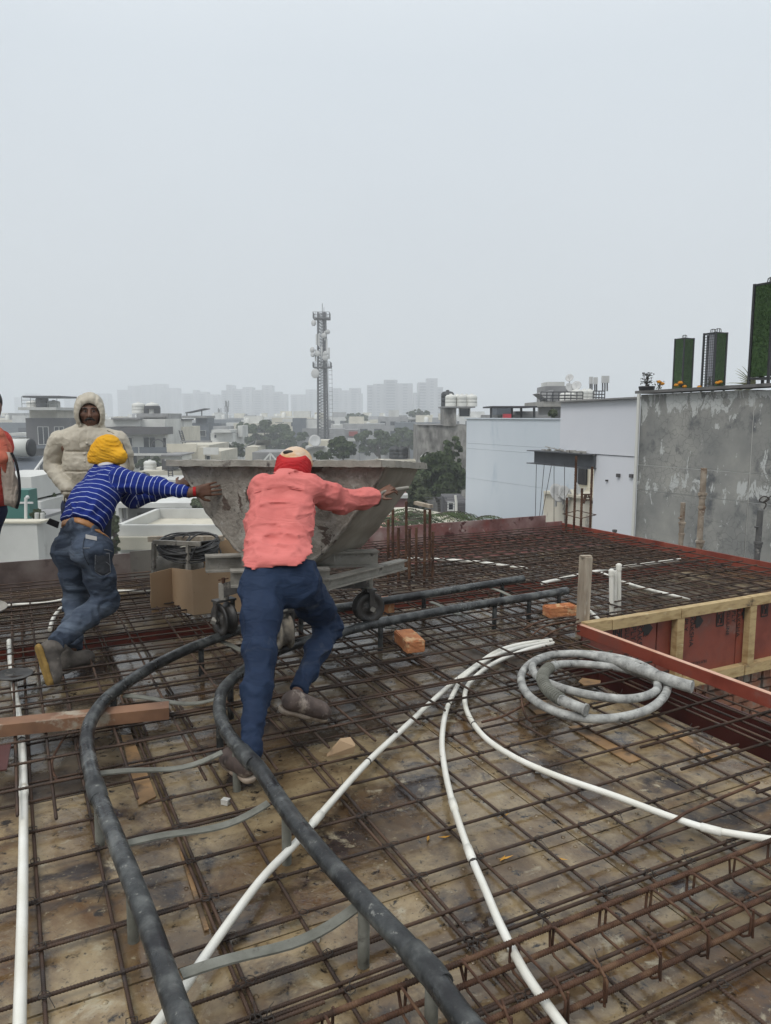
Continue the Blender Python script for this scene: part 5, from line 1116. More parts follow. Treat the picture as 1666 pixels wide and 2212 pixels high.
conduit([(1185, 1387, .05), (1110, 1402, .05), (1060, 1421, .055), (1005, 1460, .06), (983, 1492, .06), (963, 1540, .06), (955, 1600, .06), (961, 1660, .06), (977, 1730, .06), (1010, 1830, .06), (1050, 1925, .06), (1082, 2000, .07), (1137, 2105, .075), (1222, 2225, .075)], .0135, 'middle white conduit curving down under the beam cage', (.62, .7), (.36, .72))
conduit([(1196, 1389, .05), (1130, 1406, .05), (1060, 1437, .055), (1015, 1475, .06), (1004, 1510, .06), (1015, 1550, .06), (1050, 1595, .06), (1110, 1635, .06), (1200, 1675, .06), (1330, 1720, .06), (1450, 1765, .06), (1550, 1795, .06), (1700, 1818, .06)], .0135, 'right white conduit sweeping to the right edge', (.9,), (.45,))
conduit([(20, 1385, .06), (22, 1420, .06), (27, 1460, .06), (33, 1500, .06), (40, 1545, .06), (47, 1600, .06), (51, 1700, .06), (51, 1800, .06), (49, 1950, .06), (46, 2080, .06), (42, 2225, .06)], .0168, 'white conduit running down along the left edge', (.35, .6), (.5, .08))
conduit([(-30, 1312, .06), (30, 1307, .06), (100, 1303, .06), (150, 1293, .06)], .0145, 'white conduit crossing the mat behind the jeans legs at left')
conduit([(108, 1360, .06), (116, 1335, .06), (135, 1312, .06), (165, 1298, .06)], .0155, 'short curved white conduit left of the planted boot')
conduit([(85, 1478, .05), (112, 1455, .05), (135, 1440, .05)], .0145, 'short white conduit end beside the yellow boot sole')
conduit([(225, 1290, .06), (250, 1278, .06), (300, 1277, .06), (345, 1274, .06)], .0135, 'white conduit reaching under the cardboard')
conduit([(880, 1206, .06), (960, 1209, .06), (1040, 1215, .06), (1090, 1222, .06), (1140, 1228, .06)], .0165, 'white conduit winding behind the nine column bars')
conduit([(1170, 1260, .06), (1300, 1232, .06), (1400, 1218, .06), (1470, 1209, .06)], .0165, 'straight white conduit behind the wooden post')
conduit([(1300, 1238, .06), (1370, 1265, .06), (1440, 1283, .06), (1490, 1293, .06)], .0145, 'thin white conduit right of the stubs')
conduit([(1265, 1312, .06), (1285, 1330, .06), (1300, 1345, .05)], .0145, 'short white conduit between post and stubs')

# ---------------------------------------------------------------- hose coil on the mat
P = [(1496, 1484, .17), (1470, 1477, .17), (1400, 1453, .16), (1330, 1428, .15), (1290, 1419, .14), (1250, 1413, .13), (1190, 1415, .12), (1148, 1432, .12), (1126, 1462, .12), (1140, 1500, .12), (1190, 1533, .12), (1260, 1551, .12), (1330, 1551, .12), (1395, 1535, .12), (1432, 1508, .12), (1441, 1480, .11), (1420, 1455, .1), (1370, 1430, .1), (1300, 1415, .1), (1220, 1412, .1), (1165, 1425, .12), (1150, 1442, .14), (1170, 1468, .15), (1240, 1494, .16), (1330, 1509, .16), (1385, 1506, .15), (1419, 1490, .13), (1412, 1466, .12), (1360, 1448, .12), (1290, 1437, .12), (1225, 1434, .14), (1190, 1441, .17), (1172, 1462, .18), (1184, 1490, .18), (1216, 1513, .18), (1266, 1534, .17)]
P = smooth_path([G(*p) for p in P], 8)
hose = thing('coiled_hose', P[0], 'grey cement smeared vibrator hose coiled on the mat', 'hose')
n = len(P)
q = MB(); q.tube(P[:34], [.033 if k < 28 else .033 - .0105 * (k - 28) / 5 for k in range(34)], 16); q.build('thick_end', M['hose'], hose)
q = MB(); q.tube(P[32:-34], .0226, 14); q.build('hose', M['hose'], hose)
q = MB(); tail = P[-36:]; q.tube(tail, .027, 14); q.build('inner_end', M['hose'], hose)
q = MB()
ac = 0; 
for k in range(4, len(tail) - 9):
    d = (tail[k + 1] - tail[k]).normalized()
    q.lathe(tail[k], d, [(.029, -.005), (.034, -.004), (.034, .004), (.029, .005)], 14)
q.build('spiral_wire', M['tie'], hose)
q = MB(); d = (P[-1] - P[-2]).normalized(); q.lathe(P[-1], d, [(.029, -.01), (.032, -.008), (.032, .002), (.025, .002), (.023, -.03)], 14); q.build('open_mouth', M['hose'], hose)

# ---------------------------------------------------------------- black pipe track
ZR = .205
Lp = [(440, 2290), (395, 2212), (330, 2020), (285, 1900), (245, 1800), (210, 1710), (192, 1640), (188, 1590), (200, 1550), (230, 1510), (275, 1475), (330, 1440), (400, 1405), (470, 1378), (540, 1352), (611, 1333), (690, 1320), (759, 1309), (900, 1287), (1026, 1267), (1130, 1250)]
Rp = [(1085, 2290), (1010, 2212), (935, 2110), (885, 2050), (800, 1960), (700, 1850), (620, 1750), (560, 1660), (520, 1620), (490, 1580), (475, 1540), (478, 1500), (495, 1475), (525, 1450), (580, 1415), (650, 1388), (740, 1365), (823, 1345), (1000, 1312), (1130, 1292), (1225, 1276)]
track = thing('pipe_track', G(600, 1800, 0), 'black pipe track on short legs curving under the trolley', 'track')
def rail(px_, cuts):
    P = smooth_path([G(x, y, ZR) for x, y in px_], 8); n = len(P) - 1
    ks = [0] + [int(c * 8) for c in cuts] + [n]
    for a, c in zip(ks, ks[1:]):
        seg = [p.copy() for p in P[a:c + 1]]
        q = MB(); q.tube(seg, .031, 16); q.build('rail', M['pipe'], track)
    for c in ks[1:-1]:
        d = (P[c] - P[c + 1]).normalized(); q = MB(); q.lathe(P[c] + d * .01, d, [(.031, 0), (.0355, .002), (.0355, .1), (.031, .14)], 18); q.build('sleeve', M['pipe'], track)
    return P
PL = rail(Lp, (5.3, 15.2)); PR = rail(Rp, (3.1, 8.1, 17.2))
def legs(P, idx):
    out = []
    for f in idx:
        p = P[int(f * 8)]; q = MB(); q.tube([p + V(-.002, 0, -.03), V(p.x - .004, p.y, .0)], .0175, 10); q.build('leg', M['pipe'] if p.y > 3.2 else M['tie'], track); out.append(p)
    return out
lL = legs(PL, [1.0, 3.1, 4.9, 6.9, 9.4, 12.6, 15.5, 18.2, 19.6]); lR = legs(PR, [2.0, 4.15, 6.1, 8.3, 10.1, 12.2, 14.2, 17.0, 18.6, 19.2, 19.85])
def flat(a, c, sag=.03):
    pts = []; up = V(0, 0, 1)
    for k in range(13):
        t_ = k / 12; p = a.lerp(c, t_); p.z += -sag * math.sin(math.pi * t_) + .012 * math.sin(2 * math.pi * t_); pts.append(p)
    q = MB(); d = (c - a).normalized(); sx = d.cross(up).normalized() * .019
    vs = []
    for p in pts: vs += [p - sx + V(0, 0, .003), p + sx + V(0, 0, .003), p + sx - V(0, 0, .003), p - sx - V(0, 0, .003)]
    fs = [(0, 1, 2, 3), (48, 51, 50, 49)]
    for k in range(12):
        for m_ in range(4): fs.append((k * 4 + m_, k * 4 + (m_ + 1) % 4, k * 4 + 4 + (m_ + 1) % 4, k * 4 + 4 + m_))
    q.add(vs, fs); q.build('cross_tie', M['tie'], track)
for (x0, y0, x1, y1) in [(392, 2105, 770, 1960), (275, 1822, 580, 1735), (210, 1672, 480, 1625), (268, 1503, 475, 1507), (470, 1383, 590, 1415), (770, 1330, 870, 1352), (930, 1300, 1020, 1325), (1060, 1270, 1150, 1290)]:
    flat(G(x0, y0, ZR - .035), G(x1, y1, ZR - .035))
# black lid and pan edge at the left
q = MB(); p = G(30, 1462, .11); q.lathe(p, (0.05, 0, 1), [(.00001, .0), (.05, .008), (.085, .014), (.1, .02), (.104, .018), (.09, .008), (.04, -.006), (.00001, -.012)], 28); tag(q.build('mason_pan', M['iron']), 'dark shallow mason pan lying on the mat at the left edge', 'pan')
q = MB(); p = G(-32, 1322, .12); q.lathe(p, (0.1, -.1, 1), [(.00001, 0), (.1, .01), (.15, .04), (.155, .045), (.15, .03), (.1, -.005), (.00001, -.01)], 28); tag(q.build('mason_pan', M['beam']), 'grey metal pan cut off by the left edge near the white conduit', 'pan')
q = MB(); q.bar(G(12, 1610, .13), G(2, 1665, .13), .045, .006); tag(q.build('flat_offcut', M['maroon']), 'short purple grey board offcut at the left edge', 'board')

# ---------------------------------------------------------------- the trolley
tr = thing('concrete_trolley', V(-.55, 4.85, 0), 'cement crusted hopper trolley on four small iron wheels', 'trolley')
PR_, PL_ = V(.01, 4.42, 0), V(-1.36, 4.93, 0)
sx = (PR_ - PL_); HW = sx.length / 2; sx.normalize(); fx = V(-sx.y, sx.x, 0); HC = (PR_ + PL_) / 2
ZT = 1.295
half = [(1.0, ZT), (.955, ZT - .06), (.86, 1.13), (.72, .985), (.62, .9), (.52, .82), (.42, .745), (.3, .685), (.16, .65), (0, .635)]
prof = [(-a, z) for a, z in half] + [(a, z) for a, z in reversed(half[:-1])]
prof = [(a * HW * .985, z) for a, z in prof]
P2 = []
Q = smooth_path([Vector((a, 0, z)) for a, z in prof], 4)
prof = [(p.x, p.z) for p in Q]
DEP = .6
tilt = lambda a, t: .014 * a / HW - .05 * t          # the hopper hangs slightly back and to its left
def hp(a, t, z): return HC + sx * a + fx * (t * DEP) + V(0, 0, z + tilt(a, t))
nz = lambda a, z: 0.004 * math.sin(a * 23 + z * 31) + .003 * math.sin(a * 57 - z * 41)
q = MB(); n = len(prof); NT = 8
vs = []
for sgn in (0, 1):
    for k, (a, z) in enumerate(prof):
        a0, z0 = prof[max(k - 1, 0)]; a1, z1 = prof[min(k + 1, n - 1)]; tx, tz = a1 - a0, z1 - z0; L = math.hypot(tx, tz); nx_, nz_ = tz / L, -tx / L
        for t in range(NT + 1):
            o_ = (0.016 + nz(a, t * .3)) if not sgn else 0
            vs.append(hp(a + nx_ * o_, t / NT, z + nz_ * o_))
m_ = n * (NT + 1); fs = []
for k in range(n - 1):
    for t in range(NT):
        i = k * (NT + 1) + t; fs.append((i, i + 1, i + NT + 2, i + NT + 1)); fs.append((m_ + i, m_ + i + NT + 1, m_ + i + NT + 2, m_ + i + 1))
    for t in (0, NT):
        i = k * (NT + 1) + t; fs.append((i, i + NT + 1, m_ + i + NT + 1, m_ + i))
q.add(vs, fs, True); tag(q.build('trough', M['smoothcrust'], tr), 'smooth scraped outer wrap of the hopper')
for t in (.0, 1.0):
    q = MB(); poly = [hp(a, t, z) for a, z in prof]
    q.prism(poly, fx * (.012 if t else -.012)); q.build('end_plate', M['crust'], tr)
# weld bead / crust along the plate edge, and the rim
q = MB(); q.tube([hp(a, -.02, z) for a, z in prof], [.013 + .004 * math.sin(i * 1.7) for i in range(n)], 7); q.build('edge_bead', M['crust'], tr)
q = MB(); ov = .035
ring = [(-HW - ov, -.09), (HW - .02, -.09), (HW + ov * .6, .02), (HW + ov * .6, 1.06), (-HW - ov - .02, 1.06), (-HW - ov - .02, 0.02)]
def rp3(a, t): return HC + sx * a + fx * (t * DEP) + V(0, 0, tilt(a, t))
for i in range(len(ring)):
    a = rp3(*ring[i]); c = rp3(*ring[(i + 1) % len(ring)]); N = max(3, int((c - a).length / .045))
    d = (c - a).normalized(); s_ = d.cross(V(0, 0, 1)).normalized()
    vs = []
    for k in range(N + 1):
        p = a.lerp(c, k / N); ex = -.012 if k == 0 else .012 if k == N else 0; p += d * ex
        zt = ZT + .026 + rnd.uniform(-.003, .004); zb = ZT - .012 + rnd.uniform(-.003, .003)
        o1 = .03 + rnd.uniform(-.002, .002)
        vs += [p + s_ * o1 + V(0, 0, zb), p + s_ * (o1 - .004) + V(0, 0, zt), p - s_ * .035 + V(0, 0, zt + rnd.uniform(-.004, .004)), p - s_ * .035 + V(0, 0, zb)]
    fs = [(0, 1, 2, 3), (N * 4, N * 4 + 3, N * 4 + 2, N * 4 + 1)]
    for k in range(N):
        for m2 in range(4): fs.append((k * 4 + m2, k * 4 + 4 + m2, k * 4 + 4 + (m2 + 1) % 4, k * 4 + (m2 + 1) % 4))
    q.add(vs, fs)
q.build('rim', M['beam'], tr)
# handle on the right end
hd = D(822, 1072, 4.36)
q = MB(); q.tube(smooth_path([D(806, 1092, 4.4), D(818, 1090, 4.33), D(825, 1078, 4.3), D(824, 1066, 4.3), D(838, 1060, 4.33), D(860, 1056, 4.37), D(882, 1054, 4.4)], 5), .008, 8)
q.tube([D(845, 1059, 4.35), D(882, 1054, 4.41)], [.011, .013], 8); q.build('handle', M['beam'], tr)
# chassis of I-beams
def ibeam(a, c, h, wd, m=M['beam'], name='chassis_beam', par=tr):
    q = MB(); q.bar(a, c, .012, h - .02); up = V(0, 0, 1)
    q.bar(a + V(0, 0, h / 2 - .006), c + V(0, 0, h / 2 - .006), wd, .011); q.bar(a - V(0, 0, h / 2 - .006), c - V(0, 0, h / 2 - .006), wd, .011)
    return q.build(name, m, par)
ibeam(D(444, 1217, 4.62), D(816, 1204, 4.95), .105, .09)
ibeam(D(498, 1249, 4.3), D(712, 1244, 4.42), .1, .08)
ibeam(D(700, 1262, 4.35), D(872, 1218, 5.2), .07, .07)
ibeam(D(560, 1235, 4.55), D(640, 1205, 5.3), .08, .08)
q = MB()
for (x, y, Y) in [(560, 1214, 4.66), (690, 1210, 4.78)]: q.box(D(x, y, Y) + V(0, 0, .02), (.2, .12, .06))
q.box(D(620, 1222, 4.75), (.3, .3, .08)); q.build('cradle', M['beam'], tr)
# castor arms, forks and wheels
def castor(cx, cy, Y, arm_to, ax, m_w=M['iron'], pin=True):
    c = D(cx, cy, Y); ax = Vector(ax).normalized(); r = .086; c.z = ZR + .031 + r
    q = MB(); q.lathe(c - ax * .035, ax, [(.00001, -.008), (.03, -.008), (.035, .0), (r - .02, .004), (r - .012, -.004), (r + .016, -.006), (r + .018, .006), (r, .012), (r - .003, .035), (r, .058), (r + .018, .064), (r + .016, .076), (r - .012, .074), (r - .02, .066), (.035, .07), (.03, .078), (.00001, .078)], 36)
    wheel = q.build('wheel', m_w, tr)
    fk = MB()
    for sg in (-.062, .062):
        fk.bar(c + ax * sg + V(0, 0, -.02), c + ax * sg + V(0, 0, .12), .038, .012, up=ax)
    fk.bar(c - ax * .07 + V(0, 0, .123), c + ax * .07 + V(0, 0, .123), .07, .014); fk.build('fork', M['iron'], tr)
    h = MB(); h.box(c - ax * .075, (.032, .032, .03), Matrix.Rotation(.6, 3, ax)); h.tube([c - ax * .08, c + ax * .08], .012, 8); h.build('axle_bolt', M['beam'], tr)
    pn = MB(); top = c + V(0, 0, .13); pn.tube([top, top + V(0, 0, .1)], .032, 14); pn.build('pin_sleeve', M['beam'], tr)
    if pin:
        pn = MB(); pn.tube([top + V(0, 0, .1), top + V(0, 0, .135)], .012, 8); pn.tube([top + V(-.03, -.01, .122), top + V(.03, .01, .13)], .004, 6); pn.build('pin', M['rebar2'], tr)
    a = MB(); t0 = top + V(0, 0, .055); t1 = Vector(arm_to); mid = t0.lerp(t1, .5) + V(0, 0, -.005)
    a.bar(t0, mid, .05, .085); a.bar(mid - (t1 - t0).normalized() * .01, t1, .05, .08); a.build('axle_arm', M['iron'] if m_w is M['iron'] else M['beam'], tr)
castor(485, 1335, 4.6, D(548, 1252, 4.5), (.75, .66, 0))
castor(796, 1312, 4.9, D(715, 1258, 4.6), (-.42, .9, 0))
castor(612, 1370, 4.32, D(600, 1255, 4.5), (.9, .42, 0), M['wheelc'], False)
castor(640, 1300, 5.12, D(620, 1240, 4.9), (-.5, .85, 0), pin=False)

# ---------------------------------------------------------------- cardboard, machine frame, cable coil
def card_panel(pts, t_, name, label=None):
    q = MB(); q.prism(pts, t_); return q
cb = thing('cardboard_sheet', D(415, 1330, 5.55), 'tall folded cardboard sheet standing left of the trolley', 'cardboard')
def fold_at(x, Y): p = D(x, 1280, Y); return V(p.x, p.y, 0)
def zy(y, Y): return D(0, y, Y).z
def flap(a, ya, c, yc, outline, name):
    """vertical sheet between two fold lines; outline in (share of width, pixel row)"""
    n_ = V(-(c - a).y, (c - a).x, 0).normalized(); q = MB(); P = []
    for t_, y in outline: p = a.lerp(c, t_); p.z = zy(y, ya + (yc - ya) * t_); P.append(p)
    q.prism(P, n_ * .005); return q.build(name, M['card'], cb)
F1, F2, F3, F4 = fold_at(326, 5.72), fold_at(373, 5.86), fold_at(417, 5.5), fold_at(540, 5.3)
flap(F1, 5.72, F2, 5.86, [(0, 1239), (1, 1227), (1, 1306), (.7, 1311), (.45, 1322), (.2, 1328), (.03, 1326), (-.03, 1300), (.02, 1270)], 'torn_flap')
flap(F2, 5.86, F3, 5.5, [(0, 1227), (1, 1232), (1, 1329), (.75, 1325), (.42, 1322), (.4, 1311), (.2, 1308), (0, 1306)], 'middle_flap')
flap(F3, 5.5, F4, 5.3, [(0, 1232), (.12, 1229), (.27, 1225), (1, 1222), (1, 1322), (.5, 1322), (.2, 1326), (0, 1329)], 'wide_flap')
q = MB(); c0 = D(484, 1190, 6.6); q.box(c0, (.26, .22, .24), Matrix.Rotation(.3, 3, 'Z')); tag(q.build('cardboard_box', M['card']), 'closed cardboard box under the hopper behind the cable coil', 'cardboard')
q = MB(); q.box(D(443, 1217, 6.4), (.2, .15, .16), Matrix.Rotation(-.2, 3, 'Z')); tag(q.build('cardboard_box', M['card']), 'small cardboard box right of the muddy motor', 'cardboard')
YM = 6.15
mc = thing('vibrator_machine', D(370, 1260, YM), 'cement covered vibrator motor in a steel tube frame', 'machine')
q = MB()
q.bar(D(333, 1171, YM), D(433, 1175, YM - .1), .03, .035)
for (x0, y0, x1, y1, Y0, Y1) in [(333, 1172, 331, 1290, YM, YM + .02), (407, 1176, 406, 1290, YM - .08, YM - .06), (345, 1170, 343, 1285, YM + .45, YM + .45), (425, 1172, 424, 1285, YM + .4, YM + .4)]:
    q.bar(D(x0, y0, Y0), D(x1, y1, Y1), .03, .03)
q.bar(D(333, 1171, YM), D(345, 1170, YM + .45), 0.028, 0.028); q.bar(D(407, 1175, YM - .08), D(425, 1172, YM + .4), 0.028, 0.028); q.bar(D(332, 1275, YM), D(406, 1278, YM - .06), 0.028, 0.028); q.bar(D(343, 1270, YM + .45), D(424, 1272, YM + .4), 0.028, 0.028)
q.build('tube_frame', M['beam'], mc)
q = MB(); a, c = D(340, 1222, YM + .2), D(404, 1222, YM + .12); ax = (c - a).normalized()
q.lathe(a, ax, [(.00001, 0), (.06, .0), (.085, .015), (.092, .04), (.092, (c - a).length - .03), (.08, (c - a).length), (.00001, (c - a).length)], 20); q.build('motor', M['beam'], mc)
q = MB(); q.lathe(c, ax, [(.055, 0), (.07, .02), (.07, .08), (.045, .1), (.05, .12), (.03, .15), (.00001, .155)], 14)
for k in range(6): q.ball(c + ax * (.03 + .02 * k) + V(j(.03), j(.03), j(.04)), .022, 5)
q.build('gear_head', M['beam'], mc)
q = MB(); q.box(D(371, 1206, YM + .15), (.05, .05, .07)); q.bar(D(345, 1206, YM + .16), D(398, 1205, YM + .13), .012, .012); q.build('switch_box', M['beam'], mc)
q = MB(); q.bar(D(323, 1164, YM + .3), D(482, 1163, YM + .2), .07, .045); tag(q.build('timber_batten', M['rawwood']), 'weathered timber batten lying across the machine frame behind the cable coil', 'plank')
cc = thing('cable_coil', D(408, 1182, YM + .2), 'thick coil of black electric cable resting on the machine frame', 'cable')
c0 = D(408, 1181, YM + .12); q = MB()
for k in range(64):
    rx = .235 + rnd.gauss(0, .014); ry = .17 + rnd.gauss(0, .02); zo = rnd.uniform(-.045, .04); sl = rnd.gauss(0, .02); ph = rnd.uniform(0, 6.3)
    q.tube([c0 + V(rx * math.cos(a_), ry * math.sin(a_), zo + sl * math.cos(a_ + ph) + .03 * math.cos(2 * a_ + ph) * .4 + .035 * math.sin(a_)) for a_ in [i * 2 * math.pi / 26 for i in range(27)]], .0075, 6, False)
q.build('cable_loop', M['cable'], cc)
q = MB()
for pts in [[(405, 1172, 6.1), (420, 1158, 6.15), (440, 1152, 6.2), (460, 1156, 6.25), (470, 1165, 6.25)], [(412, 1208, 6.05), (418, 1195, 6.05), (425, 1180, 6.05), (432, 1172, 6.1)], [(395, 1162, 6.2), (402, 1154, 6.2), (410, 1158, 6.2), (404, 1168, 6.15)]]:
    q.tube(smooth_path([D(*p) for p in pts], 6), .0075, 6)
q.build('loose_end', M['cable'], cc)
# ================================================================ people: smooth bodies grown from blended round limbs
import openvdb as vdb
_lat = np.random.default_rng(5).random((24, 24, 24)).astype(np.float32)
def vnoise(P, f):
    q_ = P * f; i = np.floor(q_).astype(np.int32); t_ = q_ - i; t_ = t_ * t_ * (3 - 2 * t_); i0 = i % 24; i1 = (i + 1) % 24
    x0, y0, z0 = i0[..., 0], i0[..., 1], i0[..., 2]; x1, y1, z1 = i1[..., 0], i1[..., 1], i1[..., 2]; tx, ty, tz = t_[..., 0], t_[..., 1], t_[..., 2]
    L = _lat
    a = L[x0, y0, z0] * (1 - tx) + L[x1, y0, z0] * tx; b = L[x0, y1, z0] * (1 - tx) + L[x1, y1, z0] * tx
    c = L[x0, y0, z1] * (1 - tx) + L[x1, y0, z1] * tx; d = L[x0, y1, z1] * (1 - tx) + L[x1, y1, z1] * tx
    return (a * (1 - ty) + b * ty) * (1 - tz) + (c * (1 - ty) + d * ty) * tz
class Blob:
    """prims: (a, b, ra, rb, blend, flatten axis, flatten factor)"""
    def __init__(s, h=.009): s.p = []; s.h = h; s.cut = []
    K = 1.0
    def limb(s, a, b, ra, rb, k=.03, ax=None, fl=1.0): s.p.append((np.array(a, float), np.array(b, float), ra * Blob.K, rb * Blob.K, k, None if ax is None else np.array(Vector(ax).normalized()), fl)); return s
    def chain(s, pts, rs, k=.03, ax=None, fl=1.0):
        for i in range(len(pts) - 1): s.limb(pts[i], pts[i + 1], rs[i], rs[i + 1], k, ax, fl)
        return s
    def ball(s, c, r, k=.02, ax=None, fl=1.0): return s.limb(c, Vector(c) + Vector((0, 0, 1e-4)), r, r, k, ax, fl)
    @staticmethod
    def dist(P, pr):
        a, b, ra, rb, k, ax, fl = pr; ba = b - a; q_ = P - a
        if ax is not None: q_ = q_ + (q_ @ ax)[..., None] * ax * (1 / fl - 1)
        t_ = np.clip((q_ @ ba) / max(ba @ ba, 1e-9), 0, 1); d = np.linalg.norm(q_ - t_[..., None] * ba, axis=-1) - (ra + (rb - ra) * t_)
        return d, t_
    def mesh(s, wr=0, wf=9., stretch=(1, 1, 1), cuts=(), carve=(), shell=None, wdir=None, fold=None, smooth=1):
        lo = np.min([np.minimum(p[0], p[1]) - max(p[2], p[3]) for p in s.p], 0) - .05; hi = np.max([np.maximum(p[0], p[1]) + max(p[2], p[3]) for p in s.p], 0) + .05
        h = s.h; n = np.ceil((hi - lo) / h).astype(int) + 1; F = np.full(n, .2, np.float32)
        ax_ = [lo[i] + np.arange(n[i]) * h for i in range(3)]
        for pr in s.p:
            a, b, ra, rb, k = pr[:5]; m_ = max(ra, rb) * max(1, pr[6]) + k + 4 * h
            l_ = np.clip(np.floor((np.minimum(a, b) - m_ - lo) / h).astype(int), 0, n); u_ = np.clip(np.ceil((np.maximum(a, b) + m_ - lo) / h).astype(int) + 1, 0, n)
            sl = tuple(slice(l_[i], u_[i]) for i in range(3)); g = np.stack(np.meshgrid(*[ax_[i][sl[i]] for i in range(3)], indexing='ij'), -1)
            d, _ = Blob.dist(g, pr); c = F[sl]; hh = np.maximum(k - np.abs(c - d), 0) / k; F[sl] = np.minimum(c, d) - hh * hh * k * .25
        near = np.abs(F) < .07
        idx = np.argwhere(near); Pn = lo + idx * h
        add = np.zeros(len(idx), np.float32)
        if wr:
            W = Pn * np.array(stretch)
            if wdir is not None: W = W @ np.array(wdir)
            r1 = np.exp(-((vnoise(W, wf) - .5) / .075) ** 2); n2 = np.exp(-((vnoise(W + 3.3, wf * 1.7) - .5) / .09) ** 2); big = vnoise(W + 7.7, wf * .5) - .5
            add += (-r1 * wr * .55 - n2 * wr * .35 + big * wr * .35 + wr * .15).astype(np.float32)
        if fold is not None: add += fold(Pn).astype(np.float32)
        F[near] += add
        for ct in cuts:     # keep the side the normal points away from; an optional radius keeps the cut local
            p0, nrm = ct[0], ct[1]; nrm = np.array(Vector(nrm).normalized()); g = [(ax_[i] - p0[i]) * nrm[i] for i in range(3)]
            pl = g[0][:, None, None] + g[1][None, :, None] + g[2][None, None, :]
            if len(ct) > 2:
                r2 = ((ax_[0] - p0[0]) ** 2)[:, None, None] + ((ax_[1] - p0[1]) ** 2)[None, :, None] + ((ax_[2] - p0[2]) ** 2)[None, None, :]
                pl = np.where(r2 < ct[2] ** 2, pl, -1.)
            F = np.maximum(F, pl.astype(np.float32))
        for pr in carve: F = np.maximum(F, -Blob.dist(np.stack(np.meshgrid(*ax_, indexing='ij'), -1), pr)[0].astype(np.float32))
        gr = vdb.FloatGrid(.2); gr.copyFromArray(np.ascontiguousarray(F, dtype=np.float32)); P, Q_ = gr.convertToQuads(0.0)
        return P * h + lo, Q_[:, ::-1]
    def build(s, name, m, parent, attr=None, **kw):
        P, Q_ = s.mesh(**kw); me = bpy.data.meshes.new(name); off = np.array(OFF.get(parent, Vector((0, 0, 0))))
        me.vertices.add(len(P)); me.vertices.foreach_set('co', (P - off).astype(np.float32).ravel()); nq = len(Q_)
        me.loops.add(4 * nq); me.loops.foreach_set('vertex_index', Q_.astype(np.int32).ravel()); me.polygons.add(nq)
        me.polygons.foreach_set('loop_start', np.arange(0, 4 * nq, 4)); me.polygons.foreach_set('loop_total', np.full(nq, 4)); me.polygons.foreach_set('use_smooth', np.ones(nq, bool)); me.update(calc_edges=True)
        me.materials.append(m)
        if attr is not None:
            best = np.full(len(P), 9.); val = np.zeros(len(P)); 
            for (pr, base, scale_) in attr:
                d, t_ = Blob.dist(P, pr); L = np.linalg.norm(pr[1] - pr[0]); a_ = (P - pr[0]) @ ((pr[1] - pr[0]) / L); v_ = base + a_ * scale_
                mk = d < best; best[mk] = d[mk]; val[mk] = v_[mk]
            at = me.attributes.new('along', 'FLOAT', 'POINT'); at.data.foreach_set('value', val.astype(np.float32))
        o = bpy.data.objects.new(name, me); col.objects.link(o); o.parent = parent; OFF[o] = Vector(off)
        bm = bmesh.new(); bm.from_mesh(me); bmesh.ops.smooth_vert(bm, verts=bm.verts, factor=.5, use_axis_x=True, use_axis_y=True, use_axis_z=True); bmesh.ops.recalc_face_normals(bm, faces=bm.faces); bm.to_mesh(me); bm.free()
        return o
def cloth(name, c1, c2, scale=3, rough=.9, spots=(), bump=.45, bscale=13):
    return mat(name, [c1, c2], scale, 6, rough, bump=bump, bscale=bscale, spots=spots, spec=.2, bdist=.02, stretch=(.6, 1, 1.6), dist=1.2, bdet=1.5)
M['skin'] = mat('brown_skin', [(.115, .053, .031), (.165, .08, .048)], 9, 5, .55, bump=.08, bscale=150)
M['pink'] = cloth('coral_pink_shirt', (.56, .15, .135), (.66, .195, .175), 5, spots=[((.36, .07, .06), 21, .69, .705)])
M['navy'] = cloth('navy_track_trousers', (.009, .019, .046), (.017, .032, .068), 3, .75, spots=[((.07, .08, .095), 5, .6, .8)])
M['navydusty'] = M['navy']
M['red'] = cloth('red_scarf', (.36, .016, .02), (.46, .028, .03), 6)
M['cap'] = cloth('cream_orange_cap', (.62, .5, .4), (.62, .36, .16), 9)
M['jean'] = cloth('washed_dark_jeans', (.026, .034, .052), (.062, .082, .118), 2.6, .85, spots=[((.125, .155, .2), 3.0, .5, .68), ((.15, .15, .14), 8, .62, .74)])
M['turban'] = cloth('yellow_turban', (.62, .3, .012), (.72, .39, .03), 6)
M['belt'] = mat('tan_leather', [(.3, .13, .04), (.38, .18, .065)], 8, 5, .5, bump=.05)
M['blackc'] = cloth('black_fabric', (.012, .012, .013), (.02, .02, .022))
M['jacket'] = mat('beige_padded_nylon', [(.39, .35, .275), (.46, .415, .33)], 3, 5, .5, bump=.3, bscale=14, spec=.4, bdist=.02, dist=1.5, bdet=1)
M['boot'] = mat('dusty_boot', [(.05, .043, .037), (.16, .14, .12)], 9, 7, .85, bump=.3, spots=[((.25, .22, .18), 13, .6, .7)])
M['sole'] = mat('ochre_boot_sole', [(.2, .12, .025), (.32, .2, .05)], 14, 5, .8, bump=.4, bscale=60)
M['loafer'] = mat('muddy_loafer', [(.06, .042, .036), (.13, .095, .08)], 12, 8, .75, bump=.35, spots=[((.36, .3, .25), 11, .55, .66)])
M['lsole'] = mat('muddy_pale_sole', [(.26, .19, .14), (.42, .35, .28)], 18, 6, .85, bump=.3)
M['hair'] = mat('black_hair', [(.012, .011, .01)], rough=.6, bump=0)
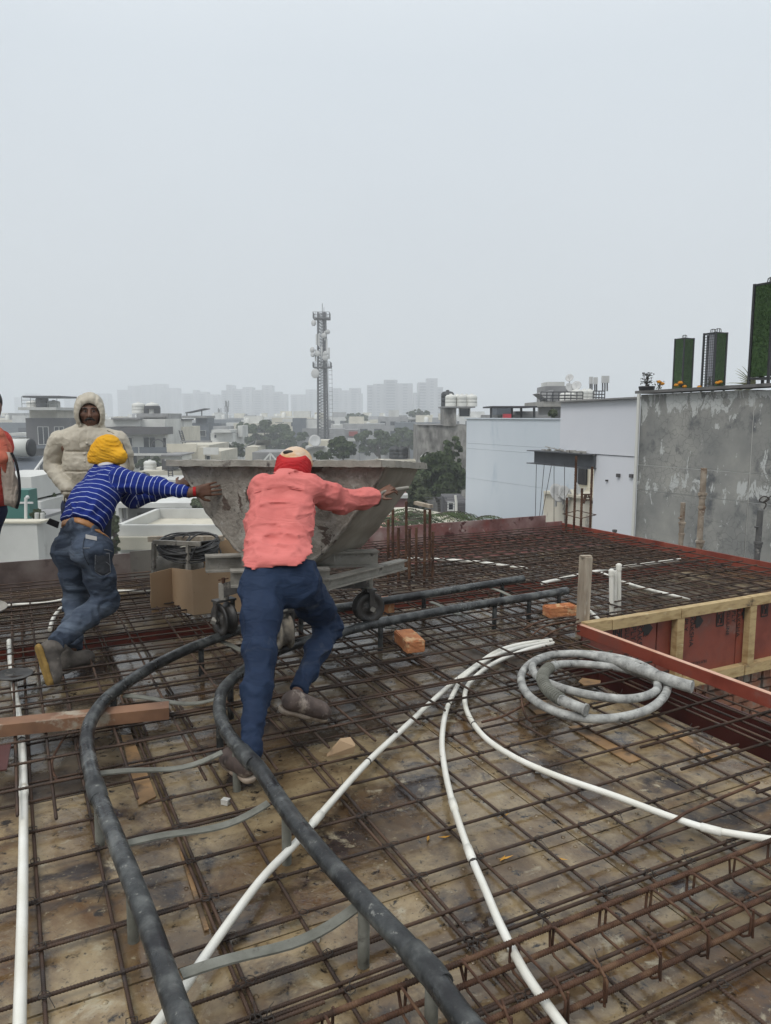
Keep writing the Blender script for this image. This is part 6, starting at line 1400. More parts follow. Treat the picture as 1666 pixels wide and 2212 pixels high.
def striped(name, base, line, period, width, off=0):
    m = cloth(name, base, tuple(c * 1.15 for c in base), 4); N, L = m.node_tree.nodes, m.node_tree.links; cur, b = out_color(m)
    at = N.new('ShaderNodeAttribute'); at.attribute_name = 'along'
    def mth(op, a_, v_):
        n = N.new('ShaderNodeMath'); n.operation = op; L.new(a_, n.inputs[0]); n.inputs[1].default_value = v_; return n.outputs[0]
    f = mth('FRACT', mth('ADD', mth('DIVIDE', at.outputs['Fac'], period), 10.0 + off), 0); k = mth('LESS_THAN', f, width / period)
    x = N.new('ShaderNodeMix'); x.data_type = 'RGBA'; L.new(k, x.inputs['Factor']); L.new(cur, x.inputs['A']); x.inputs['B'].default_value = (*line, 1); L.new(x.outputs['Result'], b.inputs['Base Color']); return m
M['stripe'] = striped('blue_striped_jersey', (.008, .022, .17), (.42, .48, .66), .038, .004)
def hand(B, wrist, mid, palm_n, spread=1.0, curl=.2, s=1.0, thumb=1):
    """palm from the wrist towards mid; palm_n: palm faces this way; five separate fingers"""
    wrist, mid = Vector(wrist), Vector(mid); f = (mid - wrist).normalized(); nrm = Vector(palm_n); nrm = (nrm - f * nrm.dot(f)).normalized(); side = f.cross(nrm).normalized() * thumb
    pl = .085 * s
    for k, o_ in enumerate((-.03, -.01, .01, .03)): B.limb(wrist + side * o_ * .6 * s, wrist + f * pl + side * o_ * s, .016 * s, .012 * s, .012)
    for k, (o_, L) in enumerate(zip((.033, .011, -.011, -.032), (.072, .08, .074, .058))):
        a = wrist + f * pl * .95 + side * o_ * s; d = (f + side * o_ * 6 * spread).normalized(); p1 = a + d * L * .45 * s; d2 = (d + nrm * curl).normalized(); p2 = p1 + d2 * L * .32 * s; d3 = (d2 + nrm * curl).normalized()
        B.limb(a, p1, .0095 * s, .0088 * s, .004); B.limb(p1, p2, .0088 * s, .008 * s, .003); B.limb(p2, p2 + d3 * L * .27 * s, .008 * s, .007 * s, .003)
    a = wrist + f * .025 * s + side * .03 * s; d = (f * .75 + side * .8 + nrm * .15).normalized(); p1 = a + d * .04 * s; d2 = (f + side * .35 + nrm * .25).normalized()
    B.limb(a, p1, .013 * s, .011 * s, .01); B.limb(p1, p1 + d2 * .035 * s, .0105 * s, .008 * s, .004)
def shoe(parent, heel, toe, up, m_up, m_sole, hgt=.06, name='shoe', wdt=.042, sole_t=.014):
    heel, toe, up = Vector(heel), Vector(toe), Vector(up).normalized(); f = (toe - heel).normalized(); up = (up - f * up.dot(f)).normalized(); sd = f.cross(up)
    B = Blob(.006); L = (toe - heel).length
    B.chain([heel + f * .036 + up * .042, heel + f * L * .4 + up * .043, heel + f * L * .62 + up * .034, heel + f * L * .8 + up * .026, toe - f * .032 + up * .02], [.037, .04, .039, .037, .03], .045, sd, 1.1)
    B.limb(heel + f * .042 + up * .045, heel + f * .05 + up * (hgt + .045), .038, .038, .05)
    o = B.build(name, m_up, parent, wr=.003, wf=30, cuts=[(heel, -up)])
    B = Blob(.006); B.chain([heel + f * .03, heel + f * L * .5, toe - f * .04], [.04, .036, .043], .03, sd, 1.0)
    sl = B.build('sole', m_sole, o, cuts=[(heel + up * .004, up), (heel - up * sole_t, -up)]); return o
def pers(loc, label): return thing('person', loc, label, 'person')
def tube_ring(parent, name, m, B, center, nrm, half, grow):
    C_ = Blob(B.h); C_.p = [(p[0], p[1], p[2] + grow, p[3] + grow, p[4], p[5], p[6]) for p in B.p]
    n_ = Vector(nrm).normalized(); return C_.build(name, m, parent, cuts=[(Vector(center) + n_ * half, n_), (Vector(center) - n_ * half, -n_)])

# ---------------- man in the coral shirt, pushing
T = D
Blob.K = .89
pk = pers(G(530, 1690, .05), 'man in a coral pink shirt and navy trousers pushing the hopper, seen from behind')
hipL, hipR = T(569, 1258, 3.66), T(645, 1255, 3.72); knL, anL = T(563, 1412, 3.36), T(541, 1635, 3.03); knR, anR = T(712, 1352, 3.95), T(645, 1490, 3.52)
waist, mid, chest = T(601, 1205, 3.74), T(604, 1130, 3.9), T(613, 1065, 4.04); shL, shR = T(566, 1056, 4.06), T(671, 1056, 4.08); neck, head = T(632, 1022, 4.19), T(634, 999, 4.27)
elR, wrR = T(742, 1083, 4.24), T(812, 1072, 4.33); elL, wrL = T(565, 1095, 4.3), T(600, 1085, 4.56)
B = Blob(.007)       # skin: one continuous body under the clothes
B.chain([hipL, knL, anL], [.075, .052, .036]); B.chain([hipR, knR, anR], [.075, .052, .036]); B.limb(hipL, hipR, .07, .07, .05); B.chain([(hipL + hipR) / 2, mid, chest], [.06, .06, .065], .05); B.limb(shL, shR, .04, .04, .03); B.limb(chest, neck, .06, .05, .04); B.limb(neck, head, .05, .06, .03)
B.ball(head, .092, .03); B.chain([shR, elR, wrR], [.05, .042, .028]); B.chain([shL, elL, wrL], [.05, .042, .028])
hand(B, wrR, T(824, 1066, 4.33), (0, .6, -.9), .02, 2.2, .95, -1); hand(B, wrL, T(604, 1072, 4.62), (.1, 1, 0), 1, .1)
B.build('body', M['skin'], pk)
B = Blob(.0085); sx1 = Vector((1, 0, 0)); bk = V(0, .7, .72)
for o_ in (-.078, .078): B.chain([waist + V(o_ * 1.0, .0, -.03), mid + V(o_, .02, 0), chest + V(o_ * .9, .01, 0)], [.108, .104, .108], .06, bk, .95)
B.limb(waist + V(-.07, -.03, -.05), waist + V(.075, -.03, -.05), .122, .122, .06); B.limb(waist + V(-.068, -.055, -.1), waist + V(.08, -.055, -.1), .146, .146, .05); B.limb(waist + V(-.065, -.05, -.15), waist + V(.08, -.05, -.15), .14, .14, .05)
B.limb(shL + V(.02, 0, -.01), shR + V(-.02, 0, -.01), .075, .075, .05); B.limb(chest + V(0, 0, .03), neck + V(0, -.01, -.005), .09, .06, .05)
B.chain([shR, shR.lerp(elR, .5), elR, elR.lerp(wrR, .6), wrR], [.082, .082, .076, .064, .055], .035); B.chain([shL, elL, wrL], [.078, .062, .046], .035)
def pfold(P):
    a = (P - np.array(waist)) @ np.array((mid - waist).normalized()); s_ = P[:, 0] - waist.x
    low = np.exp(-((a - .06) / .1) ** 2); w_ = np.sin((a + .25 * s_ + .05 * vnoise(P, 6.)) * 105 + 2.5 * vnoise(P, 7.)); 
    return -.004 * low * np.maximum(w_, -.3) 
hem_n = (waist - mid).normalized()
o = B.build('shirt', M['pink'], pk, wr=.021, wf=9., stretch=(.6, 1.1, 1.5), fold=pfold, cuts=[(T(600, 1226, 3.58) , V(.07, .3, -1), .46), (wrR + (wrR - elR).normalized() * .012, wrR - elR, .1)])
SB = B
def on_shirt(x, y):
    d = ray(x, y); Ys = np.arange(3.4, 4.5, .002); P = np.array(cam_o.location) + np.outer(Ys / d.y, np.array(d))
    m_ = np.min([Blob.dist(P, pr)[0] for pr in SB.p], 0); hit = np.argmax(m_ < .004); return D(x, y, Ys[hit])
M['seam'] = mat('dark_coral_seam', [(.4, .075, .07)], rough=.9, bump=0)
q = MB(); q.tube([on_shirt(p.x, p.y) for p in smooth_path([V(660, 1046, 0), V(672, 1066, 0), V(679, 1090, 0), V(681, 1112, 0)], 5)], .0022, 5); q.build('sleeve_seam', M['seam'], pk)
q = MB(); q.tube([on_shirt(p.x, p.y) for p in smooth_path([V(548, 1066, 0), V(580, 1057, 0), V(620, 1055, 0), V(664, 1062, 0)], 5)], .0018, 5); q.build('yoke_seam', M['seam'], pk)
B = Blob(.0085)
B.limb(hipL + V(.005, 0, .0), hipR, .118, .118, .06); B.limb(waist + V(-.065, -.02, -.05), waist + V(.065, -.02, -.05), .105, .105, .05); B.ball(hipL + V(.0, -.03, -.035), .1, .06); B.ball(hipR + V(-.01, -.03, -.035), .103, .06)
B.chain([hipL + V(.0, 0, -.02), hipL.lerp(knL, .5), knL, knL.lerp(anL, .35), anL + V(0, 0, .02)], [.118, .102, .078, .07, .047], .04); B.chain([hipR, hipR.lerp(knR, .55), knR, knR.lerp(anR, .4), anR], [.118, .098, .077, .068, .05], .04)
def tfold(P):
    a = (P - np.array(anL)) @ np.array((knL - anL).normalized()); low = np.exp(-((a - .1) / .12) ** 2) * (np.abs(P[:, 0] - anL.x) < .12)
    b_ = np.exp(-(np.linalg.norm(P - np.array(knR), axis=1) / .11) ** 2); c_ = (P - np.array(knR)) @ np.array(((hipR - knR).normalized() + (anR - knR).normalized()).normalized())
    return -.0035 * low * np.sin(a * 140 + 9 * vnoise(P, 14.)) - .006 * b_ * np.sin((P[:, 2] + .5 * P[:, 0]) * 110 + 3 * vnoise(P, 8.))
B.build('trousers', M['navy'], pk, wr=.019, wf=7., stretch=(1.2, 1.0, .9), fold=tfold, cuts=[(T(601, 1203, 3.6), V(0, .3, 1)), (anL + V(0, 0, -.02), anL - knL, .14), (anR + (anR - knR).normalized() * .01, anR - knR, .14)])
shoe(pk, T(606, 1528, 3.42), T(708, 1549, 3.58), V(.1, -.25, 1), M['loafer'], M['lsole'], .022, sole_t=.022)
shoe(pk, T(545, 1682, 2.98), T(486, 1640, 3.16), V(0, -.1, 1), M['loafer'], M['lsole'], .022, sole_t=.022)
ho_ = Blob(.006); 
for i in range(5):
    c_ = neck.lerp(head, -.2 + .27 * i); ho_.ball(c_ + V(0, .0, 0), .112 - abs(i - 2) * .003, .015, V(0, .6, .8), .85)
hn = (head - neck).normalized()
def sfold(P): 
    a = (P - np.array(neck)) @ np.array(hn); return -.004 * np.sin(a * 260 + 16 * (P[:, 0] - neck.x) + 8 * vnoise(P, 9.))
ho_.build('scarf', M['red'], pk, fold=sfold, wr=.006, wf=22, cuts=[(head + V(0, .0, .052), V(0, -.25, 1)), (neck + V(0, -.06, -.06), -hn)])
cp = Blob(.006); hc = head + V(.004, .01, -.008); cp.ball(hc, .108, .02); cp.ball(hc + V(.012, .03, .0), .102, .02); 
cp.build('cap', M['cap'], pk, wr=.004, wf=18, cuts=[(hc + V(0, 0, -.012), V(0, -.3, -1))])
q = MB(); q.ball(hc + V(-.025, -.056, .068), .027, 6, (1.2, .6, .5)); q.build('cap_opening', M['hair'], pk)

# ---------------- man in the striped jersey, pushing from the left
Blob.K = .9
bl = pers(G(150, 1440, .05), 'man in a blue striped jersey, jeans and yellow turban pushing the hopper from the left')
hA, hB_ = T(204, 1188, 4.56), T(155, 1188, 4.72); kA, aA = T(224, 1300, 4.62), T(116, 1392, 4.24); kB, aB = T(163, 1300, 4.74), T(158, 1398, 4.5)
wa, mi, ch = T(175, 1138, 4.66), T(198, 1090, 4.76), T(230, 1040, 4.88); sR, sL = T(262, 1036, 4.8), T(222, 1030, 5.02); ne, he = T(234, 1000, 4.93), T(234, 972, 4.97)
eR, wR = T(338, 1052, 4.78), T(409, 1064, 4.73); eL, wL = T(292, 1080, 4.96), T(372, 1058, 5.05)
B = Blob(.007); B.chain([hA, kA, aA], [.075, .052, .036]); B.chain([hB_, kB, aB], [.075, .052, .036]); B.limb(hA, hB_, .08, .08, .05); B.chain([(hA + hB_) / 2, mi, ch], [.06, .06, .065], .05); B.limb(sL, sR, .04, .04, .03); B.limb(ch, ne, .06, .05, .04); B.limb(ne, he, .05, .06, .03); B.ball(he, .09, .03)
B.chain([sR, eR, wR, T(424, 1063, 4.73)], [.05, .04, .03, .027]); B.chain([sL, eL, wL, T(385, 1050, 5.08)], [.05, .04, .03, .027])
hand(B, T(421, 1062, 4.73), T(455, 1057, 4.77), (.25, 1, 0), .5, .1, 1.05, -1); hand(B, T(385, 1050, 5.08), T(402, 1042, 5.15), (.3, 1, 0), 1, .1)
B.build('body', M['skin'], bl)
B = Blob(.0085); ax_ = (ch - wa).normalized(); sd_ = (sR - sL).normalized()
for o_ in (-.062, .062): B.chain([wa + sd_ * o_ + V(-.005, 0, -.01), mi + sd_ * o_, ch + sd_ * o_ * 1.1], [.114, .118, .12], .06)
B.limb(sL, sR, .072, .07, .06); B.limb(ch, ne - V(0, 0, .03), .09, .062, .05)
ia = len(B.p); B.chain([sR, sR.lerp(eR, .5), eR, wR], [.075, .066, .058, .043], .04); B.chain([sL, eL, wL], [.073, .058, .043], .04)
bigt = (np.array(wa - ax_ * .02), np.array(ch + ax_ * .12), .17, .15, .03, None, 1.0)
def lerp3(a, b): return np.array(a), np.array(b)
at = [(bigt, 0, 1.0)]
dd = (eR - sR).length
at += [((np.array(sR), np.array(eR), .078, .06, .03, None, 1.0), .02, 1.0), ((np.array(eR), np.array(wR), .06, .045, .03, None, 1.0), .02 + dd, 1.0), ((np.array(sL), np.array(eL), .075, .06, .03, None, 1.0), .01, 1.0), ((np.array(eL), np.array(wL), .06, .045, .03, None, 1.0), .01 + (eL - sL).length, 1.0)]
def bfold(P):
    b_ = np.exp(-(np.linalg.norm(P - np.array(eR), axis=1) / .1) ** 2); c_ = (P - np.array(eR)) @ np.array((wR - eR).normalized()); low = np.exp(-((((P - np.array(wa)) @ np.array(ax_)) - .06) / .08) ** 2)
    return -.005 * b_ * np.sin(c_ * 130 + 4 * vnoise(P, 8.)) - .006 * low * np.sin(P[:, 0] * 70 - P[:, 2] * 60 + 5 * vnoise(P, 6.))
B.build('jersey', M['stripe'], bl, attr=at, wr=.018, wf=8., fold=bfold, cuts=[(wa + ax_ * .012, -ax_), (wR + (wR - eR).normalized() * .004, wR - eR, .1)])
B = Blob(.0085); B.limb(hA, hB_, .108, .108, .06); B.limb(wa + sd_ * .055, wa - sd_ * .055, .1, .1, .05); B.ball(hA + V(-.03, -.05, .0), .1, .06); B.ball(hB_ + V(-.02, -.03, 0), .1, .06)
B.chain([hA, hA.lerp(kA, .5), kA + V(.01, 0, 0), kA.lerp(aA, .4), aA + V(.02, .01, .01)], [.112, .098, .08, .073, .062], .04); B.chain([hB_, hB_.lerp(kB, .5), kB, kB.lerp(aB, .5), aB], [.11, .094, .076, .07, .062], .04)
def jfold(P):
    d1 = np.exp(-(np.linalg.norm(P - np.array(aA), axis=1) / .13) ** 2); d2 = np.exp(-(np.linalg.norm(P - np.array(aB), axis=1) / .12) ** 2); d3 = np.exp(-(np.linalg.norm(P - np.array(kA), axis=1) / .1) ** 2)
    a = (P - np.array(aA)) @ np.array((kA - aA).normalized())
    return -.006 * d1 * np.sin(a * 120 + 7 * vnoise(P, 11.)) - .006 * d2 * np.sin(P[:, 2] * 120 + 4 * vnoise(P, 9.)) - .006 * d3 * np.sin((P[:, 2] - P[:, 0]) * 90 + 4 * vnoise(P, 8.))
JB = B; jn = B.build('jeans', M['jean'], bl, wr=.02, wf=7.5, fold=jfold, cuts=[(aA + (aA - kA).normalized() * .0, aA - kA, .14), (aB + V(0, 0, -.03), aB - kB, .14), (wa + ax_ * .004, ax_)])
tube_ring(bl, 'belt', M['belt'], JB, wa - ax_ * .016, ax_, .019, .007)
q = MB(); p = T(127, 1136, 4.6); q.prism([T(127, 1128, 4.6), T(124, 1141, 4.6), T(100, 1131, 4.56), T(107, 1120, 4.56)], V(.0, .012, 0)); q.build('belt_end', M['blackc'], bl)
def surf(a): return a
M['pocket'] = cloth('pocket_denim', (.045, .05, .058), (.085, .09, .1), 4)
# back pocket with its stitched arc
yq = 4.42
def on_seat(x, y):
    """point on the seat of the jeans in front of the camera ray, by walking the ray to the jeans body"""
    d = ray(x, y); Ys = np.arange(4.2, 5.0, .002); P = np.array(cam_o.location) + np.outer(Ys / d.y, np.array(d))
    m_ = np.min([Blob.dist(P, pr)[0] for pr in JB.p], 0); hit = np.argmax(m_ < .012)
    return D(x, y, Ys[hit] if m_[hit] < .012 else 4.6)
q = MB(); NP = 8; TL, TR, BR_, BL_ = (206, 1199), (236, 1195), (239, 1236), (206, 1234); vs = []
for i in range(NP + 1):
    for k in range(NP + 1):
        a_, b_ = k / NP, i / NP; x_ = (TL[0] * (1 - a_) + TR[0] * a_) * (1 - b_) + (BL_[0] * (1 - a_) + BR_[0] * a_) * b_; y_ = (TL[1] * (1 - a_) + TR[1] * a_) * (1 - b_) + (BL_[1] * (1 - a_) + BR_[1] * a_) * b_ + 9 * b_ * (1 - abs(2 * a_ - 1))
        vs.append(on_seat(x_, y_) + V(0, -.004, .001))
vs += [p + V(0, .012, 0) for p in vs]; n_ = (NP + 1) ** 2; fs = []
for i in range(NP):
    for k in range(NP): c0 = i * (NP + 1) + k; fs += [(c0, c0 + 1, c0 + NP + 2, c0 + NP + 1)]
for i in range(NP):
    for e0, e1 in [(i, i + 1), (n_ - 1 - i, n_ - 2 - i), ((i + 1) * (NP + 1), i * (NP + 1)), (i * (NP + 1) + NP, (i + 1) * (NP + 1) + NP)]: fs.append((e0, e0 + n_, e1 + n_, e1))
q.add(vs, fs, True); q.build('back_pocket', M['pocket'], bl)
def stitch(name, pts, r, m, n=4): 
    q = MB(); q.tube([on_seat(x, y) for x, y in pts], r, 5); return q.build(name, m, bl)
M['stitch'] = mat('pale_stitching', [(.2, .21, .23)], rough=.9, bump=0)
def dens(pts, n=5): return [(p.x, p.y) for p in smooth_path([V(x, y, 0) for x, y in pts], n)]
stitch('pocket_seam', dens([(206, 1199), (236, 1195)]) + dens([(236, 1195), (239, 1236)]) + dens([(239, 1236), (223, 1244), (206, 1234)]) + dens([(206, 1234), (206, 1199)]), .003, M['stitch'])
stitch('pocket_arc', dens([(205, 1227), (209, 1214), (220, 1211), (232, 1216), (238, 1222)]), .003, M['stitch'])
stitch('yoke_seam', dens([(180, 1184), (200, 1184), (232, 1188), (243, 1192)]), .0024, M['stitch'])
stitch('centre_seam', dens([(187, 1152), (180, 1175), (182, 1200), (193, 1222)]), .0018, M['blackc'])
q = MB(); pa, pb = on_seat(187, 1162) + V(0, -.012, 0), on_seat(211, 1167) + V(0, -.012, 0); q.prism([pa, pb, pb + V(.002, .0, .024), pa + V(.002, 0, .024)], V(0, -.002, 0)); q.build('leather_patch', mat('white_patch', [(.6, .58, .55)], rough=.8, bump=0), bl)
# boots
shoe(bl, T(84, 1392, 4.16), T(113, 1484, 4.13), V(.55, .75, .25), M['boot'], M['sole'], .075, 'boot', sole_t=.02)
shoe(bl, T(132, 1452, 4.38), T(204, 1422, 4.55), V(0, -.05, 1), M['boot'], M['boot'], .07, 'boot')
tb = Blob(.006); tc_ = T(232, 974, 4.96); tn = Vector((.35, -.1, .93))
for i in range(5): tb.ball(tc_ + tn * (-.05 + .018 * i), .116 - .007 * abs(i - 1.2), .02, None)
tb.ball(T(260, 987, 4.9), .05, .05); tb.ball(T(208, 992, 4.95), .05, .03)
def tbf(P):
    R_ = P - np.array(tc_); a = R_ @ np.array(Vector((.25, -.35, .9)).normalized()); b_ = R_ @ np.array((.8, .4, 0)); return -.0024 * np.sin(a * 360 + 60 * b_ + 6 * vnoise(P, 6.)) - .0012 * np.sin(a * 100 + 30 * b_ + 4 * vnoise(P, 6.))
tb.build('turban', M['turban'], bl, fold=tbf, wr=.006, wf=14, stretch=(.6, .6, 2), cuts=[(T(232, 1005, 4.95) + V(0, 0, 0), V(-.1, -.1, -1))])
cl = Blob(.006); cl.ball(ne + V(.0, -.01, -.015), .075, .02, V(0, 0, 1), .6); cl.build('collar', mat('white_collar', [(.6, .6, .6)], rough=.9, bump=0), bl)
q = MB(); 
for k in range(3): a_ = T(423, 1062, 4.73); q.lathe(a_ + V(.006 * k - .012, .001 * k, 0), (1, .15, .03), [(.031, -.003), (.034, 0), (.031, .003)], 14)
q.build('red_wrist_thread', M['red'], bl)

# ---------------- man in the padded jacket
YJ = 5.8
Blob.K = 1.0
jk = pers(G(190, 1318, .05), 'man standing in a beige padded jacket with its hood up and hands in pockets')
hc = T(194, 890, YJ); RJ = Matrix.Rotation(R(20), 3, 'Z')
def hv(x, y, z): return RJ @ V(x, y, z)
XJ = hv(1, 0, 0)
def loc_(P): return (P - np.array(hc)) @ np.array(RJ)
B = Blob(.0055)
B.ball(hc + hv(0, .01, .01), .095, .03, XJ, .84); B.ball(hc + hv(0, -.02, -.045), .072, .04, XJ, .88); B.ball(hc + hv(0, -.045, -.095), .034, .03)          # skull, jaw, chin
B.limb(hc + hv(0, -.095, .012), hc + hv(0, -.118, -.03), .009, .014, .012); B.ball(hc + hv(-.014, -.106, -.033), .009, .006); B.ball(hc + hv(.014, -.106, -.033), .009, .006)    # nose
B.limb(hc + hv(-.045, -.08, .026), hc + hv(.045, -.08, .026), .012, .012, .015)                          # brow
B.limb(hc + hv(-.018, -.098, -.064), hc + hv(.018, -.098, -.064), .0065, .0065, .006); B.limb(hc + hv(-.016, -.096, -.074), hc + hv(.016, -.096, -.074), .007, .007, .005)   # lips
B.ball(hc + hv(-.05, -.065, -.02), .022, .02); B.ball(hc + hv(.05, -.065, -.02), .022, .02)
for s_ in (-1, 1): B.limb(hc + hv(s_ * .082, .0, .0), hc + hv(s_ * .08, .0, -.03), .012, .009, .01)
B.limb(hc + hv(0, .01, -.08), hc + hv(0, .02, -.2), .055, .06, .03); B.limb(hc + hv(-.16, .03, -.27), hc + hv(.16, .03, -.27), .06, .06, .05); B.limb(hc + hv(0, .03, -.27), T(190, 1090, YJ), .12, .12, .05)
for s_ in (-1, 1):
    hp_ = T(190 + s_ * 24, 1100, YJ); B.chain([hp_, V(hp_.x, YJ, .5), V(hp_.x, YJ, .12)], [.075, .05, .036]); B.limb(T(190, 1090, YJ), hp_, .1, .08, .05)
    sh_ = T(190 + s_ * 62, 948, YJ); el_ = T(190 + s_ * 74, 1005, YJ - .02); wr_ = T(190 + s_ * 44, 1052, YJ - .14)
    B.chain([sh_, el_ + V(0, .04, 0), wr_], [.045, .03, .024]); hand(B, wr_, T(190 + s_ * 33, 1068, YJ - .16), (0, 1, .1), .5, .3, .9, s_)
B.build('body', M['skin'], jk)
for s_ in (-1, 1):
    q = MB(); q.ball(hc + hv(s_ * .03, -.088, .006), .011, 7, (1.2, .6, .5)); e_ = q.build('eye', mat('eye_white', [(.2, .17, .15)], rough=.3, bump=0) if s_ < 0 else bpy.data.materials['eye_white'], jk)
    q = MB(); q.ball(hc + hv(s_ * .03 + .002, -.0955, .006), .0058, 6, (1, .5, 1)); q.build('pupil', M['hair'], e_)
    q = MB(); q.tube([hc + hv(s_ * .014, -.1, .026), hc + hv(s_ * .032, -.1, .031), hc + hv(s_ * .05, -.086, .025)], [.004, .0055, .003], 6); q.build('eyebrow', M['hair'], jk)
q = MB(); q.tube(smooth_path([hc + hv(-.036, -.088, -.066), hc + hv(-.018, -.106, -.054), hc + hv(0, -.11, -.051), hc + hv(.018, -.106, -.054), hc + hv(.036, -.088, -.066)], 4), [.004 + .0055 * math.sin(math.pi * (i + 1) / 18) for i in range(17)], 7); q.build('moustache', M['hair'], jk)
q = Blob(.006); q.ball(hc + hv(0, -.0, .05), .09, .02, XJ, .86); q.build('hair', M['hair'], jk, cuts=[(hc + hv(0, -.07, .055), V(0, -.45, -1))])
# hood: hollow, open at the front
HB = Blob(.006); HB.ball(hc + hv(0, .02, .042), .11, .05, XJ, .97); HB.ball(hc + hv(0, .015, -.05), .104, .06, XJ, 1.0); HB.limb(hc + hv(-.06, -.01, -.16), hc + hv(.06, -.01, -.16), .06, .06, .05)
HB.chain([hc + hv(.082 * math.sin(a_), -.075 + .02 * abs(math.cos(a_)), -.012 + .106 * math.cos(a_)) for a_ in [R(-150) + R(300) * i / 16 for i in range(17)]], [.02] * 17, .03)
def hf(P):
    R_ = loc_(P) - np.array((0, -.05, -.01)); an = np.arctan2(R_[:, 0], R_[:, 2]); fr = np.exp(-((R_[:, 1] + .01) / .035) ** 2)
    return -.003 * np.sin(an * 19 + 7 * vnoise(P, 9.)) * fr + .005 * np.exp(-((np.abs(R_[:, 0]) - .05) / .006) ** 2) * (R_[:, 2] > .05)
HB.build('hood', M['jacket'], jk, fold=hf, wr=.006, wf=9, carve=[(np.array(hc + hv(0, .01, -.034)), np.array(hc + hv(0, -.3, -.034)), .074, .078, .01, np.array((0., 0, 1)), 1.32)])
jB = Blob(.0065)
for o_ in (-.06, .06): jB.chain([T(192, 1078, YJ) + V(o_ * 1.2, 0, 0), T(192, 1010, YJ) + V(o_ * 1.1, 0, 0), T(192, 955, YJ) + V(o_ * 1.25, 0, 0)], [.115, .115, .112], .07)
jB.limb(T(142, 947, YJ), T(244, 947, YJ), .066, .066, .06); jB.limb(T(192, 938, YJ), hc + hv(0, .02, -.18), .1, .08, .06)
for s_ in (-1, 1):
    sh_ = T(192 + s_ * 62, 953, YJ); el_ = T(192 + s_ * 77, 1008, YJ + .02); wr_ = T(192 + s_ * 42, 1058, YJ - .15)
    jB.chain([sh_, sh_.lerp(el_, .5) + V(s_ * .012, 0, 0), el_, el_.lerp(wr_, .5), wr_], [.08, .076, .068, .064, .055], .007)
def qf(P):
    z = P[:, 2] - hc.z; x_ = P[:, 0] - hc.x; body = np.abs(x_) < .17
    zz = np.minimum.reduce([np.abs(z + v_) for v_ in (.3, .45, .6)]); g = np.exp(-(zz / .0055) ** 2) * body * .011
    front = np.exp(-((x_ - .01) / .006) ** 2) * (P[:, 1] < YJ) * .005
    puff = .004 * np.where(body, np.abs(np.sin(np.pi * (z + .3) / .15)), np.abs(np.sin((z * .9 + .5 * np.abs(x_)) * 42 + 2 * vnoise(P, 5.))) ** .7)
    return g + front - puff
jB.build('jacket', M['jacket'], jk, fold=qf, wr=.007, wf=16., stretch=(.9, 1, 1.2), cuts=[(T(192, 1092, YJ), V(0, 0, -1))])
for (dz, r_) in [(-.235, .012), (-.315, .013), (-.37, .011)]:
    q = MB(); q.lathe(hc + V(.03 if dz > -.3 else .012, -.16 - (.0 if dz > -.3 else .012), dz), (0, -1, 0), [(.00001, 0), (r_, 0), (r_, .003), (.00001, .005)], 12); q.build('snap_button', M['jacket'], jk)
q = MB(); q.prism([hc + V(-.03, -.145, -.235), hc + V(.06, -.14, -.2), hc + V(.07, -.14, -.24), hc + V(-.02, -.15, -.27)], V(0, -.012, 0)); q.build('collar_flap', M['jacket'], jk)
q = MB()
for x_ in (141, 250): q.tube(smooth_path([T(x_, 1070, YJ - .16), T(x_ - 2, 1082, YJ - .17), T(x_ + 2, 1090, YJ - .17), T(x_ - 1, 1082, YJ - .18)], 4), .004, 5)
q.build('drawcord', M['blackc'], jk)
M['piping'] = mat('grey_beige_piping', [(.2, .175, .135)], rough=.8, bump=0)
for s_ in (-1, 1):
    q = MB(); q.tube(smooth_path([T(192 + s_ * 40, 930, YJ - .045), T(192 + s_ * 66, 946, YJ - .062), T(192 + s_ * 80, 975, YJ - .055), T(192 + s_ * 87, 1002, YJ - .04), T(192 + s_ * 80, 1022, YJ - .08), T(192 + s_ * 62, 1042, YJ - .15), T(192 + s_ * 47, 1056, YJ - .2)], 5), .0045, 6); q.build('sleeve_piping', M['piping'], jk)
B = Blob(.009); M['dkjean'] = cloth('dark_blue_jeans', (.012, .016, .035), (.025, .032, .06))
for s_ in (-1, 1):
    hp_ = T(190 + s_ * 22, 1104, YJ); B.chain([hp_, V(hp_.x, YJ, .48), V(hp_.x, YJ, .17)], [.105, .075, .06], .04)
B.limb(T(170, 1096, YJ), T(210, 1096, YJ), .12, .12, .05); B.build('jeans', M['dkjean'], jk, wr=.01, wf=7.)
for s_ in (-1, 1): hp_ = T(190 + s_ * 22, 1104, YJ); shoe(jk, V(hp_.x, YJ + .08, .112), V(hp_.x + s_ * .03, YJ - .17, .112), V(0, 0, 1), M['boot'], M['boot'], .05)

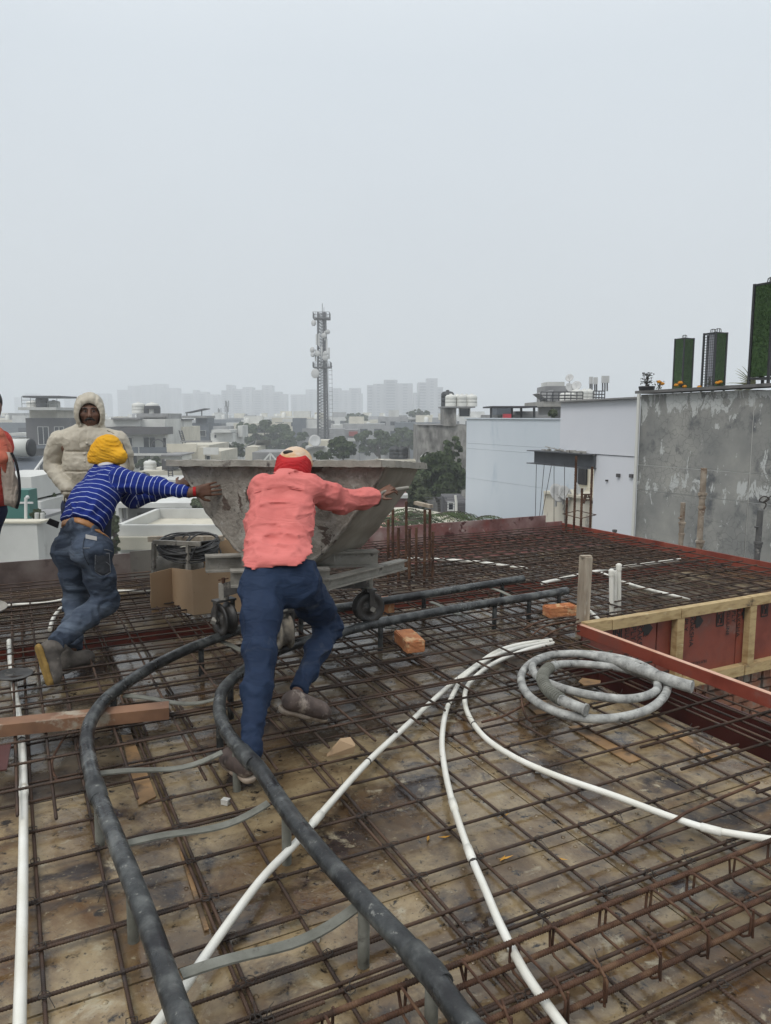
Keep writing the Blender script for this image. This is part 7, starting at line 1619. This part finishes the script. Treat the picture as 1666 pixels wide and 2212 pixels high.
# ---------------- half seen man at the left edge
YL = 4.5
lm = pers(V(T(-40, 1000, YL).x, YL, .1), 'man cut by the left edge in a red knit, orange scarf and open grey jacket')
c_ = T(-42, 1000, YL)
B = Blob(.009); hd_ = T(-32, 878, YL); B.ball(hd_, .1, .03, V(1, 0, 0), .86); B.ball(hd_ + V(.02, -.03, -.07), .06, .04); B.limb(hd_, T(-38, 950, YL), .06, .06, .04); B.limb(T(-78, 958, YL), T(-10, 958, YL), .04, .04, .03); B.limb(T(-40, 955, YL), T(-46, 1090, YL), .075, .07, .05)
for s_ in (-1, 1):
    hp_ = T(-56 + s_ * 26, 1110, YL); B.chain([hp_, V(hp_.x - .1, YL, .5), V(hp_.x - .16, YL, .14)], [.08, .052, .036], .03)
    B.chain([T(-42 + s_ * 44, 960, YL), T(-48 + s_ * 44, 1030, YL + .12), T(-42 + s_ * 30, 1075, YL - .05)], [.04, .032, .026])
    hand(B, T(-42 + s_ * 30, 1075, YL - .05), T(-42 + s_ * 26, 1095, YL - .12), (-s_, 0, 0), .6, .4, 1.0, s_)
B.build('body', M['skin'], lm)
q = Blob(.009); q.ball(hd_ + V(-.005, .01, .03), .105, .03, V(1, 0, 0), .88); q.build('hair', M['hair'], lm, cuts=[(hd_ + V(0, -.03, .02), V(.3, -.5, -1))])
M['knit'] = cloth('red_knit', (.42, .05, .04), (.55, .085, .07), 30, bump=.5, bscale=90); M['orange'] = cloth('faded_orange_scarf', (.4, .1, .065), (.52, .16, .1), 9)
M['flap'] = cloth('grey_beige_lining', (.3, .25, .21), (.38, .33, .28), 4)
B = Blob(.009)
for o_ in (-.075, .075): B.chain([T(-42, 1075, YL) + V(o_, 0, 0), T(-42, 1010, YL) + V(o_, 0, 0), T(-42, 962, YL) + V(o_, 0, 0)], [.1, .105, .1], .06)
B.limb(T(-80, 960, YL), T(-5, 960, YL), .07, .07, .05)
for s_ in (-1, 1): B.chain([T(-42 + s_ * 40, 962, YL), T(-48 + s_ * 44, 1030, YL + .12), T(-42 + s_ * 30, 1070, YL - .03)], [.07, .06, .045], .03)
B.build('sweater', M['knit'], lm, wr=.01, wf=9., cuts=[(T(-40, 1092, YL), V(0, 0, -1))])
B = Blob(.008); B.chain([T(-60, 930, YL - .05), T(-30, 926, YL - .1), T(-8, 942, YL - .08), T(6, 965, YL - .05), T(16, 990, YL - .06)], [.05, .05, .045, .042, .022], .03); B.chain([T(2, 960, YL - .1), T(6, 988, YL - .14), T(14, 1018, YL - .12)], [.034, .028, .01], .02)
B.build('scarf', M['orange'], lm, wr=.012, wf=12., stretch=(1.4, 1, .7))
# the open front of his jacket hangs forward at his right
def strip(pts, name, m, th=.014):
    q = MB(); top = smooth_path([T(*p) for p in pts[0]], 5); bot = smooth_path([T(*p) for p in pts[1]], 5); n = len(top); vs = []; rows = 8
    for k in range(rows + 1):
        for i in range(n):
            p = top[i].lerp(bot[i], k / rows); bul = math.sin(math.pi * i / (n - 1)); vs.append(p + V(0, -.03 * bul + .008 * math.sin(i * 1.1 + k), 0))
    m_ = len(vs); vs += [p + V(0, th, 0) for p in vs]; fs = []
    for k in range(rows):
        for i in range(n - 1):
            a = k * n + i; fs.append((a, a + 1, a + n + 1, a + n)); fs.append((m_ + a, m_ + a + n, m_ + a + n + 1, m_ + a + 1))
    for i in range(n - 1): fs.append((i, m_ + i, m_ + i + 1, i + 1)); a = rows * n + i; fs.append((a, a + 1, m_ + a + 1, m_ + a))
    for k in range(rows): a = k * n; fs.append((a, a + n, m_ + a + n, m_ + a)); a = k * n + n - 1; fs.append((a, m_ + a, m_ + a + n, a + n))
    q.add(vs, fs, True); return q.build(name, m, lm)
strip([[(0, 978, 4.45), (12, 975, 4.4), (24, 978, 4.36)], [(8, 1088, 4.45), (24, 1092, 4.4), (38, 1098, 4.36)]], 'jacket_flap', M['flap'])
strip([[(24, 978, 4.37), (30, 990, 4.36), (36, 1020, 4.35), (41, 1055, 4.34)], [(24, 1085, 4.37), (32, 1090, 4.36), (38, 1090, 4.35), (41, 1075, 4.34)]], 'jacket_edge', M['flap'])
q = MB(); q.tube(smooth_path([T(25, 978, 4.35), T(35, 1000, 4.34), T(41, 1030, 4.33), T(43, 1060, 4.33), T(41, 1082, 4.33), T(36, 1098, 4.34)], 5), .0075, 7); q.build('zip_edge', M['blackc'], lm)
B = Blob(.009)
for s_ in (-1, 1): hp_ = T(-58 + s_ * 24, 1105, YL); B.chain([hp_, V(hp_.x - .1, YL, .5), V(hp_.x - .17, YL, .16)], [.11, .08, .06], .04)
B.limb(T(-80, 1098, YL), T(-32, 1098, YL), .115, .115, .05); B.build('jeans', M['dkjean'], lm, wr=.01, wf=7.)
for s_ in (-1, 1): hp_ = T(-58 + s_ * 24, 1105, YL) - V(.15, 0, 0); shoe(lm, V(hp_.x - .04, YL - .04, .11), V(hp_.x + .08, YL + .17, .11), V(0, 0, 1), M['boot'], M['boot'], .05)
bpy.context.view_layer.update()
